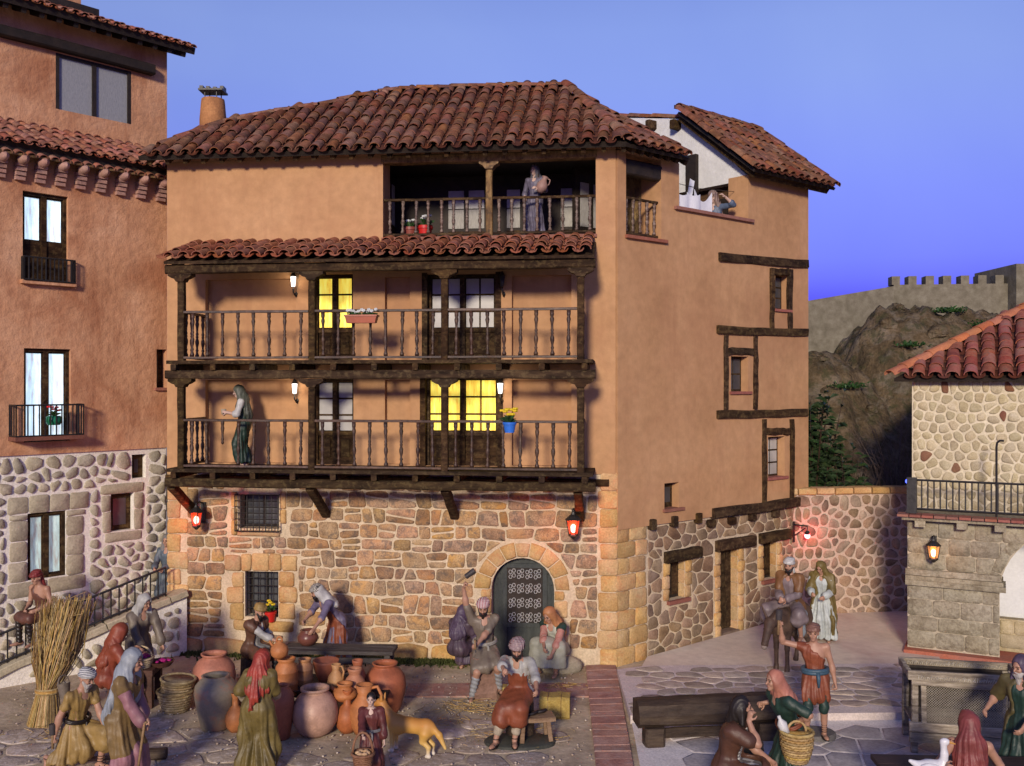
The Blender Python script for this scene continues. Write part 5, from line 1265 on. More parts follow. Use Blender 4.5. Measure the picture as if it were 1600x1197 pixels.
def figure(label, M, J, wear, group=None, skin=None, curl=(.5, .5), palm=(None, None), hdir=(None, None), vox=.0098, name='person', bare_feet=True, cat='person'):
    root = thing(name, label, cat, M, group); skin = skin or m_skin
    P, W, C, N, H = J['P'], J['W'], J['C'], J['N'], J['H']; up, rt, fw = J['up'], J['rt'], J['fw']; hf, hu, hx = J['hf'], J['hu'], J['hx']
    Bm = np.array([list(rt), list(-fw), list(up)]).T; Hm = np.array([list(hx), list(-hf), list(hu)]).T
    b = [ell(P, (.15, .105, .12), Bm), cone(P, C, .105, .12, .05, (fw, 1.25)), ell(C + up * .02, (.165, .105, .15), Bm, .05), cone(N - up * .06, N + (H - N) * .55, .062, .05, .04)]
    for s in 'RL': b += [cone(N - up * .05 + (J['S' + s] - N) * .3, J['S' + s], .055, .055, .05)]
    b += [ell(H + hu * .025 - hf * .01, (.074, .092, .098), Hm, .02), cone(H + hf * .025 - hu * .03, H + hf * .06 - hu * .085, .058, .032, .03), cone(H + hf * .083 + hu * .012, H + hf * .108 - hu * .022, .009, .0145, .012), ell(H + hf * .08 + hu * .026, (.045, .013, .012), Hm, .015), ell(H + hf * .086 - hu * .055, (.022, .012, .011), Hm, .01)]
    for sg in (-1, 1): b += [ell(H + hx * (.076 * sg) - hf * .005 - hu * .008, (.012, .02, .03), Hm, .008), ell(H + hx * (.035 * sg) + hf * .066 - hu * .025, (.02, .02, .02), Hm, .02)]
    sub = [ell(H + hx * (.031 * sg) + hf * .098 + hu * .006, (.016, .016, .010), Hm) for sg in (-1, 1)]
    for i, (s, sg) in enumerate((('R', -1), ('L', 1))):
        S_, E, Wr = J['S' + s], J['E' + s], J['H' + s]; b += [cone(S_, E, .052, .041, .03), cone(E, Wr, .042, .027, .02), ell(E + (Wr - E) * .25, (.045, .045, .06), None, .03)]
        d = Vector(hdir[i]) if hdir[i] else (Wr - E).normalized(); pn = Vector(palm[i]) if palm[i] else Vector((-sg * .8, -.3, -.3)); b += hand_prims(Wr, d, pn, sg if i == 1 else sg, curl[i])
        Q_, K_, A_ = J['Q' + s], J['K' + s], J['A' + s]; b += [cone(Q_, K_, .088, .056, .05), cone(K_, A_, .054, .036, .03), cone(K_ + (A_ - K_) * .2 + Vector((0, .015, 0)), K_ + (A_ - K_) * .5 + Vector((0, .02, 0)), .045, .042, .03)]
        fd = Vector(J.get('F' + s, (.25 * sg, -1, 0))).normalized(); b += [cone(A_ + Vector((0, 0, -.035)) - fd * .04, A_ + Vector((0, 0, -.045)) + fd * .12, .034, .026, .02, ((0, 0, 1), 1.1)), cone(A_ + Vector((0, 0, -.045)) + fd * .07, A_ + Vector((0, 0, -.047)) + fd * .15, .036, .022, .02, ((0, 0, 1), 1.35))]
    soft('body', b, skin, root, M, vox, subs=sub)
    e = MB()
    for sg in (-1, 1): o_ = MB(); p = H + hx * (.031 * sg) + hf * .079 + hu * .006; o_.ball(p, (.0135, .0135, .0095), 6, 5); o_.build('eye', m_eye, root, M, smooth=True); MB().tube([H + hx * (.014 * sg) + hf * .091 + hu * .027, H + hx * (.032 * sg) + hf * .088 + hu * .033, H + hx * (.05 * sg) + hf * .076 + hu * .028], [.005, .006, .004], 5).build('eyebrow', m_hairbr, root, M, smooth=True)
    MB().ball(H + hf * .096 - hu * .056, (.018, .012, .0045), 8, 5).build('mouth', pm('painted_lips', [(.20, .055, .045), (.26, .08, .065)], .4, 5, 0, 10, fine=0), root, M, smooth=True)
    for w in wear: GARMENT[w[0]](root, M, J, w[1], Bm, Hm, **(w[2] if len(w) > 2 else {}))
    return root
def foldfn(J, n=9, amp=.012, seed=0.0, z0=None, z1=None):
    c = J['P']
    def f(V):
        th = np.arctan2(V[:, 0] - c.x, V[:, 1] - c.y); z = V[:, 2]; a = th * n + 2.2 * np.sin(z * 3.1 + seed) + seed; w = 1.6 * (1 - 1.6 * np.abs(np.sin(a * .5))) + .6 * np.sin(th * (n * 2 + 1) - 5 * z + seed * 2) + .4 * np.sin(z * 16 + th * 3 + seed)
        hi = (c.z + .1) if z1 is None else z1; lo = hi - .45; k = np.clip((hi - z) / (hi - lo), .25, 1)
        cr = sum((1 - 2.2 * np.abs(np.sin(V @ np.array(d_) + ph_ + seed))) for d_, ph_ in (((17, 9, 13), 0), ((-14, 21, 10), 1.3), ((8, -12, 26), 2.1))) / 3
        return amp * 1.25 * w * k + .005 * cr
    return f
def g_tunic(root, M, J, mat, Bm, Hm, sleeve=.9, hem=.8, flare=.03, wide=0.0, fold=9, amp=.012, seed=1.0, one=None, neck=True, low=None, vox=.016, name='tunic', join=True, tight=0.0):
    """hem: how far down the leg (1 knee, 2 ankle); sleeve: how far down the arm (1 elbow, 2 wrist); one: bare shoulder side"""
    P, C, N, up, rt, fw = J['P'], J['C'], J['N'], J['up'], J['rt'], J['fw']; t = .012 + wide - tight; p = [ell(P, (.15 + t, .11 + t, .13), Bm), cone(P, C, .105 + t, .122 + t, .03, (fw, 1.25)), ell(C + up * .02, (.168 + t, .108 + t, .158), Bm, .04)]
    for s in 'RL':
        if one == s: continue
        S_, E, Wr = J['S' + s], J['E' + s], J['H' + s]; p.append(cone(N - up * .055 + (J['S' + s] - N) * .3, S_, .062, .062, .05))
        if sleeve > 0: k = min(1, sleeve); p.append(cone(S_, S_ + (E - S_) * k, .068 + wide * .5, .062 + wide * .5, .03))
        if sleeve > 1: p.append(cone(E, E + (Wr - E) * (sleeve - 1), .06 + wide * .5, .055 + flare * .6 + wide * .5, .02))
    leg = []
    for s in 'RL':
        Q_, K_, A_ = J['Q' + s], J['K' + s], J['A' + s]; k = min(1, hem); leg.append((Q_ + (K_ - Q_) * k, Q_, K_, A_)); p.append(cone(Q_, Q_ + (K_ - Q_) * k, .088 + t, .064 + t + flare * k, .035))
        if hem > 1: e = K_ + (A_ - K_) * (hem - 1); p.append(cone(K_, e, .064 + t + flare, .07 + t + flare * 2, .035))
    if join:
        m0 = (leg[0][0] + leg[1][0]) / 2; p.append(cone(P, m0, .10 + t, .06 + t + flare, .05))
        if hem > 1:
            kk = (leg[0][2] + leg[1][2]) / 2; aa = (leg[0][3] + leg[1][3]) / 2; p += [cone(P, kk, .10 + t, .065 + t + flare, .05), cone(kk, kk + (aa - kk) * (hem - 1), .09 + t + flare, .09 + t + flare * 2, .06)]
    subs = [cone(J['N'] + fw * .10 - up * .06, J['N'] + fw * .16 + up * .12, .045, .07), cone(N, N + up * .2, .062, .085)] if neck else []
    planes = [((0, 0, low), (0, 0, -1))] if low is not None else []
    if one: nrm = (rt * (1 if one == 'L' else -1) * .75 + up * .66); planes.append((N - up * .10 + rt * (.02 if one == 'L' else -.02), nrm))
    if hem > 1.2 and low is None: z = min(l[3].z for l in leg); zz = min((l[2] + (l[3] - l[2]) * (hem - 1)).z for l in leg); planes.append(((0, 0, max(.015, zz - .01)), (0, 0, -1)))
    return soft(name, p, mat, root, M, vox, subs=subs, planes=planes, fold=foldfn(J, fold, amp, seed) if amp else None)
def g_veil(root, M, J, mat, Bm, Hm, drop=.25, side=.10, face=1.0, seed=.3, amp=.007, vox=.014, front=0.0, name='veil', tail=None, puff=0.0):
    H, N, C, up, rt, fw, hf, hu, hx = (J[k] for k in ('H', 'N', 'C', 'up', 'rt', 'fw', 'hf', 'hu', 'hx')); p = [ell(H + hu * .03 - hf * .02, (.096 + puff, .112 + puff, .118 + puff), Hm), cone(H - hf * .05, N - fw * .06, .092, .11, .05)]
    for sg in (-1, 1): p += [cone(H + hx * (.06 * sg) - hf * .01 - hu * .03, N + rt * (side * sg) - up * .05, .052, .07, .04)]
    if drop > 0: p += [cone(N - fw * .07, N - fw * .10 - up * drop, .115, .14, .06, (fw, 1.6)), cone(N - fw * .06 - up * .04 + rt * .09, N - fw * .07 - up * drop * .9 + rt * .11, .07, .075, .06, (fw, 1.4)), cone(N - fw * .06 - up * .04 - rt * .09, N - fw * .07 - up * drop * .9 - rt * .11, .07, .075, .06, (fw, 1.4))]
    if front > 0:
        for sg in (-1, 1): p.append(cone(N + rt * (.085 * sg) + fw * .05 - up * .02, N + rt * (.075 * sg) + fw * .12 - up * front, .055, .05, .04, (fw, 1.4)))
    if tail: p += [cone(N - fw * .06, Vector(tail[0]), .08, .06, .05), cone(Vector(tail[0]), Vector(tail[1]), .06, .02, .05)]
    sub = [ell(H + hf * .105 - hu * .012, (.062 * face, .085, .098 * face), Hm), cone(H + hf * .06 - hu * .08, N + fw * .14 - up * .02, .05, .06)]
    return soft(name, p, mat, root, M, vox, subs=sub, fold=foldfn(J, 13, amp, seed, z1=H.z + .12))
def g_turban(root, M, J, mat, Bm, Hm, r=.0, tail=None, seed=0.0, cap=None, vox=.012, name='turban'):
    H, hf, hu, hx, N, up, fw = (J[k] for k in ('H', 'hf', 'hu', 'hx', 'N', 'up', 'fw')); p = [ell(H + hu * .085 - hf * .01, (.085 + r, .098 + r, .062 + r), Hm)]; n = 12
    for i in range(n):
        a, c = 2 * math.pi * i / n, 2 * math.pi * (i + 1) / n
        for k, (rr, zz, q) in enumerate(((.083 + r, .05, .024), (.078 + r, .085, .024))):
            f = lambda t: H + hx * ((rr) * math.cos(t)) + hf * ((rr + .014) * math.sin(t)) + hu * (zz + .018 * math.sin(t + k * 2 + seed))
            p.append(cone(f(a), f(c), q + r * .3, q + r * .3, .008))
    if tail: p += [cone(H - hf * .08 + hu * .02, N - fw * .09 - up * tail, .06, .07, .04, (fw, 1.5))]
    return soft(name, p, mat, root, M, vox, fold=lambda V: .004 * np.sin(V[:, 2] * 260 + 30 * V[:, 0] + seed))
def g_beard(root, M, J, mat, Bm, Hm, long=.05, vox=.012):
    H, hf, hu, hx = (J[k] for k in ('H', 'hf', 'hu', 'hx')); p = [cone(H + hf * .055 - hu * .085, H + hf * .065 - hu * (.10 + long), .042, .022, .02)]
    for sg in (-1, 1): p += [cone(H + hx * (.06 * sg) - hu * .03 + hf * .02, H + hx * (.03 * sg) + hf * .068 - hu * .088, .022, .03, .02), cone(H + hx * .004 * sg + hf * .099 - hu * .04, H + hx * (.03 * sg) + hf * .085 - hu * .055, .009, .008, .006)]
    return soft('beard', p, mat, root, M, vox, fold=lambda V: .003 * np.sin(V[:, 0] * 240 + V[:, 2] * 40))
def g_hair(root, M, J, mat, Bm, Hm, long=0.0, vox=.012):
    H, N, hf, hu, hx, fw, up = (J[k] for k in ('H', 'N', 'hf', 'hu', 'hx', 'fw', 'up')); p = [ell(H + hu * .036 - hf * .02, (.086, .098, .098), Hm), cone(H - hf * .05, H - hf * .055 - hu * .06, .07, .06, .03)]
    if long: p += [cone(H - hf * .05 - hu * .03, N - fw * .07 - up * long, .085, .07, .04)] + [cone(H + hx * (.07 * s) - hu * .0 - hf * .01, H + hx * (.075 * s) - hu * .16 - hf * .01, .03, .035, .03) for s in (-1, 1)]
    sub = [ell(H + hf * .11 - hu * .02, (.066, .085, .09), Hm)]
    return soft('hair', p, mat, root, M, vox, subs=sub, fold=lambda V: .003 * np.sin(V[:, 0] * 200 + V[:, 1] * 120))
def g_cloak(root, M, J, mat, Bm, Hm, hem=1.6, open=.06, seed=2.0, amp=.014, vox=.017, name='cloak', arm=None, wide=0.0):
    P, C, N, up, rt, fw = J['P'], J['C'], J['N'], J['up'], J['rt'], J['fw']; p = [ell(C + up * .03, (.20 + wide, .145 + wide, .175), Bm, .05), cone(P, C, .15 + wide, .155 + wide, .05, (fw, 1.2)), ell(P, (.185 + wide, .15 + wide, .15), Bm, .05)]
    for s in 'RL':
        p.append(cone(N - up * .055 + (J['S' + s] - N) * .3, J['S' + s], .08, .085, .05)); p.append(cone(J['S' + s], J['S' + s] + (J['E' + s] - J['S' + s]) * (arm if arm else .6), .085, .085 + wide * .3, .04))
        Q_, K_, A_ = J['Q' + s], J['K' + s], J['A' + s]; k = min(1, hem); p.append(cone(Q_, Q_ + (K_ - Q_) * k - fw * .03, .13 + wide, .135 + wide, .05))
        if hem > 1: p.append(cone(K_ - fw * .03, K_ + (A_ - K_) * (hem - 1) - fw * .05, .135 + wide, .145 + wide, .05))
    sub = [cone(N + fw * (.16 + open) + up * .1, P + fw * (.20 + open) - up * .2, .08 + open, .13 + open), cone(P + fw * (.2 + open), P + fw * (.26 + open) - up * 1.0, .15 + open, .16 + open), cone(N, N + up * .25, .075, .10)]
    planes = [((0, 0, .02), (0, 0, -1))]
    return soft(name, p, mat, root, M, vox, subs=sub, planes=planes, fold=foldfn(J, 8, amp, seed))
def g_apron(root, M, J, mat, Bm, Hm, hem=1.15, bib=True, vox=.015, amp=.007, name='apron'):
    P, C, N, up, rt, fw = J['P'], J['C'], J['N'], J['up'], J['rt'], J['fw']; t = .042; p = [ell(P, (.155 + t, .115 + t, .13), Bm), cone(P, C, .112 + t, .122 + t, .04, (fw, 1.25))]; kk = []
    for s in 'RL':
        Q_, K_, A_ = J['Q' + s], J['K' + s], J['A' + s]; k = min(1, hem); p.append(cone(Q_, Q_ + (K_ - Q_) * k, .088 + t, .072 + t, .035)); kk.append((Q_ + (K_ - Q_) * k, K_, A_))
        if hem > 1: p.append(cone(K_, K_ + (A_ - K_) * (hem - 1), .075 + t, .085 + t, .04))
    p.append(cone(P, (kk[0][0] + kk[1][0]) / 2, .085 + t, .06 + t, .05))
    planes = [(P + fw * .05, -fw)]
    if not bib: planes.append((J['W'], up))
    else: planes.append((N - up * .16, up)); 
    return soft(name, p, mat, root, M, vox, planes=planes, fold=foldfn(J, 11, amp, 3.0))
def g_belt(root, M, J, mat, Bm, Hm, r=.02, up_=.0, fat=.022, name='belt'):
    W, up, rt, fw = J['P'] + J['up'] * (.10 + up_), J['up'], J['rt'], J['fw']; o = MB(); n = 20; pts = [W + rt * ((.152 + fat) * math.cos(2 * math.pi * i / n)) + fw * ((.122 + fat) * math.sin(2 * math.pi * i / n)) for i in range(n)]
    for dz in (-.5, .5): o.tube([q + up * (dz * r) for q in pts], r, 6, closed=True)
    o.tube([W + fw * (.14 + fat) + rt * .03, W + fw * (.15 + fat) + rt * .035 - up * .1, W + fw * (.145 + fat) + rt * .03 - up * .22], [r, r * .9, r * .5], 6); return o.build(name, mat, root, M, smooth=True)
def g_trousers(root, M, J, mat, Bm, Hm, hem=1.5, vox=.015, name='trousers'):
    p = [ell(J['P'], (.155, .112, .12), Bm)]
    for s in 'RL':
        Q_, K_, A_ = J['Q' + s], J['K' + s], J['A' + s]; p.append(cone(Q_, Q_ + (K_ - Q_) * min(1, hem), .090, .070, .04))
        if hem > 1: p.append(cone(K_, K_ + (A_ - K_) * (hem - 1), .070, .064, .03))
    return soft(name, p, mat, root, M, vox, fold=lambda V: .005 * np.sin(V[:, 2] * 45 + V[:, 0] * 20))
def g_sandals(root, M, J, mat, Bm, Hm, wraps=3):
    for s, sg in (('R', -1), ('L', 1)):
        A_ = J['A' + s]; K_ = J['K' + s]; fd = Vector(J.get('F' + s, (.25 * sg, -1, 0))).normalized(); o = MB(); sd = fd.cross(Vector((0, 0, 1)))
        c = A_ + Vector((0, 0, -.062)) + fd * .045; n = 12; ring = [c + fd * (.125 * math.cos(2 * math.pi * i / n)) + sd * (.046 * math.sin(2 * math.pi * i / n)) for i in range(n)]
        o.add([q + Vector((0, 0, -.014)) for q in ring] + ring, [tuple(reversed(range(n))), tuple(range(n, 2 * n))] + [(i, (i + 1) % n, n + (i + 1) % n, n + i) for i in range(n)])
        for k in (.02, .09): q = A_ + Vector((0, 0, -.035)) + fd * k; o.tube([q + sd * (.044 * math.cos(math.pi * i / 6)) + Vector((0, 0, -.02 + .034 * math.sin(math.pi * i / 6))) for i in range(7)], .008, 5)
        for k in range(wraps): q = A_ + (K_ - A_) * (.06 + .09 * k); o.tube([q + Vector((.043 * math.cos(a), .043 * math.sin(a), 0)) for a in [2 * math.pi * i / 8 for i in range(8)]], .006, 4, closed=True)
        o.build('sandal', mat, root, M, smooth=True)
def g_leggings(root, M, J, mat, Bm, Hm, hem=.75):
    for s in 'RL':
        A_ = J['A' + s]; K_ = J['K' + s]; soft('legging', [cone(A_ + Vector((0, 0, -.01)), A_ + (K_ - A_) * hem, .046, .06, .02)], mat, root, M, .012, fold=lambda V: .005 * np.sin(V[:, 2] * 90 + V[:, 0] * 30))
GARMENT = dict(tunic=g_tunic, veil=g_veil, turban=g_turban, beard=g_beard, hair=g_hair, cloak=g_cloak, apron=g_apron, belt=g_belt, trousers=g_trousers, sandals=g_sandals, leggings=g_leggings)
def PM(p, yaw, s): return T(p) @ RZ(rad(yaw)) @ SC(s)     # yaw 0 faces the camera, +90 faces right in the picture
# ------------------------------------------------------------------ lamps
def point(parent, M, p, col, energy, r=.03):
    l = bpy.data.lights.new('lamp_light', 'POINT'); l.energy = energy; l.color = col; l.shadow_soft_size = r; o = bpy.data.objects.new('lamp_light', l); link(o, parent, M @ T(p)); return o
def lantern(label, M, s, glow, energy, col, arm=.30, group=None, glowstr=6):
    """A wall lantern: x along the wall, -y out of it."""
    t = thing('wall_lantern', label, 'lantern', M, group); b = MB()
    b.box(-.045, .045, -.02, .0, .02, .42); b.tube([(0, -.01, .40), (0, -arm * .6, .44), (0, -arm, .42), (0, -arm, .34)], .016, 6); b.tube([(0, -.01, .05), (0, -arm * .5, .06), (0, -arm * .7, .16), (0, -arm, .30)], .012, 6)
    b.build('bracket', m_iron, t, M @ SC(s), smooth='auto')
    c = MB(); c.lathe([(.135, .26), (.14, .27), (.09, .32), (.04, .36), (.025, .40), (.0, .42)], 6, T(0, -arm, 0)); c.build('cap', m_iron, t, M @ SC(s))
    c = MB()
    for i in range(6):
        a = math.pi / 3 * i; c.tube([(.115 * math.cos(a), -arm + .115 * math.sin(a), .26), (.075 * math.cos(a), -arm + .075 * math.sin(a), .02)], .009, 4)
    c.lathe([(.02, -.06), (.05, -.03), (.085, 0), (.085, .025), (.07, .03)], 6, T(0, -arm, 0)); c.build('cage', m_iron, t, M @ SC(s))
    g = MB().lathe([(.072, .032), (.108, .255)], 6, T(0, -arm, 0)); g.build('glass', pm('lamp_glass_' + glow, [tuple(x * .5 for x in col)], .3, 3, 0, 5, fine=0, emit=(col, glowstr * .35), alpha=.5), t, M @ SC(s))
    g = MB().ball((0, -arm, .12), (.05, .05, .075), 10, 8); 
    g.build('bulb', pm('bulb_' + glow, [(1, .9, .8)], .4, 3, 0, 5, fine=0, emit=(tuple(min(1, .22 + x) for x in col), glowstr)), t, M @ SC(s), smooth=True)
    t.children[-2].visible_shadow = True
    point(t, M, (0, -(arm + .16) * s, .14 * s), col, energy, .05 * s); return t
lantern('black iron lantern glowing red under the balcony end by the ramp', FW.M @ T(FW.s(316, .1), -.05, FW.sz(310, 822, .3)[1]), 1.0, 'red', 16, (1, .07, .02), glowstr=3.2)
lantern('black iron lantern glowing orange red beside the corner stones right of the arched door', FW.M @ T(FW.s(897, .1), -.05, FW.sz(893, 836, .3)[1]), 1.05, 'orange_red', 16, (1, .10, .025), glowstr=3.2)
lantern('black iron lantern glowing warm amber on the arcade pier', HW.M @ T(HW.s(1460), -.03, HW.sz(1460, 874, .25)[1]), .95, 'amber', 7, (1, .42, .12), arm=.24, glowstr=3.5)
mr = RW.M @ T(RW.s(1236), -.06, RW.sz(1240, 842, .1)[1]); t = thing('wall_lamp', 'small black bracket lamp with a bright red bulb at the end of the side wall', 'lamp', mr)
b = MB(); b.box(-.03, .03, -.02, 0, -.08, .36); b.tube([(0, -.02, .30), (0, -.34, .30), (0, -.34, .18)], .016, 5); b.tube([(0, -.02, .06), (0, -.30, .26)], .012, 5); b.build('bracket', m_iron, t, mr)
MB().lathe([(.0, .08), (.05, .10), (.06, .16), (.03, .2)], 10, T(0, -.34, 0)).build('lamp_socket', m_iron, t, mr)
MB().ball((0, -.34, .10), .062, 10, 8).build('bulb', pm('bulb_pure_red', [(1, .2, .2)], .4, 3, 0, 5, fine=0, emit=((1, .16, .16), 9)), t, mr, smooth=True); point(t, mr, (.16, -.42, .10), (1, .05, .06), 9, .05)
def sconce(label, u, v, on, tintc=(1, .92, .85)):
    M = FW.M @ T(FW.s(u), -.03, FW.sz(u, v + 22)[1]); t = thing('sconce', label, 'lamp', M, 'sconces on the balcony wall'); b = MB()
    b.tube([(.02, 0, .02), (.02, -.06, -.01), (0, -.10, .06), (0, -.10, .16)], .014, 6); b.ball((.02, -.005, .02), (.03, .012, .05), 8, 5); b.build('bracket', m_iron, t, M, smooth=True)
    MB().lathe([(.055, .34), (.06, .35), (.03, .40), (.01, .43)], 8, T(0, -.10, 0)).build('cap', m_iron, t, M)
    MB().lathe([(.025, .155), (.035, .16), (.052, .34)], 8, T(0, -.10, 0)).build('glass', pm('sconce_glow' if on else 'sconce_dark', [(.9, .88, .85)] if on else [(.05, .05, .05)], .3, 3, 0, 5, fine=0, emit=(tintc, 3.0) if on else None), t, M, smooth=True)
    if on: point(t, M, (0, -.22, .24), (1, .78, .55), on, .06)
sconce('small lit white sconce left of the yellow balcony door on the upper balcony', 462, 440, 5); sconce('small lit white sconce beside the grey curtained door on the lower balcony', 464, 606, 5)
sconce('small unlit black sconce beside the wide glass door on the upper balcony', 786, 440, 0); sconce('small lit violet white sconce above the yellow flowers on the lower balcony', 783, 606, 5, (.85, .8, 1))
p = at_depth(1418, 752, 19.6); bl = MB().ball((0, 0, 0), .045, 8, 6).build('blue_bulb', pm('bulb_blue', [(.05, .08, 1)], .4, 3, 0, 5, fine=0, emit=((.05, .1, 1), 6)), None, T(p), smooth=True); tag(bl, 'tiny bright blue bulb on the yard wall beside the balcony rail', 'bulb')
# ------------------------------------------------------------------ plants in pots
m_leaf = pm('leaf_green', [(.02, .055, .015), (.045, .11, .03)], .5, 10, .1, 20, rnd=.25, spec=.35)
def leaf(mb, p, d, L, w, droop=.3):
    p, d = Vector(p), Vector(d).normalized(); s = d.cross(Vector((0, 0, 1)))
    if s.length < .05: s = Vector((1, 0, 0))
    s = s.normalized() * w; m = p + d * L * .5 + Vector((0, 0, L * .06)); e = p + d * L - Vector((0, 0, L * droop)); mb.add([p, m + s, e, m - s], [(0, 1, 2), (0, 2, 3)])
def potted(name, label, M, pot_prof, potmat, fl, nfl, nleaf, spread, hgt, cat='flowerpot', base=.0):
    t = thing(name, label, cat, M); MB().lathe(pot_prof, 14).build('pot', potmat, t, M, smooth='auto'); z = pot_prof[-1][1] if pot_prof[-1][0] > .02 else pot_prof[-2][1]; z = max(q[1] for q in pot_prof)
    lf = MB()
    for i in range(nleaf):
        a = random.uniform(0, 6.28); r = random.uniform(0, spread * .6); leaf(lf, (r * .4 * math.cos(a), r * .4 * math.sin(a), z - .01), (math.cos(a) * random.uniform(.2, 1), math.sin(a) * random.uniform(.2, 1), random.uniform(.5, 1.3)), random.uniform(.6, 1.1) * hgt, hgt * .14)
    lf.build('leaves', m_leaf, t, M, kind='stuff', fix=False)
    for i in range(nfl):
        a = 6.28 * i / nfl + random.uniform(-.3, .3); r = spread * random.uniform(.3, 1); f = MB(); c = Vector((r * math.cos(a), r * math.sin(a), z + hgt * random.uniform(.5, 1.0)))
        for k in range(5): f.ball(c + Vector((.016 * math.cos(k * 1.257), .016 * math.sin(k * 1.257), 0)) * (hgt / .14), .014 * hgt / .14, 6, 4)
        f.build('flower', fl, t, M, smooth=True)
    return t
def fl(name, c): return pm('petal_' + name, [tuple(x * .7 for x in c), c], .6, 15, 0, 10, fine=0)
def paint(name, c, rough=.4): return pm('paint_' + name, [tuple(x * .8 for x in c), c], rough, 5, .08, 30, fine=.05, spec=.4)
PP = [(.0, 0), (.065, 0), (.085, .12), (.095, .12), (.097, .155), (.082, .155), (.078, .13), (0, .13)]
zr1 = Z1 + .86; zr2 = Z2 + .86
potted('flowerpot', 'bright blue pot of yellow flowers hanging on the lower balcony rail', FW.M @ T(FW.s(797, BD), -BD - .08, FW.sz(797, 676, BD + .08)[1]), [(r * 1.25, z * 1.15) for r, z in PP], paint('blue', (.03, .16, .62)), fl('yellow', (.75, .55, .02)), 9, 26, .15, .24)
potted('flowerpot', 'small red flowerpot with yellow and white flowers on the barred window sill', FW.M @ T(FW.s(424), -.06, FW.sz(424, 970)[1]) @ SC(1.25), PP, paint('red', (.55, .02, .015)), fl('yellow', (.75, .55, .02)), 5, 16, .08, .16)
potted('flowerpot', 'red flowerpot with white edged leaves behind the loggia railing', FW.M @ T(FW.s(664, -.25), .25, zL) @ SC(1.6), PP, paint('red', (.55, .02, .015)), fl('white', (.6, .62, .6)), 4, 18, .08, .15)
potted('flowerpot', 'clay flowerpot with green leaves behind the loggia railing', FW.M @ T(FW.s(641, -.3), .3, zL) @ SC(1.5), PP, paint('clay', (.25, .06, .04)), fl('white', (.6, .62, .6)), 2, 22, .08, .16)
potted('flowerpot', 'round green pot of red flowers on the iron balcony', LWl.M @ T(LWl.s(84, .2), -.2, LWl.sz(84, 664, .2)[1]) @ SC(1.15), [(0, 0), (.09, .0), (.125, .06), (.115, .12), (.095, .14), (.08, .13), (0, .12)], paint('green', (.01, .17, .08)), fl('red', (.6, .01, .02)), 8, 18, .11, .16)
M = FW.M @ T(FW.s(568, BD), -BD - .12, FW.sz(568, 505, BD + .1)[1]); t = thing('window_box', 'long clay flower box of small white flowers on the upper balcony rail', 'flower box', M)
mb = MB(); mb.add([(-.25, -.07, 0), (.25, -.07, 0), (.25, .07, 0), (-.25, .07, 0), (-.28, -.085, .13), (.28, -.085, .13), (.28, .085, .13), (-.28, .085, .13)], [(0, 1, 5, 4), (1, 2, 6, 5), (2, 3, 7, 6), (3, 0, 4, 7), (3, 2, 1, 0), (4, 5, 6, 7)]); mb.box(-.29, .29, -.095, .095, .112, .14); mb.build('trough', paint('terracotta', (.36, .10, .05)), t, M)
lf = MB()
for i in range(90): leaf(lf, (random.uniform(-.25, .25), random.uniform(-.06, .06), .13), (random.uniform(-1, 1), random.uniform(-1, .6), random.uniform(.3, 1.4)), random.uniform(.07, .13), .02)
lf.build('leaves', m_leaf, t, M, kind='stuff', fix=False)
for i in range(11):
    f = MB(); c = Vector((-.25 + .05 * i, random.uniform(-.09, .03), .18 + random.uniform(0, .06)))
    for k in range(5): f.ball(c + Vector((.02 * math.cos(k * 1.257), .012 * math.sin(k * 1.257), .015 * math.sin(k * 1.257))), .016, 6, 4)
    f.build('flower', fl('white', (.6, .62, .6)), t, M, smooth=True)
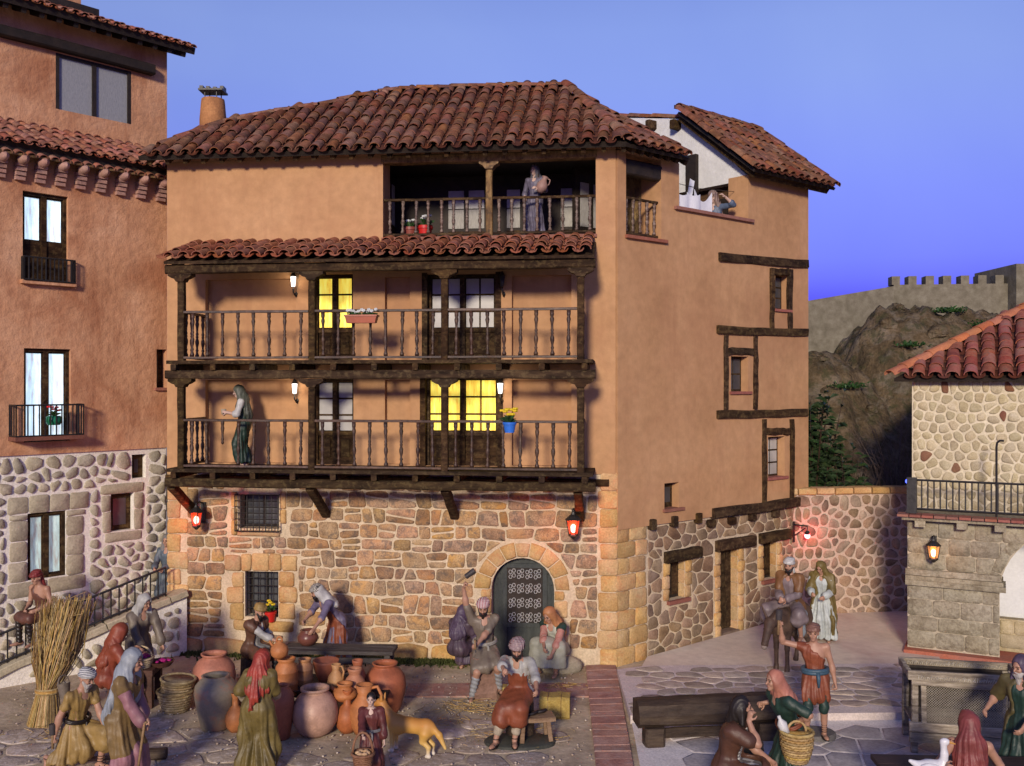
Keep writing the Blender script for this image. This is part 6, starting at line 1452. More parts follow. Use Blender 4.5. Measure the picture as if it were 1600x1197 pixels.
# ------------------------------------------------------------------ pottery
def clayware(name, c, rough=.55, grime=None):
    grime = grime or (tuple(x * .55 for x in c), 5, .4)
    return pm('pottery_' + name, [tuple(x * .78 for x in c), c, tuple(x * 1.1 for x in c)], rough, 4, .12, 30, fine=.06, spec=.35, grime=grime)
k_or, k_te, k_pk, k_ol, k_dk, k_gr = clayware('orange', (.40, .15, .05)), clayware('terracotta', (.36, .115, .055)), clayware('pale_pink', (.42, .25, .18), .45), clayware('olive_grey', (.25, .21, .145), .4, ((.40, .17, .09), 3.5, .5)), clayware('dark_glaze', (.06, .03, .022), .25), clayware('green_glaze', (.16, .13, .05), .25)
PROF = dict(
 jar=[(0, .0), (.30, 0), (.36, .06), (.47, .38), (.50, .55), (.47, .72), (.36, .86), (.26, .91), (.25, .94), (.29, .97), (.30, 1.0), (.26, 1.0), (.22, .95), (.3, .85), (.4, .6), (.3, .1), (0, .06)],
 tall=[(0, 0), (.30, 0), (.34, .03), (.45, .40), (.50, .68), (.47, .82), (.36, .92), (.30, .95), (.33, 1.0), (.28, 1.0), (.25, .95), (.3, .85), (.35, .4), (0, .1)],
 globe=[(0, 0), (.22, 0), (.36, .10), (.48, .30), (.50, .48), (.46, .68), (.35, .84), (.26, .90), (.25, .92), (.31, .95), (.31, 1.0), (.27, 1.0), (.22, .93), (.3, .8), (.4, .5), (.2, .1), (0, .08)],
 bottle=[(0, 0), (.26, 0), (.42, .12), (.50, .30), (.47, .46), (.30, .60), (.16, .68), (.145, .86), (.19, .97), (.20, 1.0), (.15, 1.0), (.12, .9), (.1, .6), (0, .5)],
 jug=[(0, 0), (.30, 0), (.44, .18), (.50, .38), (.42, .58), (.24, .74), (.20, .82), (.28, 1.0), (.24, 1.0), (.16, .82), (.1, .5), (0, .4)],
 cyl=[(0, 0), (.46, 0), (.49, .04), (.48, .30), (.50, .32), (.48, .34), (.48, .62), (.50, .64), (.48, .66), (.46, .78), (.36, .86), (.34, .9), (.40, .95), (.40, 1.0), (.33, 1.0), (.3, .9), (.3, .3), (0, .2)],
 bowl=[(0, 0), (.20, 0), (.24, .06), (.42, .55), (.50, .92), (.50, 1.0), (.46, 1.0), (.38, .6), (.2, .15), (0, .1)],
 plate=[(0, 0), (.22, 0), (.26, .15), (.48, .8), (.50, 1.0), (.45, .9), (.24, .3), (0, .2)],
 squat=[(0, 0), (.36, 0), (.50, .25), (.50, .38), (.36, .62), (.26, .72), (.25, .78), (.32, .92), (.32, 1.0), (.26, 1.0), (.2, .8), (.3, .5), (0, .1)],
 botijo=[(0, 0), (.30, 0), (.46, .15), (.50, .34), (.44, .52), (.28, .66), (.14, .73), (.10, .8), (0, .82)])
def pot(name, label, u, v, z, wpx, hpx, prof, mat, handle=0, spout=0, yaw=0, tilt=0, lx=0):
    p = G(u, v, z); k = p.y / F; w, h = wpx * k, hpx * k * 1.0; M = T(p + Vector((0, w * .4, 0))) @ RZ(yaw) @ RX(tilt); t = thing(name, label, 'pot', M, 'pottery for sale in the square')
    MB().lathe([(r * w, q * h) for r, q in PROF[prof]], 24, None, .006).build('vessel', mat, t, M, smooth=True)
    if handle:
        if prof == 'botijo': pts = [(w * .16 * math.cos(a), 0, h * .74 + h * .24 * math.sin(a)) for a in [math.pi * i / 8 for i in range(9)]]
        else: pts = [(w * .2, 0, h * .93), (w * .42, 0, h * .96), (w * .55, 0, h * .78), (w * .46, 0, h * .5)]
        MB().tube(pts, w * .055, 7).build('handle', mat, t, M, smooth=True)
    if spout: MB().tube([(-w * .3, 0, h * .5), (-w * .5, 0, h * .68), (-w * .56, 0, h * .8)], [w * .1, w * .07, w * .06], 7).build('spout', mat, t, M, smooth=True)
    return t
pot('storage_jar', 'tall pink terracotta storage jar with a wide neck behind the olive jar', 326, 1106, 0, 68, 78, 'jar', clayware('pinkish', (.38, .15, .095)))
pot('glazed_jar', 'olive grey glazed jar with flaked orange patch beside the wicker baskets', 329, 1147, 0, 68, 84, 'tall', k_ol)
pot('round_bottle', 'small orange round bellied bottle next to the olive jar', 364, 1147, 0, 32, 60, 'bottle', k_or)
pot('round_jug', 'orange jug standing on the ground behind the red shawl woman', 374, 1108, 0, 30, 44, 'jug', k_or, 1)
pot('big_jar', 'large open mouthed terracotta jar right of the pottery table', 598, 1121, 0, 68, 78, 'jar', clayware('deep_terracotta', (.33, .10, .045)))
pot('globe_jar', 'big pale pink round jar standing in front of the pottery table', 486, 1159, 0, 74, 76, 'globe', k_pk)
pot('long_neck_bottle', 'dark orange long necked bottle beside the pale round jar', 540, 1149, 0, 38, 66, 'bottle', clayware('dark_orange', (.34, .105, .035)))
pot('jar_with_collar', 'orange jar with flaring rim hidden behind the child with the basket', 566, 1152, 0, 50, 76, 'jug', k_or, 1)
pot('tall_pot', 'wide terracotta jar standing beside the olive robed woman', 434, 1160, 0, 44, 84, 'tall', k_te)
zt_ = .44
tb_ = G(548, 1118); Mt = T(tb_.x, tb_.y, 0) @ RZ(-.05); t = thing('pottery_table', 'low black table crowded with clay pots in the square', 'table', Mt)
MB().box(-1.0, .62, -.40, .62, zt_ - .05, zt_).build('table_top', m_blackwood, t, Mt)
for x in (-.9, .52):
    for y in (-.32, .54): MB().box(x - .04, x + .04, y - .04, y + .04, 0, zt_ - .051).build('leg', m_blackwood, t, Mt)
for a in ((444, 1090, 36, 58, 'cyl', 'ribbed orange cylinder pot under the handled water jug', k_or), (474, 1078, 26, 46, 'cyl', 'slim pale orange cylinder jar on the pottery table', clayware('pale_orange', (.42, .20, .085))), (506, 1074, 42, 38, 'bowl', 'large orange bowl at the back of the pottery table', k_te), (523, 1085, 28, 44, 'jug', 'pale orange pitcher with dark knot marks on the pottery table', clayware('sand', (.42, .22, .09))),
          (557, 1074, 27, 40, 'squat', 'small squat jar behind the ringed squat jar on the pottery table', k_te), (552, 1088, 36, 40, 'squat', 'squat ringed pink clay jar on the pottery table', clayware('ringed_pink', (.40, .17, .09)))):
    pot('clay_pot', a[5], a[0], a[1], zt_, a[2], a[3], a[4], a[6], 1 if a[4] == 'jug' else 0, yaw=-.5)
pot('dark_plate', 'dark brown glazed shallow dish on the pottery table edge', 464, 1088, zt_, 42, 10, 'plate', k_dk); pot('green_plate', 'yellow green glazed dish on the pottery table edge', 506, 1086, zt_, 36, 10, 'plate', k_gr)
pot('flat_flask', 'flat orange flask with open mouth at the front of the pottery table', 536, 1098, zt_, 40, 26, 'squat', k_or, spout=1)
pot('water_jug', 'orange ball shaped water jug with loop handle on the ribbed pot', 434, 1031, zt_ + 60 * G(444, 1090, zt_).y / F, 28, 34, 'botijo', k_or, 1, 1)
# potter's bench
pb = G(545, 1068); Mp = T(pb.x, pb.y, 0) @ RZ(-.06); t = thing('work_bench', 'long dark grey timber bench where the potters work', 'table', Mp); m_grey = pm('grey_wood', [(.03, .025, .025), (.065, .055, .05), (.10, .085, .075)], .7, 4, .5, 25, stretch=(.6, 3, 3), rnd=.1)
zb_ = .62
for k in range(3): MB().beam((-1.1, -.2 + .17 * k, zb_ - .03), (.80, -.2 + .17 * k, zb_ - .03), .16, .06, .004, 6).build('plank', m_grey, t, Mp)
MB().beam((-1.05, -.2, zb_ - .17), (.76, -.2, zb_ - .17), .05, .09, .004, 4).build('stretcher', m_grey, t, Mp)
for x in (-1.0, .70):
    for y in (-.2, .14): MB().box(x - .045, x + .045, y - .045, y + .045, 0, zb_ - .062).build('leg', m_grey, t, Mp)
# ------------------------------------------------------------------ baskets
m_wick = pm('wicker', [(.16, .11, .05), (.30, .22, .11), (.42, .33, .18)], .7, 14, .5, 60, rnd=.2); m_wick2 = pm('yellow_wicker', [(.22, .13, .04), (.38, .25, .09), (.48, .35, .15)], .7, 14, .5, 60, rnd=.2)
def basket(name, label, M, r0, r1, h, mat, rings=9, handle=None, stakes=16, belly=0.0, lean=0, sub=None):
    t = thing(name, label, 'basket', M); fr = lambda q: r0 + (r1 - r0) * q + belly * math.sin(math.pi * q)
    MB().lathe([(0, .01), (r0 * .93, .01), (fr(.5) * .93, h * .5), (r1 * .93, h * .98)], 16).build('lining', mat, t, M, smooth=True)
    for i in range(rings):
        q = (i + .5) / rings; n = stakes * 2; pts = [((fr(q) + .012 * (1 if (k + i) % 2 else -1) * h * 2) * math.cos(2 * math.pi * k / n), (fr(q) + .012 * (1 if (k + i) % 2 else -1) * h * 2) * math.sin(2 * math.pi * k / n), h * q) for k in range(n)]
        MB().tube(pts, h / rings * .52, 5, closed=True).build('weave', mat, t, M, smooth=True)
    MB().tube([((fr(1) + .01) * math.cos(2 * math.pi * k / 20), (fr(1) + .01) * math.sin(2 * math.pi * k / 20), h) for k in range(20)], .02, 6, closed=True).build('rim', mat, t, M, smooth=True)
    if handle: MB().tube([(handle[0] * math.cos(a), 0, h + handle[1] * math.sin(a)) for a in [math.pi * i / 10 for i in range(11)]], .016, 6).build('handle', mat, t, M, smooth=True)
    return t
p = G(267, 1118); basket('wicker_basket', 'round wicker basket under another basket beside the fruit seller table', T(p + Vector((0, .22, 0))), .18, .27, .32, m_wick, 8); basket('wicker_basket', 'round wicker basket nested on top of the lower basket', T(p + Vector((.02, .22, .26))) @ RY(.08), .20, .25, .24, m_wick, 6)
# fruit seller's table
pf = G(218, 1100); Mf = T(pf.x, pf.y, 0) @ RZ(.05); t = thing('seller_table', 'small dark brown table holding a basket of magenta flowers', 'table', Mf); m_brw = pm('red_brown_wood', [(.055, .025, .017), (.10, .045, .03)], .6, 4, .4, 25, stretch=(1, 3, 3))
zf_ = .60; MB().box(-.42, .28, -.25, .3, zf_ - .09, zf_).build('table_top', m_brw, t, Mf)
for x in (-.36, .22):
    for y in (-.2, .24): MB().box(x - .05, x + .05, y - .05, y + .05, 0, zf_ - .091).build('leg', m_brw, t, Mf)
Mb = Mf @ T(.05, -.05, zf_); t = basket('flower_basket', 'pale wicker basket of magenta flowers on the small brown table', Mb, .13, .17, .15, pm('pale_wicker', [(.38, .28, .16), (.52, .42, .26)], .7, 14, .5, 60), 5, (.16, .18))
for i in range(16): a = random.uniform(0, 6.3); r = random.uniform(0, .14); MB().ball((r * math.cos(a), r * math.sin(a), .165 + random.uniform(0, .04)), (.04, .04, .02), 7, 5).build('flower', fl('magenta', (.35, .01, .16)), t, Mb, smooth=True)
Mb2 = Mf @ T(.32, .08, zf_ - .02); t = thing('flower_tray', 'shallow wooden tray of magenta flowers beside the pale basket', 'tray', Mb2); MB().lathe([(0, 0), (.14, 0), (.2, .08), (.18, .08), (.13, .02), (0, .02)], 16).build('dish', m_brw, t, Mb2)
for i in range(12): a = random.uniform(0, 6.3); r = random.uniform(0, .13); MB().ball((r * math.cos(a), r * math.sin(a), .07 + random.uniform(0, .03)), (.035, .035, .02), 7, 5).build('flower', fl('magenta', (.35, .01, .16)), t, Mb2, smooth=True)
# ------------------------------------------------------------------ straw sheaf
m_straw = pm('straw', [(.20, .12, .04), (.36, .24, .09), (.48, .35, .16)], .75, 8, .2, 30, rnd=.35, spec=.2)
ps = G(64, 1138); Ms = T(ps.x, ps.y + .2, 0); t = thing('straw_sheaf', 'tall bound sheaf of dry straw standing in front of the ramp', 'sheaf', Ms @ I4)
mb = MB(); tie = .50; topc = Vector((.22, .12, 1.78))
for i in range(1150):
    a = random.uniform(0, 6.283); rr = math.sqrt(random.random()); b0 = Vector((.25 * rr * math.cos(a) - .05, .2 * rr * math.sin(a), 0)); m0 = Vector((.15 * rr * math.cos(a), .13 * rr * math.sin(a), tie))
    L = random.uniform(.62, 1.08); tp = m0 + (Vector((topc.x + .37 * rr * math.cos(a + random.gauss(0, .6)), topc.y + .28 * rr * math.sin(a), topc.z)) - m0) * L + Vector((random.gauss(0, .03), random.gauss(0, .03), 0)); md = (m0 + tp) / 2 + Vector((random.gauss(.02, .04) + .07 * rr * math.cos(a), random.gauss(0, .03) + .06 * rr * math.sin(a), 0)); r = random.uniform(.004, .0085)
    mb.tube([b0, m0, md, tp], [r, r, r, r * .6], 3, cap=False)
    if random.random() < .04: q = tp; mb.tube([q, q + Vector((random.uniform(-.05, .3), 0, random.uniform(-.05, .12)))], .005, 3, cap=False)
mb.build('straw_stalks', m_straw, t, Ms, kind='stuff', fix=False)
mb = MB()
for k in range(4): mb.tube([(.165 * math.cos(a) + .0, .145 * math.sin(a), tie - .03 + .02 * k) for a in [2 * math.pi * i / 16 for i in range(16)]], .014, 5, closed=True)
mb.build('binding', m_straw, t, Ms)
mb = MB()                                              # loose straw on the ground
for (u, v, n, sp) in ((735, 1108, 170, .5), (800, 1150, 120, .6), (95, 1150, 80, .5), (690, 1130, 60, .5), (880, 1075, 50, .3)):
    c = G(u, v)
    for i in range(n):
        x, y = random.gauss(0, sp * .6), random.gauss(0, sp * .35); a = random.uniform(0, 3.14); L = random.uniform(.03, .10); mb.tube([(c.x + x - L * math.cos(a), c.y + y - L * math.sin(a), .035), (c.x + x + L * math.cos(a), c.y + y + L * math.sin(a), .038)], .004, 3, cap=False)
o = mb.build('scattered_straw', m_straw, None, fix=False); o['kind'] = 'stuff'; o['label'] = 'loose straw scattered on the ground around the craftsmen'
mb = MB()
for i in range(1100):
    u, v = random.choice([(random.uniform(20, 930), random.uniform(1075, 1200)), (random.uniform(250, 930), random.uniform(1045, 1120))]); p = G(u, v); r = random.uniform(.006, .022); mb.ball((p.x, p.y, r * .4 + .012), (r, r * random.uniform(.7, 1.3), r * .7), 5, 4)
o = mb.build('grit', m_flag2, None, fix=False, smooth=True); o['kind'] = 'stuff'; o['label'] = 'small stones and grit strewn over the earth square'
# ------------------------------------------------------------------ plaza furniture
pb1, pb2 = G(1010, 1166), G(1215, 1156); d = (pb2 - pb1); L = d.length + .25; Mb = T(pb1.x - .12, pb1.y, .02) @ RZ(math.atan2(d.y, d.x)); t = thing('log_bench', 'heavy dark wooden bench with half log seat on block feet', 'bench', Mb)
m_bench = pm('dark_bench_wood', [(.022, .014, .010), (.05, .033, .022), (.085, .06, .038)], .6, 3, .6, 18, stretch=(.5, 3, 3), spec=.25)
pr = [(-.30, .25), (.02, .24), (.09, .30), (.10, .42), (.05, .55), (-.05, .60), (-.28, .58)]
mb = MB(); n = len(pr); seg = 16; vs = []
for i in range(seg + 1):
    for (y, z) in pr: vs.append((L * i / seg, -y * 1.0 + random.uniform(-.006, .006), z + random.uniform(-.006, .006)))
mb.add(vs, [(i * n + k, i * n + (k + 1) % n, (i + 1) * n + (k + 1) % n, (i + 1) * n + k) for i in range(seg) for k in range(n)] + [tuple(range(n)), tuple(seg * n + k for k in reversed(range(n)))]); mb.build('seat', m_bench, t, Mb)
for x in (.22, L - .30): MB().beam((x, -.02, 0), (x, -.02, .26), .28, .24, .008, 2, up=(0, 1, 0)).build('foot', m_bench, t, Mb)
MB().beam((.25, .08, .12), (L - .3, .08, .12), .05, .14, .004, 4).build('stretcher', m_bench, t, Mb)
# wire fronted coop
m_rough = pm('rough_grey_timber', [(.12, .095, .07), (.28, .235, .175), (.44, .38, .29)], .85, 5, .8, 22, stretch=(.5, 3, 3), rnd=.12, bdist=.03)
cp1, cp2 = G(1424, 1180), G(1580, 1197); d = cp2 - cp1; Lc = 1.42; Mc = T(cp1.x, cp1.y, .02) @ RZ(math.atan2(d.y, d.x) * .7); t = thing('bird_coop', 'rough timber bird coop with wire mesh front and open tray top', 'coop', Mc)
zc0, zc1, dp = .40, 1.02, .72
def cb_(nm, a, b, w, h): MB().beam(a, b, w, h, .007, 5).build(nm, m_rough, t, Mc)
for x in (.05, Lc - .05):
    for y in (.05, dp): MB().beam((x, y, 0), (x, y, zc1), .085, .085, .005, 4, up=(0, 1, 0)).build('post', m_rough, t, Mc)
for x in (.16, Lc - .16): MB().beam((x, .02, zc0 + .03), (x, .02, zc1 - .06), .07, .05, .004, 3, up=(0, 1, 0)).build('mesh_stile', m_rough, t, Mc)
cb_('rail', (-.03, 0, zc0 - .02), (Lc + .03, 0, zc0 - .02), .07, .12); cb_('rail', (-.03, -.02, zc0 - .16), (Lc + .03, -.02, zc0 - .16), .06, .13); cb_('rail', (0, 0, zc1 - .03), (Lc, 0, zc1 - .03), .06, .08); cb_('rail', (-.05, -.03, zc1 + .07), (Lc + .05, -.03, zc1 + .07), .06, .13)
cb_('rail', (.0, dp + .02, zc1 + .05), (Lc, dp + .02, zc1 + .05), .06, .10); cb_('rail', (-.02, 0, zc1 + .06), (-.02, dp, zc1 + .06), .06, .10); cb_('rail', (Lc + .02, 0, zc1 + .06), (Lc + .02, dp, zc1 + .06), .06, .10)
MB().box(.02, Lc - .02, .04, dp - .02, zc1 - .06, zc1 - .03).build('tray_floor', m_blackwood, t, Mc); MB().box(.02, Lc - .02, .03, dp, zc0, zc0 + .03).build('floor_board', m_rough, t, Mc); MB().box(.03, Lc - .03, dp - .02, dp, zc0, zc1).build('back_board', m_blackwood, t, Mc)
mb = MB(); x0, x1, z0, z1 = .19, Lc - .19, zc0 + .04, zc1 - .08; st = .034
i = -int((z1 - z0) / st)
while x0 + i * st < x1:
    for sg in (1, -1):
        xa, za = x0 + i * st, (z0 if sg > 0 else z1); h_ = z1 - z0; xb, zb2 = xa + h_, (z1 if sg > 0 else z0)
        ta, tb2 = max(0, (x0 - xa) / h_), min(1, (x1 - xa) / h_)
        if ta < tb2: f = lambda q: (xa + h_ * q, .03, za + (zb2 - za) * q); mb.tube([f(ta), f(tb2)], .0042, 3, cap=False)
    i += 1
mb.build('wire_mesh', pm('pale_wire', [(.30, .26, .2), (.42, .38, .3)], .4, 10, 0, 10, spec=.5), t, Mc, kind='stuff', fix=False)
mb = MB()
for k, (y, z) in enumerate(((-.065, zc1 + .06), (dp - .015, zc1 + .05))):
    for i in range(46): x = .08 + (Lc - .16) * i / 46; mb.tube([(x, y, z - .03), (x + random.uniform(0, .03), y - .008, z + random.uniform(.0, .03)), (x + .03, y, z - random.uniform(0, .03))], .006, 3, cap=False)
mb.build('carved_marks', pm('carved_pale', [(.4, .36, .28), (.52, .48, .4)], .8, 8, .2, 20), t, Mc, kind='stuff', fix=False)
# dark table at the lower right edge
Mt = T(4.35, 11.0, 0) @ RZ(-.05); t = thing('dark_table', 'broad dark brown plank table at the lower right of the plaza', 'table', Mt); zt3 = .62
m_dkt = pm('dark_table_wood', [(.02, .012, .012), (.045, .026, .024)], .55, 4, .3, 20, stretch=(.6, 3, 3), rnd=.12)
for k in range(4): MB().beam((-.05, -.45 + .3 * k, zt3 - .03), (2.2, -.45 + .3 * k, zt3 - .03), .292, .06, .002, 5, ch=.05).build('plank', m_dkt, t, Mt)
for x in (.08, 2.0):
    for y in (-.45, .38): MB().box(x - .05, x + .05, y - .05, y + .05, 0, zt3 - .062).build('leg', m_dkt, t, Mt)
# stone block seat, yellow block, shoemaker's stool, kneeling stone, bucket, logs
p = G(757, 1096); Ms = T(p.x, p.y + .25, 0) @ RZ(.2); sb = MB().beam((0, 0, 0), (0, 0, .68), .44, .42, .02, 6, up=(0, 1, 0)).build('stone_block', pm('red_brown_stone', [(.16, .09, .065), (.25, .15, .11)], .85, 3, .6, 18), None, Ms); tag(sb, 'tall reddish stone block seat under the hammering man', 'stone block')
m_yb = pm('yellow_straw_block', [(.30, .20, .05), (.42, .31, .09)], .85, 12, .7, 50, fine=.15)
p = G(868, 1126); Ms = T(p.x, p.y + .2, 0) @ RZ(-.1); t = thing('straw_bale', 'small yellow straw bale beside the shoemaker', 'bale', Ms); MB().beam((-.23, 0, .17), (.23, 0, .17), .34, .33, .012, 5).build('bale', m_yb, t, Ms)
mb = MB()
for x in (-.1, .1): mb.tube([(x, -.175, 0.01), (x, -.178, .17), (x, -.172, .34), (x, 0, .342), (x, .17, .34)], .006, 4)
mb.build('twine', m_straw, t, Ms)
p = G(795, 1098); Ms = T(p.x, p.y + .1, 0); o = MB().beam((-.1, 0, .12), (.12, 0, .12), .25, .24, .01, 3).build('straw_bale', m_yb, None, Ms); tag(o, 'little straw block half hidden behind the seated shoemaker', 'bale')
p = G(833, 1166); Ms = T(p.x, p.y + .12, .06) @ RZ(.18); t = thing('work_stool', 'low splay legged wooden work stool in front of the shoemaker', 'stool', Ms); m_st = pm('stool_wood', [(.13, .075, .04), (.22, .14, .08), (.28, .19, .12)], .7, 5, .4, 25, stretch=(.7, 3, 3))
MB().beam((-.24, 0, .30), (.30, 0, .30), .30, .06, .005, 4).build('seat', m_st, t, Ms)
for x, y in ((-.16, -.1), (.2, -.1), (-.16, .12), (.2, .12)): MB().beam((x * 1.15, y * 1.3, 0), (x, y, .272), .06, .05, .003, 2, up=(0, 1, 0)).build('leg', m_st, t, Ms)
for k, (x, y) in enumerate(((-.05, -.02), (.1, .05))): o = MB().tube([Ms @ Vector((x - .1, y, .345)), Ms @ Vector((x + .05, y + .03, .35)), Ms @ Vector((x + .12, y + .03, .38))], [.03, .035, .02], 7).build('leather_piece', m_leather, None, smooth=True); tag(o, ('dark leather shoe sole at the end of the work stool towards the bale', 'dark leather upper lying mid way on the work stool')[1 - k], 'leather')
p = G(812, 1168); n = 18; mb = MB(); rg = [(p.x + .52 * math.cos(2 * math.pi * i / n) * random.uniform(.93, 1.05), p.y + .16 + .30 * math.sin(2 * math.pi * i / n) * random.uniform(.93, 1.05)) for i in range(n)]
def slabbase(name, label, rg, h, mat):
    n = len(rg); c = (sum(a for a, b in rg) / n, sum(b for a, b in rg) / n); mb = MB(); mb.add([(x, y, 0) for x, y in rg] + [(x, y, h * .8) for x, y in rg] + [(c[0] + (x - c[0]) * .94, c[1] + (y - c[1]) * .94, h) for x, y in rg], [tuple(reversed(range(n)))] + [(i, (i + 1) % n, n + (i + 1) % n, n + i) for i in range(n)] + [(n + i, n + (i + 1) % n, 2 * n + (i + 1) % n, 2 * n + i) for i in range(n)] + [tuple(range(2 * n, 3 * n))])
    o = mb.build(name, mat, None, smooth='auto'); return tag(o, label, 'base')
m_base = pm('grey_green_base', [(.035, .038, .032), (.06, .062, .052)], .6, 4, .3, 20)
slabbase('figure_base', 'flat dark grey green base slab under the shoemaker and his stool', rg, .055, m_base)
p = G(1277, 1158); rg = [(p.x + .30 * math.cos(2 * math.pi * i / n), p.y + .12 + .24 * math.sin(2 * math.pi * i / n)) for i in range(n)]; slabbase('figure_base', 'rounded grey base slab under the bare shouldered man with the hammer', rg, .10, pm('grey_base', [(.09, .085, .08), (.13, .12, .115)], .7, 4, .3, 20))
p = G(1184, 1250); Ms = T(p.x, p.y + .5, .02); t = thing('black_bucket', 'black wooden tub behind the seated bearded man', 'tub', Ms); MB().lathe([(0, 0), (.16, 0), (.2, .5), (.18, .5), (.15, .06), (0, .05)], 14).build('tub', m_iron, t, Ms, smooth='auto'); MB().tube([(.195 * math.cos(a), .195 * math.sin(a), .42) for a in [2 * math.pi * i / 16 for i in range(16)]], .012, 5, closed=True).build('hoop', m_iron, t, Ms)
for k, (u, v, a, l_, lb) in enumerate(((226, 1192, .1, .5, 'dark split log lying on the ground beside the old woman'), (205, 1168, .2, .22, 'pale short wood chip lying near the baskets'), (150, 1198, .5, .5, 'bare crooked branch lying by the kneeling man'))):
    p = G(u, v); Ms = T(p.x, p.y + .1, .07) @ RZ(a); o = MB().beam((-l_ / 2, 0, 0), (l_ / 2, 0, 0), .15 if k == 0 else .06, .14 if k == 0 else .06, .012, 4, ch=.25).build('log', m_bench if k == 0 else m_st, None, Ms); tag(o, lb, 'log')
p = G(875, 1050); mb = MB(); mb.ball((0, 0, .08), (.42, .26, .2), 12, 7); o = mb.build('boulder', m_ashlar_l, None, T(p.x, p.y + .1, 0), smooth=True); tag(o, 'low pale rock under the kneeling orange veiled woman', 'rock')
# ------------------------------------------------------------------ plants behind the yard wall
def bush(name, label, c, n, spread, h, mat, cat, bare=False, lf=.22, group=None):
    t = thing(name, label, cat, T(c)); st = MB(); lv = MB()
    for i in range(n):
        a = random.uniform(0, 6.28); top = Vector((spread * math.cos(a) * random.uniform(.2, 1), spread * .6 * math.sin(a) * random.uniform(.2, 1), h * random.uniform(.55, 1))); mid = top * .5 + Vector((0, 0, h * .12)); st.tube([(top.x * .1, top.y * .1, 0), mid, top], [.02, .014, .006], 5, cap=False)
        if bare:
            for k in range(9): q = Vector((0, 0, 0)).lerp(top, random.uniform(.3, 1)) ; st.tube([q, q + Vector((random.uniform(-.4, .2), random.uniform(-.2, .2), random.uniform(.05, .45)))], [.006, .003], 3, cap=False)
        else:
            for k in range(26):
                q = mid.lerp(top, random.uniform(-.6, 1.05)); b = random.uniform(0, 6.28); leaf(lv, q, (math.cos(b), math.sin(b), random.uniform(.1, .9)), lf * random.uniform(.7, 1.2), lf * .13, .35)
    st.build('stems', mat if bare else m_hairbr, t, T(c), kind='stuff', fix=False)
    if lv.v: lv.build('foliage', pm('dark_laurel_leaf', [(.012, .024, .010), (.026, .05, .02), (.05, .075, .03)], .45, 6, .1, 20, rnd=.35, spec=.35), t, T(c), kind='stuff', fix=False)
bush('laurel_bush', 'dense green laurel bush rising above the yard wall', Vector((6.95, 22.3, 0)), 60, .85, 5.0, m_leaf, 'bush', lf=.34)
bush('low_bush', 'lower green bush behind the brick coping of the yard wall', Vector((7.75, 22.2, 0)), 30, .6, 3.7, m_leaf, 'bush', lf=.3)
m_twig = pm('dry_twig', [(.07, .05, .04), (.14, .10, .08)], .9, 9, 0, 10)
bush('dry_shrub', 'bare twiggy shrub on the rocky hillside', Vector((9.2, 23.0, 1.6)), 26, 1.1, 2.6, m_twig, 'shrub', True); bush('dry_shrub', 'second bare shrub low beside the arcade house', Vector((8.2, 22.8, .8)), 18, .8, 2.4, m_twig, 'shrub', True)
rk = []
for i in range(60):
    x, y = random.uniform(7, 16), random.uniform(23.5, 30); z = hillz(x, y); r = random.uniform(.08, .35); mb = MB()
    vs = []; mb.ball((0, 0, 0), (r, r * random.uniform(.7, 1.2), r * random.uniform(.5, .9)), 7, 5); mb.v = [(a + random.gauss(0, r * .12), b + random.gauss(0, r * .12), c + random.gauss(0, r * .1)) for a, b, c in mb.v]
    o = mb.build('rock', m_hill, bpy.data.objects['hill'], T(x, y, z))
mb = MB()
for (u, v, y) in ((1416, 488, 27.2), (1545, 497, 27.5), (1320, 520, 26), (1480, 470, 28)):
    c = at_depth(u, v, y); c.z = hillz(c.x, c.y)
    for i in range(220): leaf(mb, c + Vector((random.gauss(0, .22), random.gauss(0, .2), abs(random.gauss(0, .06)))), (random.uniform(-1, 1), random.uniform(-1, 1), random.uniform(.3, 1)), .16, .03)
o = mb.build('hill_scrub', m_leaf, None, fix=False); o['kind'] = 'stuff'; o['label'] = 'dark green scrub patches on the rocky hill'
# ------------------------------------------------------------------ laundry on the terrace
m_linen = pm('white_linen', [(.58, .60, .64), (.72, .74, .78)], .8, 4, .1, 30, fine=.03)
def cloth(name, label, M, w, h, bulge, mat, sag=0.05, fold=2):
    nx, nz = 10, 10; vs = []
    for k in range(2):
        for j in range(nz + 1):
            for i in range(nx + 1):
                q, r = i / nx, j / nz; vs.append(((q - .5) * w, bulge * math.sin(math.pi * fold * q) * (.3 + .7 * r) + (.008 if k else 0), -h * r - sag * math.sin(math.pi * q)))
    fs = []; m = (nx + 1) * (nz + 1)
    for j in range(nz):
        for i in range(nx): a = j * (nx + 1) + i; fs += [(a, a + 1, a + nx + 2, a + nx + 1), (m + a + nx + 1, m + a + nx + 2, m + a + 1, m + a)]
    o = MB().add(vs, fs).build(name, mat, None, M, smooth=True, fix=False); return tag(o, label, 'laundry')
def tz(u, v, d): s, z = RW.sz(u, v, d); return RW.M @ T(s, -d, z)
cloth('hung_towel', 'white towel draped over the terrace sill next to the pillar', tz(1066, 301, -.08), .36, .46, .02, m_linen); cloth('hung_towel', 'second white towel draped over the terrace sill beside the sling', tz(1084, 302, -.08), .40, .48, .03, m_linen)
cloth('hung_sheet', 'white sheet slung from the terrace line above the sill', tz(1099, 298, -.2), .55, .40, .05, m_linen, .22, 1); cloth('hung_sheet', 'long white strip of cloth hanging high beside the terrace flue', tz(1082, 281, -.3) @ RY(.25), .14, .55, .02, m_linen, 0, 1)
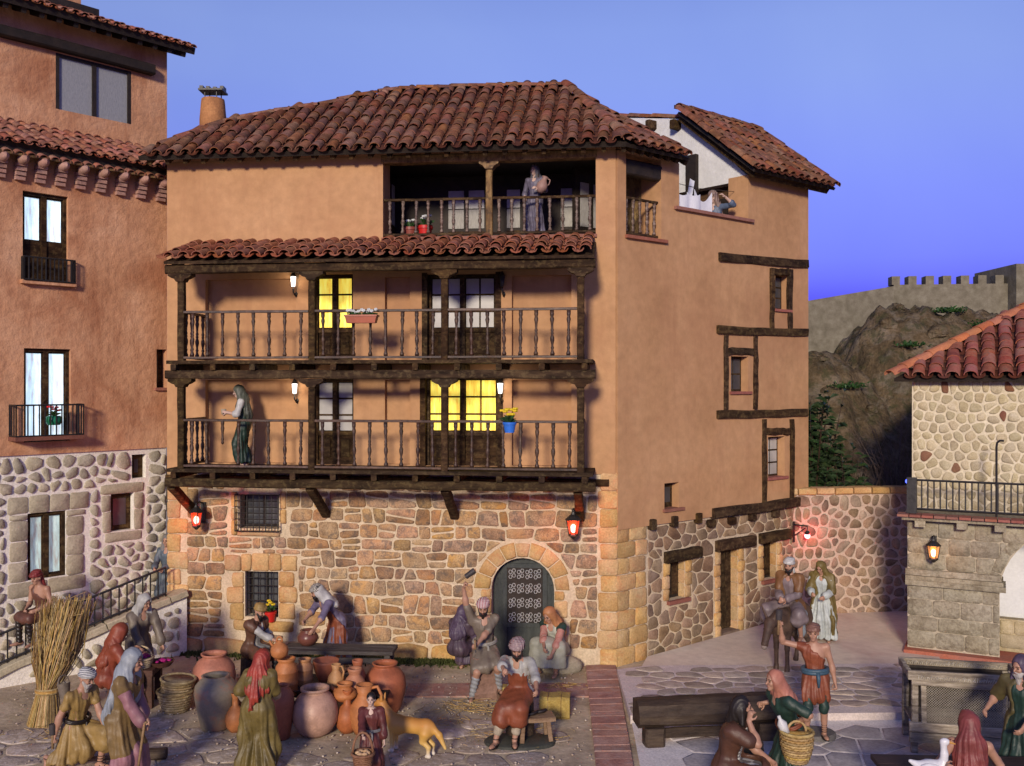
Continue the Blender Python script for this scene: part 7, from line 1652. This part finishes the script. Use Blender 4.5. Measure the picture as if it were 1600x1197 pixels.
a, b = RW.M @ Vector((terS0 - .1, .3, terZ + .62)), RW.M @ Vector((terS1, .3, terZ + .68)); o = MB().tube([a, (a + b) / 2 - Vector((0, 0, .05)), b], .006, 4).build('washing_line', m_iron, None); tag(o, 'thin washing line strung across the roof terrace', 'line')
# ------------------------------------------------------------------ the people of the square
def PXl(M, u, v, y): return M.inverted() @ at_depth(u, v, y)
c_ = clay
red, rust, maroon, brown, dkbrown = c_('red', (.36, .05, .03)), c_('rust', (.26, .07, .03)), c_('maroon', (.13, .032, .028)), c_('brown', (.13, .06, .035)), c_('dark_brown', (.055, .03, .022))
olive, yellow, mustard, green, dkgreen = c_('olive', (.17, .125, .035)), c_('yellow_ochre', (.34, .22, .07)), c_('mustard', (.22, .14, .05)), c_('green', (.03, .075, .045)), c_('dark_green', (.018, .045, .032))
grey, pale, white, mauve, pink, purple = c_('grey', (.34, .35, .36)), c_('pale_grey', (.46, .45, .42)), c_('off_white', (.56, .55, .52)), c_('mauve', (.17, .14, .22)), c_('dusty_pink', (.34, .16, .18)), c_('purple', (.09, .06, .10))
salmon, orange, taupe, bluegrey, dkgrey, cream = c_('salmon', (.46, .18, .12)), c_('orange', (.46, .20, .08)), c_('taupe', (.20, .16, .12)), c_('blue_grey', (.10, .13, .16)), c_('charcoal', (.035, .036, .038)), c_('cream', (.50, .42, .30))
s_red = stripes('red_white_band', [(.26, .03, .04), (.5, .45, .42)], 14, 0); s_bw = stripes('black_white_band', [(.03, .03, .03), (.45, .42, .36)], 20, 0); s_gw = stripes('grey_white_wrap', [(.12, .12, .13), (.5, .5, .48)], 16, 2); s_pink = stripes('red_cream_stripe', [(.30, .05, .05), (.45, .30, .22)], 22, 2); s_skirt = stripes('grey_stripe_cloth', [(.45, .44, .40), (.14, .13, .12)], 9, 2)
m_wood = pm('tool_wood', [(.18, .11, .05), (.28, .18, .09)], .6, 8, .2, 30); m_dktool = pm('dark_tool', [(.03, .025, .025), (.06, .05, .05)], .5, 8, .2, 30)
def mallet(name, label, a, b, hr, hl, cat='hammer'):
    a, b = Vector(a), Vector(b); d = (b - a).normalized(); x = d.cross(Vector((0, 1, 0))).normalized(); t = thing(name, label, cat, T(a)); MB().tube([Vector((0, 0, 0)), b - a], .016, 7).build('handle', m_wood, t, T(a), smooth=True)
    MB().tube([b - a - d * hl, b - a + d * hl], [hr * .85, hr], 10).build('head', m_dktool, t, T(a), smooth='auto'); return t
def on(u, v, dy=0.0, z=0.0): p = G(u, v, z); p.y += dy; return p
# potter standing, leaning over the bench
M = PM(on(528, 1048), -52, 1.0); pc = Vector((at_depth(481, 1004, 16.42).x, 16.42, .62))
J = skeleton(lean=38, R=PXl(M, 470, 978, 16.40), L=PXl(M, 490, 984, 16.30), hp=4, hy=-12, fR=(-.12, .0, .07), fL=(.14, .1, .07))
figure('standing potter in purple tunic and leather apron with checked headcloth', M, J, [('tunic', mauve, dict(sleeve=1.1, hem=1.75, seed=.4)), ('apron', rust, dict(hem=1.35)), ('turban', s_bw, dict(tail=.22)), ('veil', white, dict(drop=.2, face=1.15)), ('beard', m_hairb), ('sandals', m_leather)], curl=(.35, .35))
t = thing('wet_clay_pot', 'brown red clay pot being shaped on the bench by the potters', 'pot', T(pc)); MB().lathe([(0, 0), (.10, 0), (.17, .08), (.18, .15), (.13, .22), (.11, .24), (.13, .26), (.10, .26), (0, .1)], 18).build('vessel', clayware('wet', (.14, .05, .035), .3), t, T(pc), smooth=True)
# potter sitting
M = PM(on(393, 1064, .05), 62, 1.0); J = skeleton(ph=.56, lean=12, R=PXl(M, 432, 1002, 16.2), L=PXl(M, 424, 992, 16.5), fR=(-.14, -.40, .07), fL=(.15, -.36, .07), hp=14)
figure('seated potter in brown waistcoat and yellow turban at the end of the bench', M, J, [('tunic', pale, dict(sleeve=1.55, hem=.6)), ('cloak', brown, dict(hem=.9, arm=.35, open=.02)), ('trousers', c_('clay_trousers', (.26, .12, .08)), dict(hem=1.2)), ('turban', yellow, {}), ('beard', m_hairb), ('leggings', dkgrey, dict(hem=.9))])
o = MB().lathe([(0, 0), (.17, 0), (.16, .40), (0, .40)], 12).build('stump_stool', m_bench, None, M @ T(0, .05, 0), smooth='auto'); tag(o, 'low round stump under the seated potter', 'stool')
# man hammering on the stone block
M = PM(on(757, 1096, .30), 8, 1.07); J = skeleton(ph=.74, lean=10, R=PXl(M, 722, 910, 15.45), L=PXl(M, 742, 1012, 15.15), fR=(-.22, -.20, .07), fL=(.20, -.16, .16), hp=18, hy=-8, side=-4, eR=(-.8, .3, -.2))
figure('seated man in brown tunic raising a mallet above his red striped turban', M, J, [('tunic', taupe, dict(sleeve=.8, hem=.85)), ('belt', s_bw, {}), ('turban', s_red, dict(tail=.12)), ('beard', m_hairb), ('leggings', grey, {}), ('sandals', m_leather)], curl=(1.3, 1.2), hdir=((.25, -.1, .9), None))
h = at_depth(722, 908, 15.45); mallet('mallet', 'dark headed mallet raised by the man on the stone block', h + Vector((-.08, 0, -.03)), h + Vector((.13, 0, .12)), .05, .09); h = at_depth(742, 1012, 15.1); mallet('chisel', 'small chisel held over the knee of the hammering man', h + Vector((0, 0, .12)), h + Vector((.01, -.03, -.02)), .012, .05, 'chisel')
# purple cloaked figure behind him
M = PM(on(714, 1060, .2), 150, .92); J = skeleton(ph=.52, lean=14, fR=(-.15, -.38, .07), fL=(.15, -.38, .07), R=(-.15, -.42, .75), L=(.12, -.42, .75), hp=15)
figure('person in purple cloak crouching behind the hammering man', M, J, [('tunic', purple, dict(sleeve=1.8, hem=1.8)), ('cloak', c_('purple_cloak', (.085, .055, .075)), dict(hem=1.7)), ('veil', purple, dict(drop=.25))])
# orange veiled woman
M = PM(on(872, 1052, .12), -32, 1.05); J = skeleton(ph=.40, lean=22, fR=(-.14, -.42, .10), fL=(.16, -.36, .10), R=PXl(M, 850, 1018, 16.35), L=PXl(M, 860, 1030, 16.25), hp=22, hy=-10, kR=(-.2, -.6, 1), kL=(.3, -.6, .8))
figure('kneeling woman in orange veil and striped sleeves beside the arched door', M, J, [('tunic', s_pink, dict(sleeve=1.4, hem=.5)), ('tunic', dkgreen, dict(sleeve=.25, hem=.3, wide=.012, name='bodice')), ('tunic', c_('pale_green', (.42, .42, .33)), dict(sleeve=0, hem=1.75, wide=.02, name='skirt', low=None)), ('veil', orange, dict(drop=.22))])
# shoemaker
M = PM(on(812, 1162, .38, .05), -12, 1.05); J = skeleton(ph=.60, lean=16, R=PXl(M, 786, 1052, 12.95), L=PXl(M, 842, 1092, 12.95), fR=(-.22, -.50, .07), fL=(.02, -.42, .07), hp=18, hy=10, eR=(-1, .1, .1), eL=(.9, .3, -.3))
figure('shoemaker in rust leather apron and checked cap sitting at his stool', M, J, [('tunic', pale, dict(sleeve=1.3, hem=.35, wide=.004)), ('trousers', cream, dict(hem=1.7)), ('apron', rust, dict(hem=1.35)), ('turban', maroon, dict(tail=.2, seed=1)), ('turban', stripes('check_band', [(.03, .03, .04), (.35, .08, .08), (.4, .36, .34)], 18, 0), dict(r=.006, name='headband')), ('beard', m_hairb), ('sandals', m_leather, dict(wraps=1))], curl=(1.0, .5))
o = MB().lathe([(0, 0), (.2, 0), (.19, .42), (0, .42)], 12).build('stump_stool', m_bench, None, M @ T(0, .05, 0), smooth='auto'); tag(o, 'round wooden stump hidden under the shoemaker', 'stool')
# woman leaning at the flower table, red hooded woman
M = PM(on(203, 1096, .35), 42, 1.0); J = skeleton(lean=20, R=(-.1, -.42, .82), L=(.25, -.35, .85), hp=8, hy=18)
figure('woman in pale grey hood and brown robe leaning over the flower basket table', M, J, [('tunic', taupe, dict(sleeve=1.8, hem=1.2, wide=.015)), ('trousers', dkgrey, dict(hem=1.8)), ('veil', pale, dict(drop=.45, puff=.012)), ('sandals', m_leather)], skin=m_skin)
M = PM(on(160, 1118, .1), 118, 1.0); J = skeleton(ph=.58, lean=18, fR=(-.15, -.4, .07), fL=(.15, -.36, .07), R=(-.15, -.45, .9), L=(.15, -.42, .9), hp=10)
figure('person wrapped in a brick red hooded cloak with back turned by the straw sheaf', M, J, [('tunic', bluegrey, dict(sleeve=1.8, hem=1.8)), ('cloak', c_('brick_red', (.27, .06, .03)), dict(hem=1.2, arm=1.0, wide=.01)), ('veil', c_('brick_red', (.27, .06, .03)), dict(drop=.3, puff=.02))])
# kneeling man in yellow, old woman with stick
M = PM(on(112, 1203, .12), 62, 1.0); J = skeleton(ph=.56, lean=14, R=(-.30, .06, .42), L=(.12, -.42, .55), fR=(-.16, .38, .10), fL=(.12, -.32, .07), hp=14, kR=(-.3, -1, -.4), kL=(.1, -1, .5), hy=14)
J['FR'] = (-.2, -.3, -.9)
figure('kneeling man in yellow ochre tunic with grey striped turban and grey beard', M, J, [('tunic', yellow, dict(sleeve=.55, hem=1.25, amp=.016, fold=12)), ('belt', m_leather, {}), ('turban', s_gw, {}), ('beard', m_hairg, dict(long=.06)), ('sandals', m_leather)], curl=(1.3, 1.2))
h = M @ J['HR_'] if 'HR_' in J else M @ (J['ER'] + (Vector((-.30, .06, .42)) - J['ER']).normalized() * .30); mallet('mallet', 'dark mallet gripped in the lowered fist of the kneeling man', h + Vector((0, -.02, -.12)), h + Vector((0, -.02, .14)), .045, .07)
Mq = M @ T(-.05, .15, .90) @ RX(-.15); t = thing('quiver_basket', 'small woven carrier slung on the back of the kneeling man', 'carrier', Mq); MB().lathe([(0, 0), (.06, 0), (.085, .2), (.08, .2), (.05, .03), (0, .03)], 12).build('carrier', taupe, t, Mq, smooth='auto'); MB().tube([(.08 * math.cos(a), 0, .2 + .1 * math.sin(a)) for a in [math.pi * i / 8 for i in range(9)]], .01, 5).build('loop', taupe, t, Mq)
M = PM(on(188, 1240), 82, 1.06); J = skeleton(lean=13, R=PXl(M, 226, 1138, 11.75), L=(.2, -.2, .85), hp=6, fL=(.13, -.12, .07))
figure('old woman in long grey veil and dusty pink robe leaning on a stick', M, J, [('tunic', pink, dict(sleeve=1.85, hem=1.9, wide=.01)), ('tunic', mustard, dict(sleeve=.3, hem=.85, wide=.03, name='overdress', amp=.012)), ('veil', c_('veil_grey', (.30, .33, .36)), dict(drop=.52, puff=.008, front=.3))], curl=(1.2, .4))
h = at_depth(226, 1136, 11.7); o = MB().tube([h + Vector((.03, 0, .06)), h + Vector((0, 0, .05)), Vector((h.x - .12, h.y - .05, .0))], [.018, .018, .013], 7).build('walking_stick', m_wood, None, smooth=True); tag(o, 'thin wooden walking stick in the hand of the old woman', 'stick')
# red shawl woman seen from behind
M = PM(on(403, 1204), 168, .91); J = skeleton(lean=6, R=(-.12, -.36, .98), L=(.3, -.2, .95), hp=20, hr=-8)
figure('woman in red shawl and olive green mantle seen from behind among the pots', M, J, [('tunic', cream, dict(sleeve=1.8, hem=1.9)), ('cloak', olive, dict(hem=1.9, wide=.035, amp=.022, arm=.9)), ('veil', red, dict(drop=.25, puff=.02, tail=((-.05, .18, 1.12), (.04, .20, .92)), amp=.01))])
# child with basket
M = PM(on(580, 1222), 4, .67); J = skeleton(R=PXl(M, 567, 1152, 11.95), L=(.26, -.12, .78), hp=2, hy=-6)
figure('small child in maroon robe with short dark hair holding a basket of bread', M, J, [('tunic', maroon, dict(sleeve=1.7, hem=1.9, wide=.02)), ('belt', c_('silver_belt', (.25, .24, .24)), dict(fat=.05)), ('hair', m_hairb, {})], skin=m_skin2, curl=(1.2, .4))
p = at_depth(567, 1196, 11.9); t = basket('bread_basket', 'small brown hoop handled basket of bread held by the child', T(p), .10, .125, .15, pm('brown_wicker', [(.14, .06, .03), (.26, .13, .07)], .6, 14, .5, 60), 6, (.125, .26))
for i in range(6): a = i * 1.05; MB().ball((.06 * math.cos(a), .06 * math.sin(a), .155), (.042, .036, .026), 8, 5).build('bread_roll', pm('bread', [(.40, .24, .12), (.55, .38, .22)], .7, 10, .2, 30), t, T(p), smooth=True)
# pink scarf woman with yellow basket, seated bearded man
M = PM(on(1238, 1255, 0, .02), -72, .98); J = skeleton(lean=24, R=PXl(M, 1196, 1098, 11.9), L=PXl(M, 1247, 1128, 11.45), hp=-8, fR=(-.1, -.15, .07), eL=(.8, .6, -.3))
figure('woman in salmon headscarf and green dress stretching out her fist with a basket', M, J, [('tunic', dkgreen, dict(sleeve=.85, hem=1.9, wide=.012)), ('belt', rust, dict(fat=.03)), ('veil', salmon, dict(drop=.12, face=1.1, side=.05)), ], curl=(1.4, 1.4))
p = at_depth(1245, 1190, 11.38); t = basket('yellow_basket', 'tall yellow woven basket hanging from the arm of the salmon scarf woman', T(p), .11, .18, .36, m_wick2, 12, (.11, .12), 18, .025)
o = MB().lathe([(0, 0), (.05, 0), (.06, .12), (.02, .18), (.02, .22), (0, .22)], 10).build('white_flask', paint('white', (.6, .6, .6)), None, T(p + Vector((-.13, 0, .34))) @ RY(-.4), smooth=True); tag(o, 'white flask poking out of the yellow basket', 'flask')
M = PM(on(1140, 1276, .1, .02), 58, 1.09); J = skeleton(ph=.52, lean=14, R=PXl(M, 1170, 1126, 11.15), L=(.18, -.4, .6), fR=(-.15, -.42, .07), fL=(.15, -.38, .07), hy=26, hp=-6, eR=(-.2, -1, -1), kR=(0, -1, .6), kL=(0, -1, .6))
figure('seated bearded man with long black hair wrapped in a brown cloak', M, J, [('tunic', s_skirt, dict(sleeve=.4, hem=.75)), ('cloak', c_('leather_brown', (.10, .042, .024)), dict(hem=.8, arm=.7, wide=.012, open=.03)), ('hair', m_hairb, dict(long=.12)), ('beard', m_hairb, dict(long=.04))], curl=(.9, .5), hdir=((.1, -.2, 1), None))
o = MB().lathe([(0, 0), (.2, 0), (.2, .36), (0, .36)], 12).build('stump_stool', m_bench, None, M @ T(0, .08, 0), smooth='auto'); tag(o, 'dark stump under the seated long haired man', 'stool')
# bare shouldered man with hammer
M = PM(on(1277, 1156, .08, .10), -14, .94); J = skeleton(R=PXl(M, 1220, 981, 13.55), L=(.29, -.02, .80), hp=8, hy=-6, fR=(-.13, -.05, .07), fL=(.13, .05, .07), eR=(-.2, .4, -1), side=-3)
figure('bare shouldered man in rust tunic and brown turban holding a hammer out', M, J, [('trousers', dkgreen, dict(hem=1.05)), ('tunic', rust, dict(sleeve=.15, hem=.6, one='L', amp=.014, wide=.012)), ('belt', c_('blue_sash', (.06, .12, .17)), dict(r=.032, fat=.03)), ('turban', c_('turban_brown', (.24, .12, .085)), {}), ('sandals', m_leather, dict(wraps=4))], curl=(1.4, .9), hdir=((-.1, -.1, 1), None))
h = at_depth(1216, 985, 13.5); mallet('hammer', 'dark hammer held up beside the donkey by the bare shouldered man', h + Vector((-.0, 0, -.06)), h + Vector((.01, 0, .22)), .05, .07)
# donkey and rider
Md = T(on(1245, 1052, .35, .10)) @ RZ(rad(-40)) @ SC(1.0); m_donk = pm('donkey_hide', [(.035, .02, .014), (.075, .045, .03), (.10, .065, .045)], .6, 5, .2, 50)
t = thing('donkey', 'dark brown donkey with lowered head carrying a rider', 'donkey', Md)
b = [cone((0, -.32, .88), (0, .38, .90), .20, .20, .06), ell((0, -.30, .80), (.18, .22, .24), None, .06), ell((0, .38, .86), (.19, .22, .21), None, .06), cone((0, -.42, .98), (-.02, -.80, .92), .13, .09, .08), cone((-.02, -.80, .93), (-.03, -.98, .62), .085, .055, .05), ell((-.03, -.98, .60), (.055, .06, .07), None, .03)]
for sx in (-1, 1):
    b += [cone((.10 * sx, -.36, .74), (.10 * sx, -.38, .42), .075, .045, .04), cone((.10 * sx, -.38, .42), (.10 * sx, -.37, .10), .042, .034, .02), cone((.10 * sx, -.37, .10), (.10 * sx, -.39, .02), .04, .048, .02), cone((.11 * sx, .42, .80), (.11 * sx, .36, .52), .11, .06, .05), cone((.11 * sx, .36, .52), (.11 * sx, .52, .36), .055, .042, .03), cone((.11 * sx, .52, .36), (.11 * sx, .49, .10), .038, .034, .02), cone((.11 * sx, .49, .10), (.11 * sx, .46, .02), .04, .048, .02)]
    b += [cone((.06 * sx - .02, -.78, .99), (.16 * sx - .02, -.80, 1.22), .03, .014, .02, ((0, 1, 0), 1.8))]
b += [cone((0, .58, .95), (0, .66, .45), .025, .02, .03)]
soft('body', b, m_donk, t, Md, .014); MB().ball((-.03, -1.0, .565), (.054, .05, .05), 10, 7).build('muzzle', pm('pale_muzzle', [(.22, .17, .14), (.3, .24, .2)], .6, 5, 0, 20), t, Md, smooth=True)
for sx in (-1, 1): MB().ball((.068 * sx - .025, -.875, .83), .016, 7, 5).build('eye', m_eye, t, Md, smooth=True)
soft('saddle_cloth', [cone((-.19, -.05, .96), (.19, -.05, .96), .13, .13, .06), cone((-.2, -.05, .95), (-.22, -.06, .68), .09, .11, .05, ((1, 0, 0), 1.7)), cone((.2, -.05, .95), (.22, -.06, .68), .09, .11, .05, ((1, 0, 0), 1.7))], c_('blue_pale_blanket', (.34, .40, .42)), t, Md, .016)
M = Md @ T(0, .02, .22) @ SC(1.0); J = skeleton(ph=.93, lean=6, fR=(-.27, -.22, .42), fL=(.27, -.22, .42), R=(-.06, -.34, 1.06), L=(.06, -.34, 1.04), hp=8, hy=8, kR=(-.5, -1, .2), kL=(.5, -1, .2))
figure('bearded man in brown striped robe and white cap riding the donkey', M, J, [('tunic', c_('grey_mauve', (.22, .17, .17)), dict(sleeve=1.85, hem=1.2, wide=.01, join=False)), ('cloak', c_('tawny', (.20, .095, .035)), dict(hem=.3, arm=.7, open=.05)), ('turban', dkgrey, dict(r=-.006)), ('turban', white, dict(r=-.002, tail=.15, name='cap')), ('beard', m_hairb, dict(long=.05))])
# olive robed woman beside the donkey
M = PM(on(1286, 1002, 0, .10), -30, .93); J = skeleton(lean=10, R=(-.15, -.36, 1.06), L=(.12, -.38, 1.02), hp=26, hy=-14)
figure('standing woman in olive mantle over a white dress behind the donkey', M, J, [('tunic', c_('white_dress', (.50, .55, .53)), dict(sleeve=1.8, hem=1.95, wide=.02, amp=.018)), ('cloak', olive, dict(hem=1.7, arm=1.0, wide=.02, amp=.02)), ('veil', olive, dict(drop=.3, side=.13))])
# old man at the coop, red veiled woman with goose
M = PM(on(1600, 1245, 0, .02), -48, 1.02); J = skeleton(lean=4, R=PXl(M, 1542, 1106, 11.9), L=(.12, -.33, .95), hp=10, hy=-20)
figure('old white bearded man in purple hood and green robe beside the bird coop', M, J, [('tunic', dkgreen, dict(sleeve=.9, hem=1.9, wide=.012)), ('cloak', c_('olive_brown', (.10, .08, .03)), dict(hem=1.5, arm=.8, open=.08)), ('veil', purple, dict(drop=.3, side=.1)), ('beard', m_hairg, dict(long=.10))])
pw_ = Vector((at_depth(1516, 1200, 10.55).x, 10.55, .05)); M = PM(pw_, 158, 1.0); J = skeleton(ph=.62, lean=6, R=(-.2, -.35, .95), L=PXl(M, 1478, 1196, 10.3), hp=10, hy=32, fR=(-.15, -.4, .07), fL=(.15, -.4, .07))
figure('woman in long red veil with bare shoulder holding a white goose', M, J, [('tunic', maroon, dict(sleeve=0, hem=1.8, one='R')), ('veil', c_('veil_red', (.24, .055, .05)), dict(drop=.42, side=.03, puff=.006))], skin=m_skin)
o = MB().lathe([(0, 0), (.2, 0), (.2, .45), (0, .45)], 12).build('stump_stool', m_bench, None, M @ T(0, .05, 0), smooth='auto'); tag(o, 'stump seat under the woman with the goose', 'stool')
pg_ = at_depth(1466, 1206, 10.35); Mg = T(pg_) @ RZ(rad(70)); t = thing('white_goose', 'white goose held against the red veiled woman', 'goose', Mg)
soft('body', [ell((0, .05, .02), (.085, .16, .105), None, .04), cone((0, -.05, .07), (0, -.06, .20), .055, .036, .05), cone((0, -.06, .20), (0, -.05, .31), .036, .034, .03), ell((0, -.065, .335), (.036, .05, .038), None, .02), cone((0, .16, .03), (0, .28, .08), .06, .02, .04)], paint('goose_white', (.66, .66, .68), .35), t, Mg, .01)
MB().tube([(0, -.10, .335), (0, -.17, .32)], [.018, .006], 7).build('beak', pm('goose_beak', [(.5, .25, .06)], .5, 5, 0, 10), t, Mg, smooth=True)
for sx in (-1, 1): MB().ball((.07 * sx, .07, .03), (.03, .13, .075), 10, 7).build('wing', paint('goose_white', (.66, .66, .68), .35), t, Mg, smooth=True)
# people on the houses
M = FW.M @ T(FW.s(382, .55), -.55, Z1) @ RZ(rad(-72)) @ SC(.87); J = skeleton(lean=8, R=(-.1, -.36, 1.12), L=(.14, -.34, 1.14), hp=16)
figure('woman in dark green gown and white blouse holding a cup on the lower balcony', M, J, [('tunic', white, dict(sleeve=1.2, hem=.2)), ('tunic', dkgreen, dict(sleeve=0, hem=1.9, wide=.012, name='gown')), ('veil', c_('greenish_veil', (.10, .11, .085)), dict(drop=.35))], skin=m_skin2, curl=(.9, .9))
p = M @ Vector((0, -.42, 1.09)); o = MB().lathe([(0, 0), (.04, 0), (.05, .1), (.042, .1), (0, .02)], 10).build('cup', cream, None, T(p), smooth=True); tag(o, 'little cream cup in the hands of the balcony woman', 'cup')
M = FW.M @ T(FW.s(836, -.42), .42, zL) @ RZ(rad(-16)) @ SC(.80); J = skeleton(L=(.16, -.26, 1.12), R=(-.20, -.15, .95), hp=4, hy=-14)
figure('woman in mauve dress standing in the loggia with a jug under her arm', M, J, [('tunic', c_('light_mauve', (.15, .135, .19)), dict(sleeve=1.5, hem=1.9)), ('hair', m_hairbr, dict(long=.1)), ('veil', c_('slate', (.12, .12, .14)), dict(drop=.1, face=1.15, side=.03))], skin=m_skin2)
p = M @ Vector((.20, -.22, 1.02)); Mj = T(p) @ RY(.35) @ SC(.85); t = thing('carried_jug', 'dull pink jug carried by the woman in the loggia', 'jug', Mj); MB().lathe([(0, 0), (.06, 0), (.12, .1), (.12, .18), (.06, .28), (.05, .32), (.075, .36), (.05, .36), (0, .2)], 14).build('vessel', clayware('dull_pink', (.30, .18, .15)), t, Mj, smooth=True); MB().tube([(.055, 0, .34), (.12, 0, .33), (.13, 0, .24), (.11, 0, .2)], .013, 6).build('handle', clayware('dull_pink', (.30, .18, .15)), t, Mj, smooth=True)
M = RW.M @ T(RW.s(1117, -.55), .55, terZ - 1.0) @ RZ(rad(-70)) @ SC(.98); J = skeleton(lean=10, L=(.32, -.30, 1.52), R=(-.15, -.35, 1.15), hp=10)
figure('woman in brown striped veil hanging washing on the roof terrace', M, J, [('tunic', c_('slate_blue', (.10, .14, .22)), dict(sleeve=1.2, hem=1.9)), ('veil', stripes('brown_stripe_veil', [(.10, .06, .05), (.28, .2, .17)], 12, 0), dict(drop=.5, side=.12, puff=.01))], skin=m_skin2)
s_ = RP.s(70); zs = ztop(s_) + hz + .10; M = RP.M @ T(s_, .10, zs - .46) @ RZ(rad(-62)) @ SC(.95); J = skeleton(ph=.56, lean=10, fR=(-.10, -.42, .12), fL=(.12, -.36, .1), R=(-.08, -.30, .66), L=(.16, -.28, .66), hp=14)
figure('bare chested man in red turban sitting on the ramp railing', M, J, [('tunic', c_('brown_wrap', (.15, .06, .04)), dict(sleeve=0, hem=.95, one='L')), ('turban', c_('turban_red', (.22, .03, .03)), dict(tail=.14)), ('leggings', m_leather, dict(hem=.85))])
s_ = RP.s(252); M = RP.M @ T(s_ + .36, .66, ztop(s_) - .36) @ RZ(rad(-50)) @ SC(.9); J = skeleton(R=(-.1, -.35, 1.05), L=(.1, -.35, 1.05), hp=8)
figure('veiled person in blue grey robe standing on the ramp behind the house corner', M, J, [('tunic', bluegrey, dict(sleeve=1.8, hem=1.9)), ('veil', c_('dull_veil', (.22, .21, .2)), dict(drop=.35))])
# dog
Mo = T(on(640, 1182, .1)) @ RZ(rad(-112)) @ SC(.92)
m_dog = bpy.data.materials.new('dog_fur'); m_dog.use_nodes = True; nt = NT(m_dog); tcd = nt.new('ShaderNodeTexCoord'); sp_ = nt.new('ShaderNodeSeparateXYZ'); nt.l.new(tcd.outputs['Object'], sp_.inputs[0])
nz_ = nt.math('ADD', sp_.outputs['Z'], nt.math('MULTIPLY', nt.noise(tcd.outputs['Object'], 9), .12)); nt.set(nt.n['Principled BSDF'], 'Base Color', nt.ramp(nz_, [(.10, (.58, .52, .42)), (.20, (.56, .38, .12)), (.40, (.52, .29, .06)), (.60, (.42, .18, .035))])); nt.n['Principled BSDF'].inputs['Roughness'].default_value = .55
t = thing('dog', 'yellow orange dog with white paws and tail tip beside the child', 'dog', Mo)
b = [cone((0, -.24, .42), (0, .26, .43), .125, .11, .05), ell((0, -.22, .40), (.10, .14, .15), None, .05), ell((0, .27, .41), (.105, .14, .14), None, .05), cone((0, -.32, .50), (0, -.46, .66), .08, .065, .06), ell((0, -.50, .70), (.068, .085, .07), None, .03), cone((0, -.54, .69), (0, -.66, .66), .042, .03, .03)]
for sx in (-1, 1):
    b += [cone((.065 * sx, -.27, .36), (.065 * sx, -.28, .18), .05, .032, .03), cone((.065 * sx, -.28, .18), (.065 * sx, -.28, .04), .03, .026, .02), cone((.065 * sx, -.27, .03), (.065 * sx, -.32, .025), .03, .024, .02), cone((.07 * sx, .28, .36), (.07 * sx, .24, .24), .09, .052, .04), cone((.07 * sx, .24, .24), (.07 * sx, .34, .16), .046, .034, .02), cone((.07 * sx, .34, .16), (.07 * sx, .33, .04), .034, .028, .02), cone((.07 * sx, .35, .03), (.07 * sx, .30, .025), .03, .024, .02), cone((.045 * sx, -.47, .76), (.06 * sx, -.46, .84), .026, .01, .02)]
b += [cone((0, .36, .46), (0, .48, .34), .04, .045, .04), cone((0, .48, .34), (0, .58, .16), .048, .022, .03)]
soft('body', b, m_dog, t, Mo, .011); MB().ball((0, -.68, .672), .017, 7, 5).build('nose', m_eye, t, Mo, smooth=True)
for sx in (-1, 1): MB().ball((.035 * sx, -.565, .725), .011, 6, 5).build('eye', m_eye, t, Mo, smooth=True)
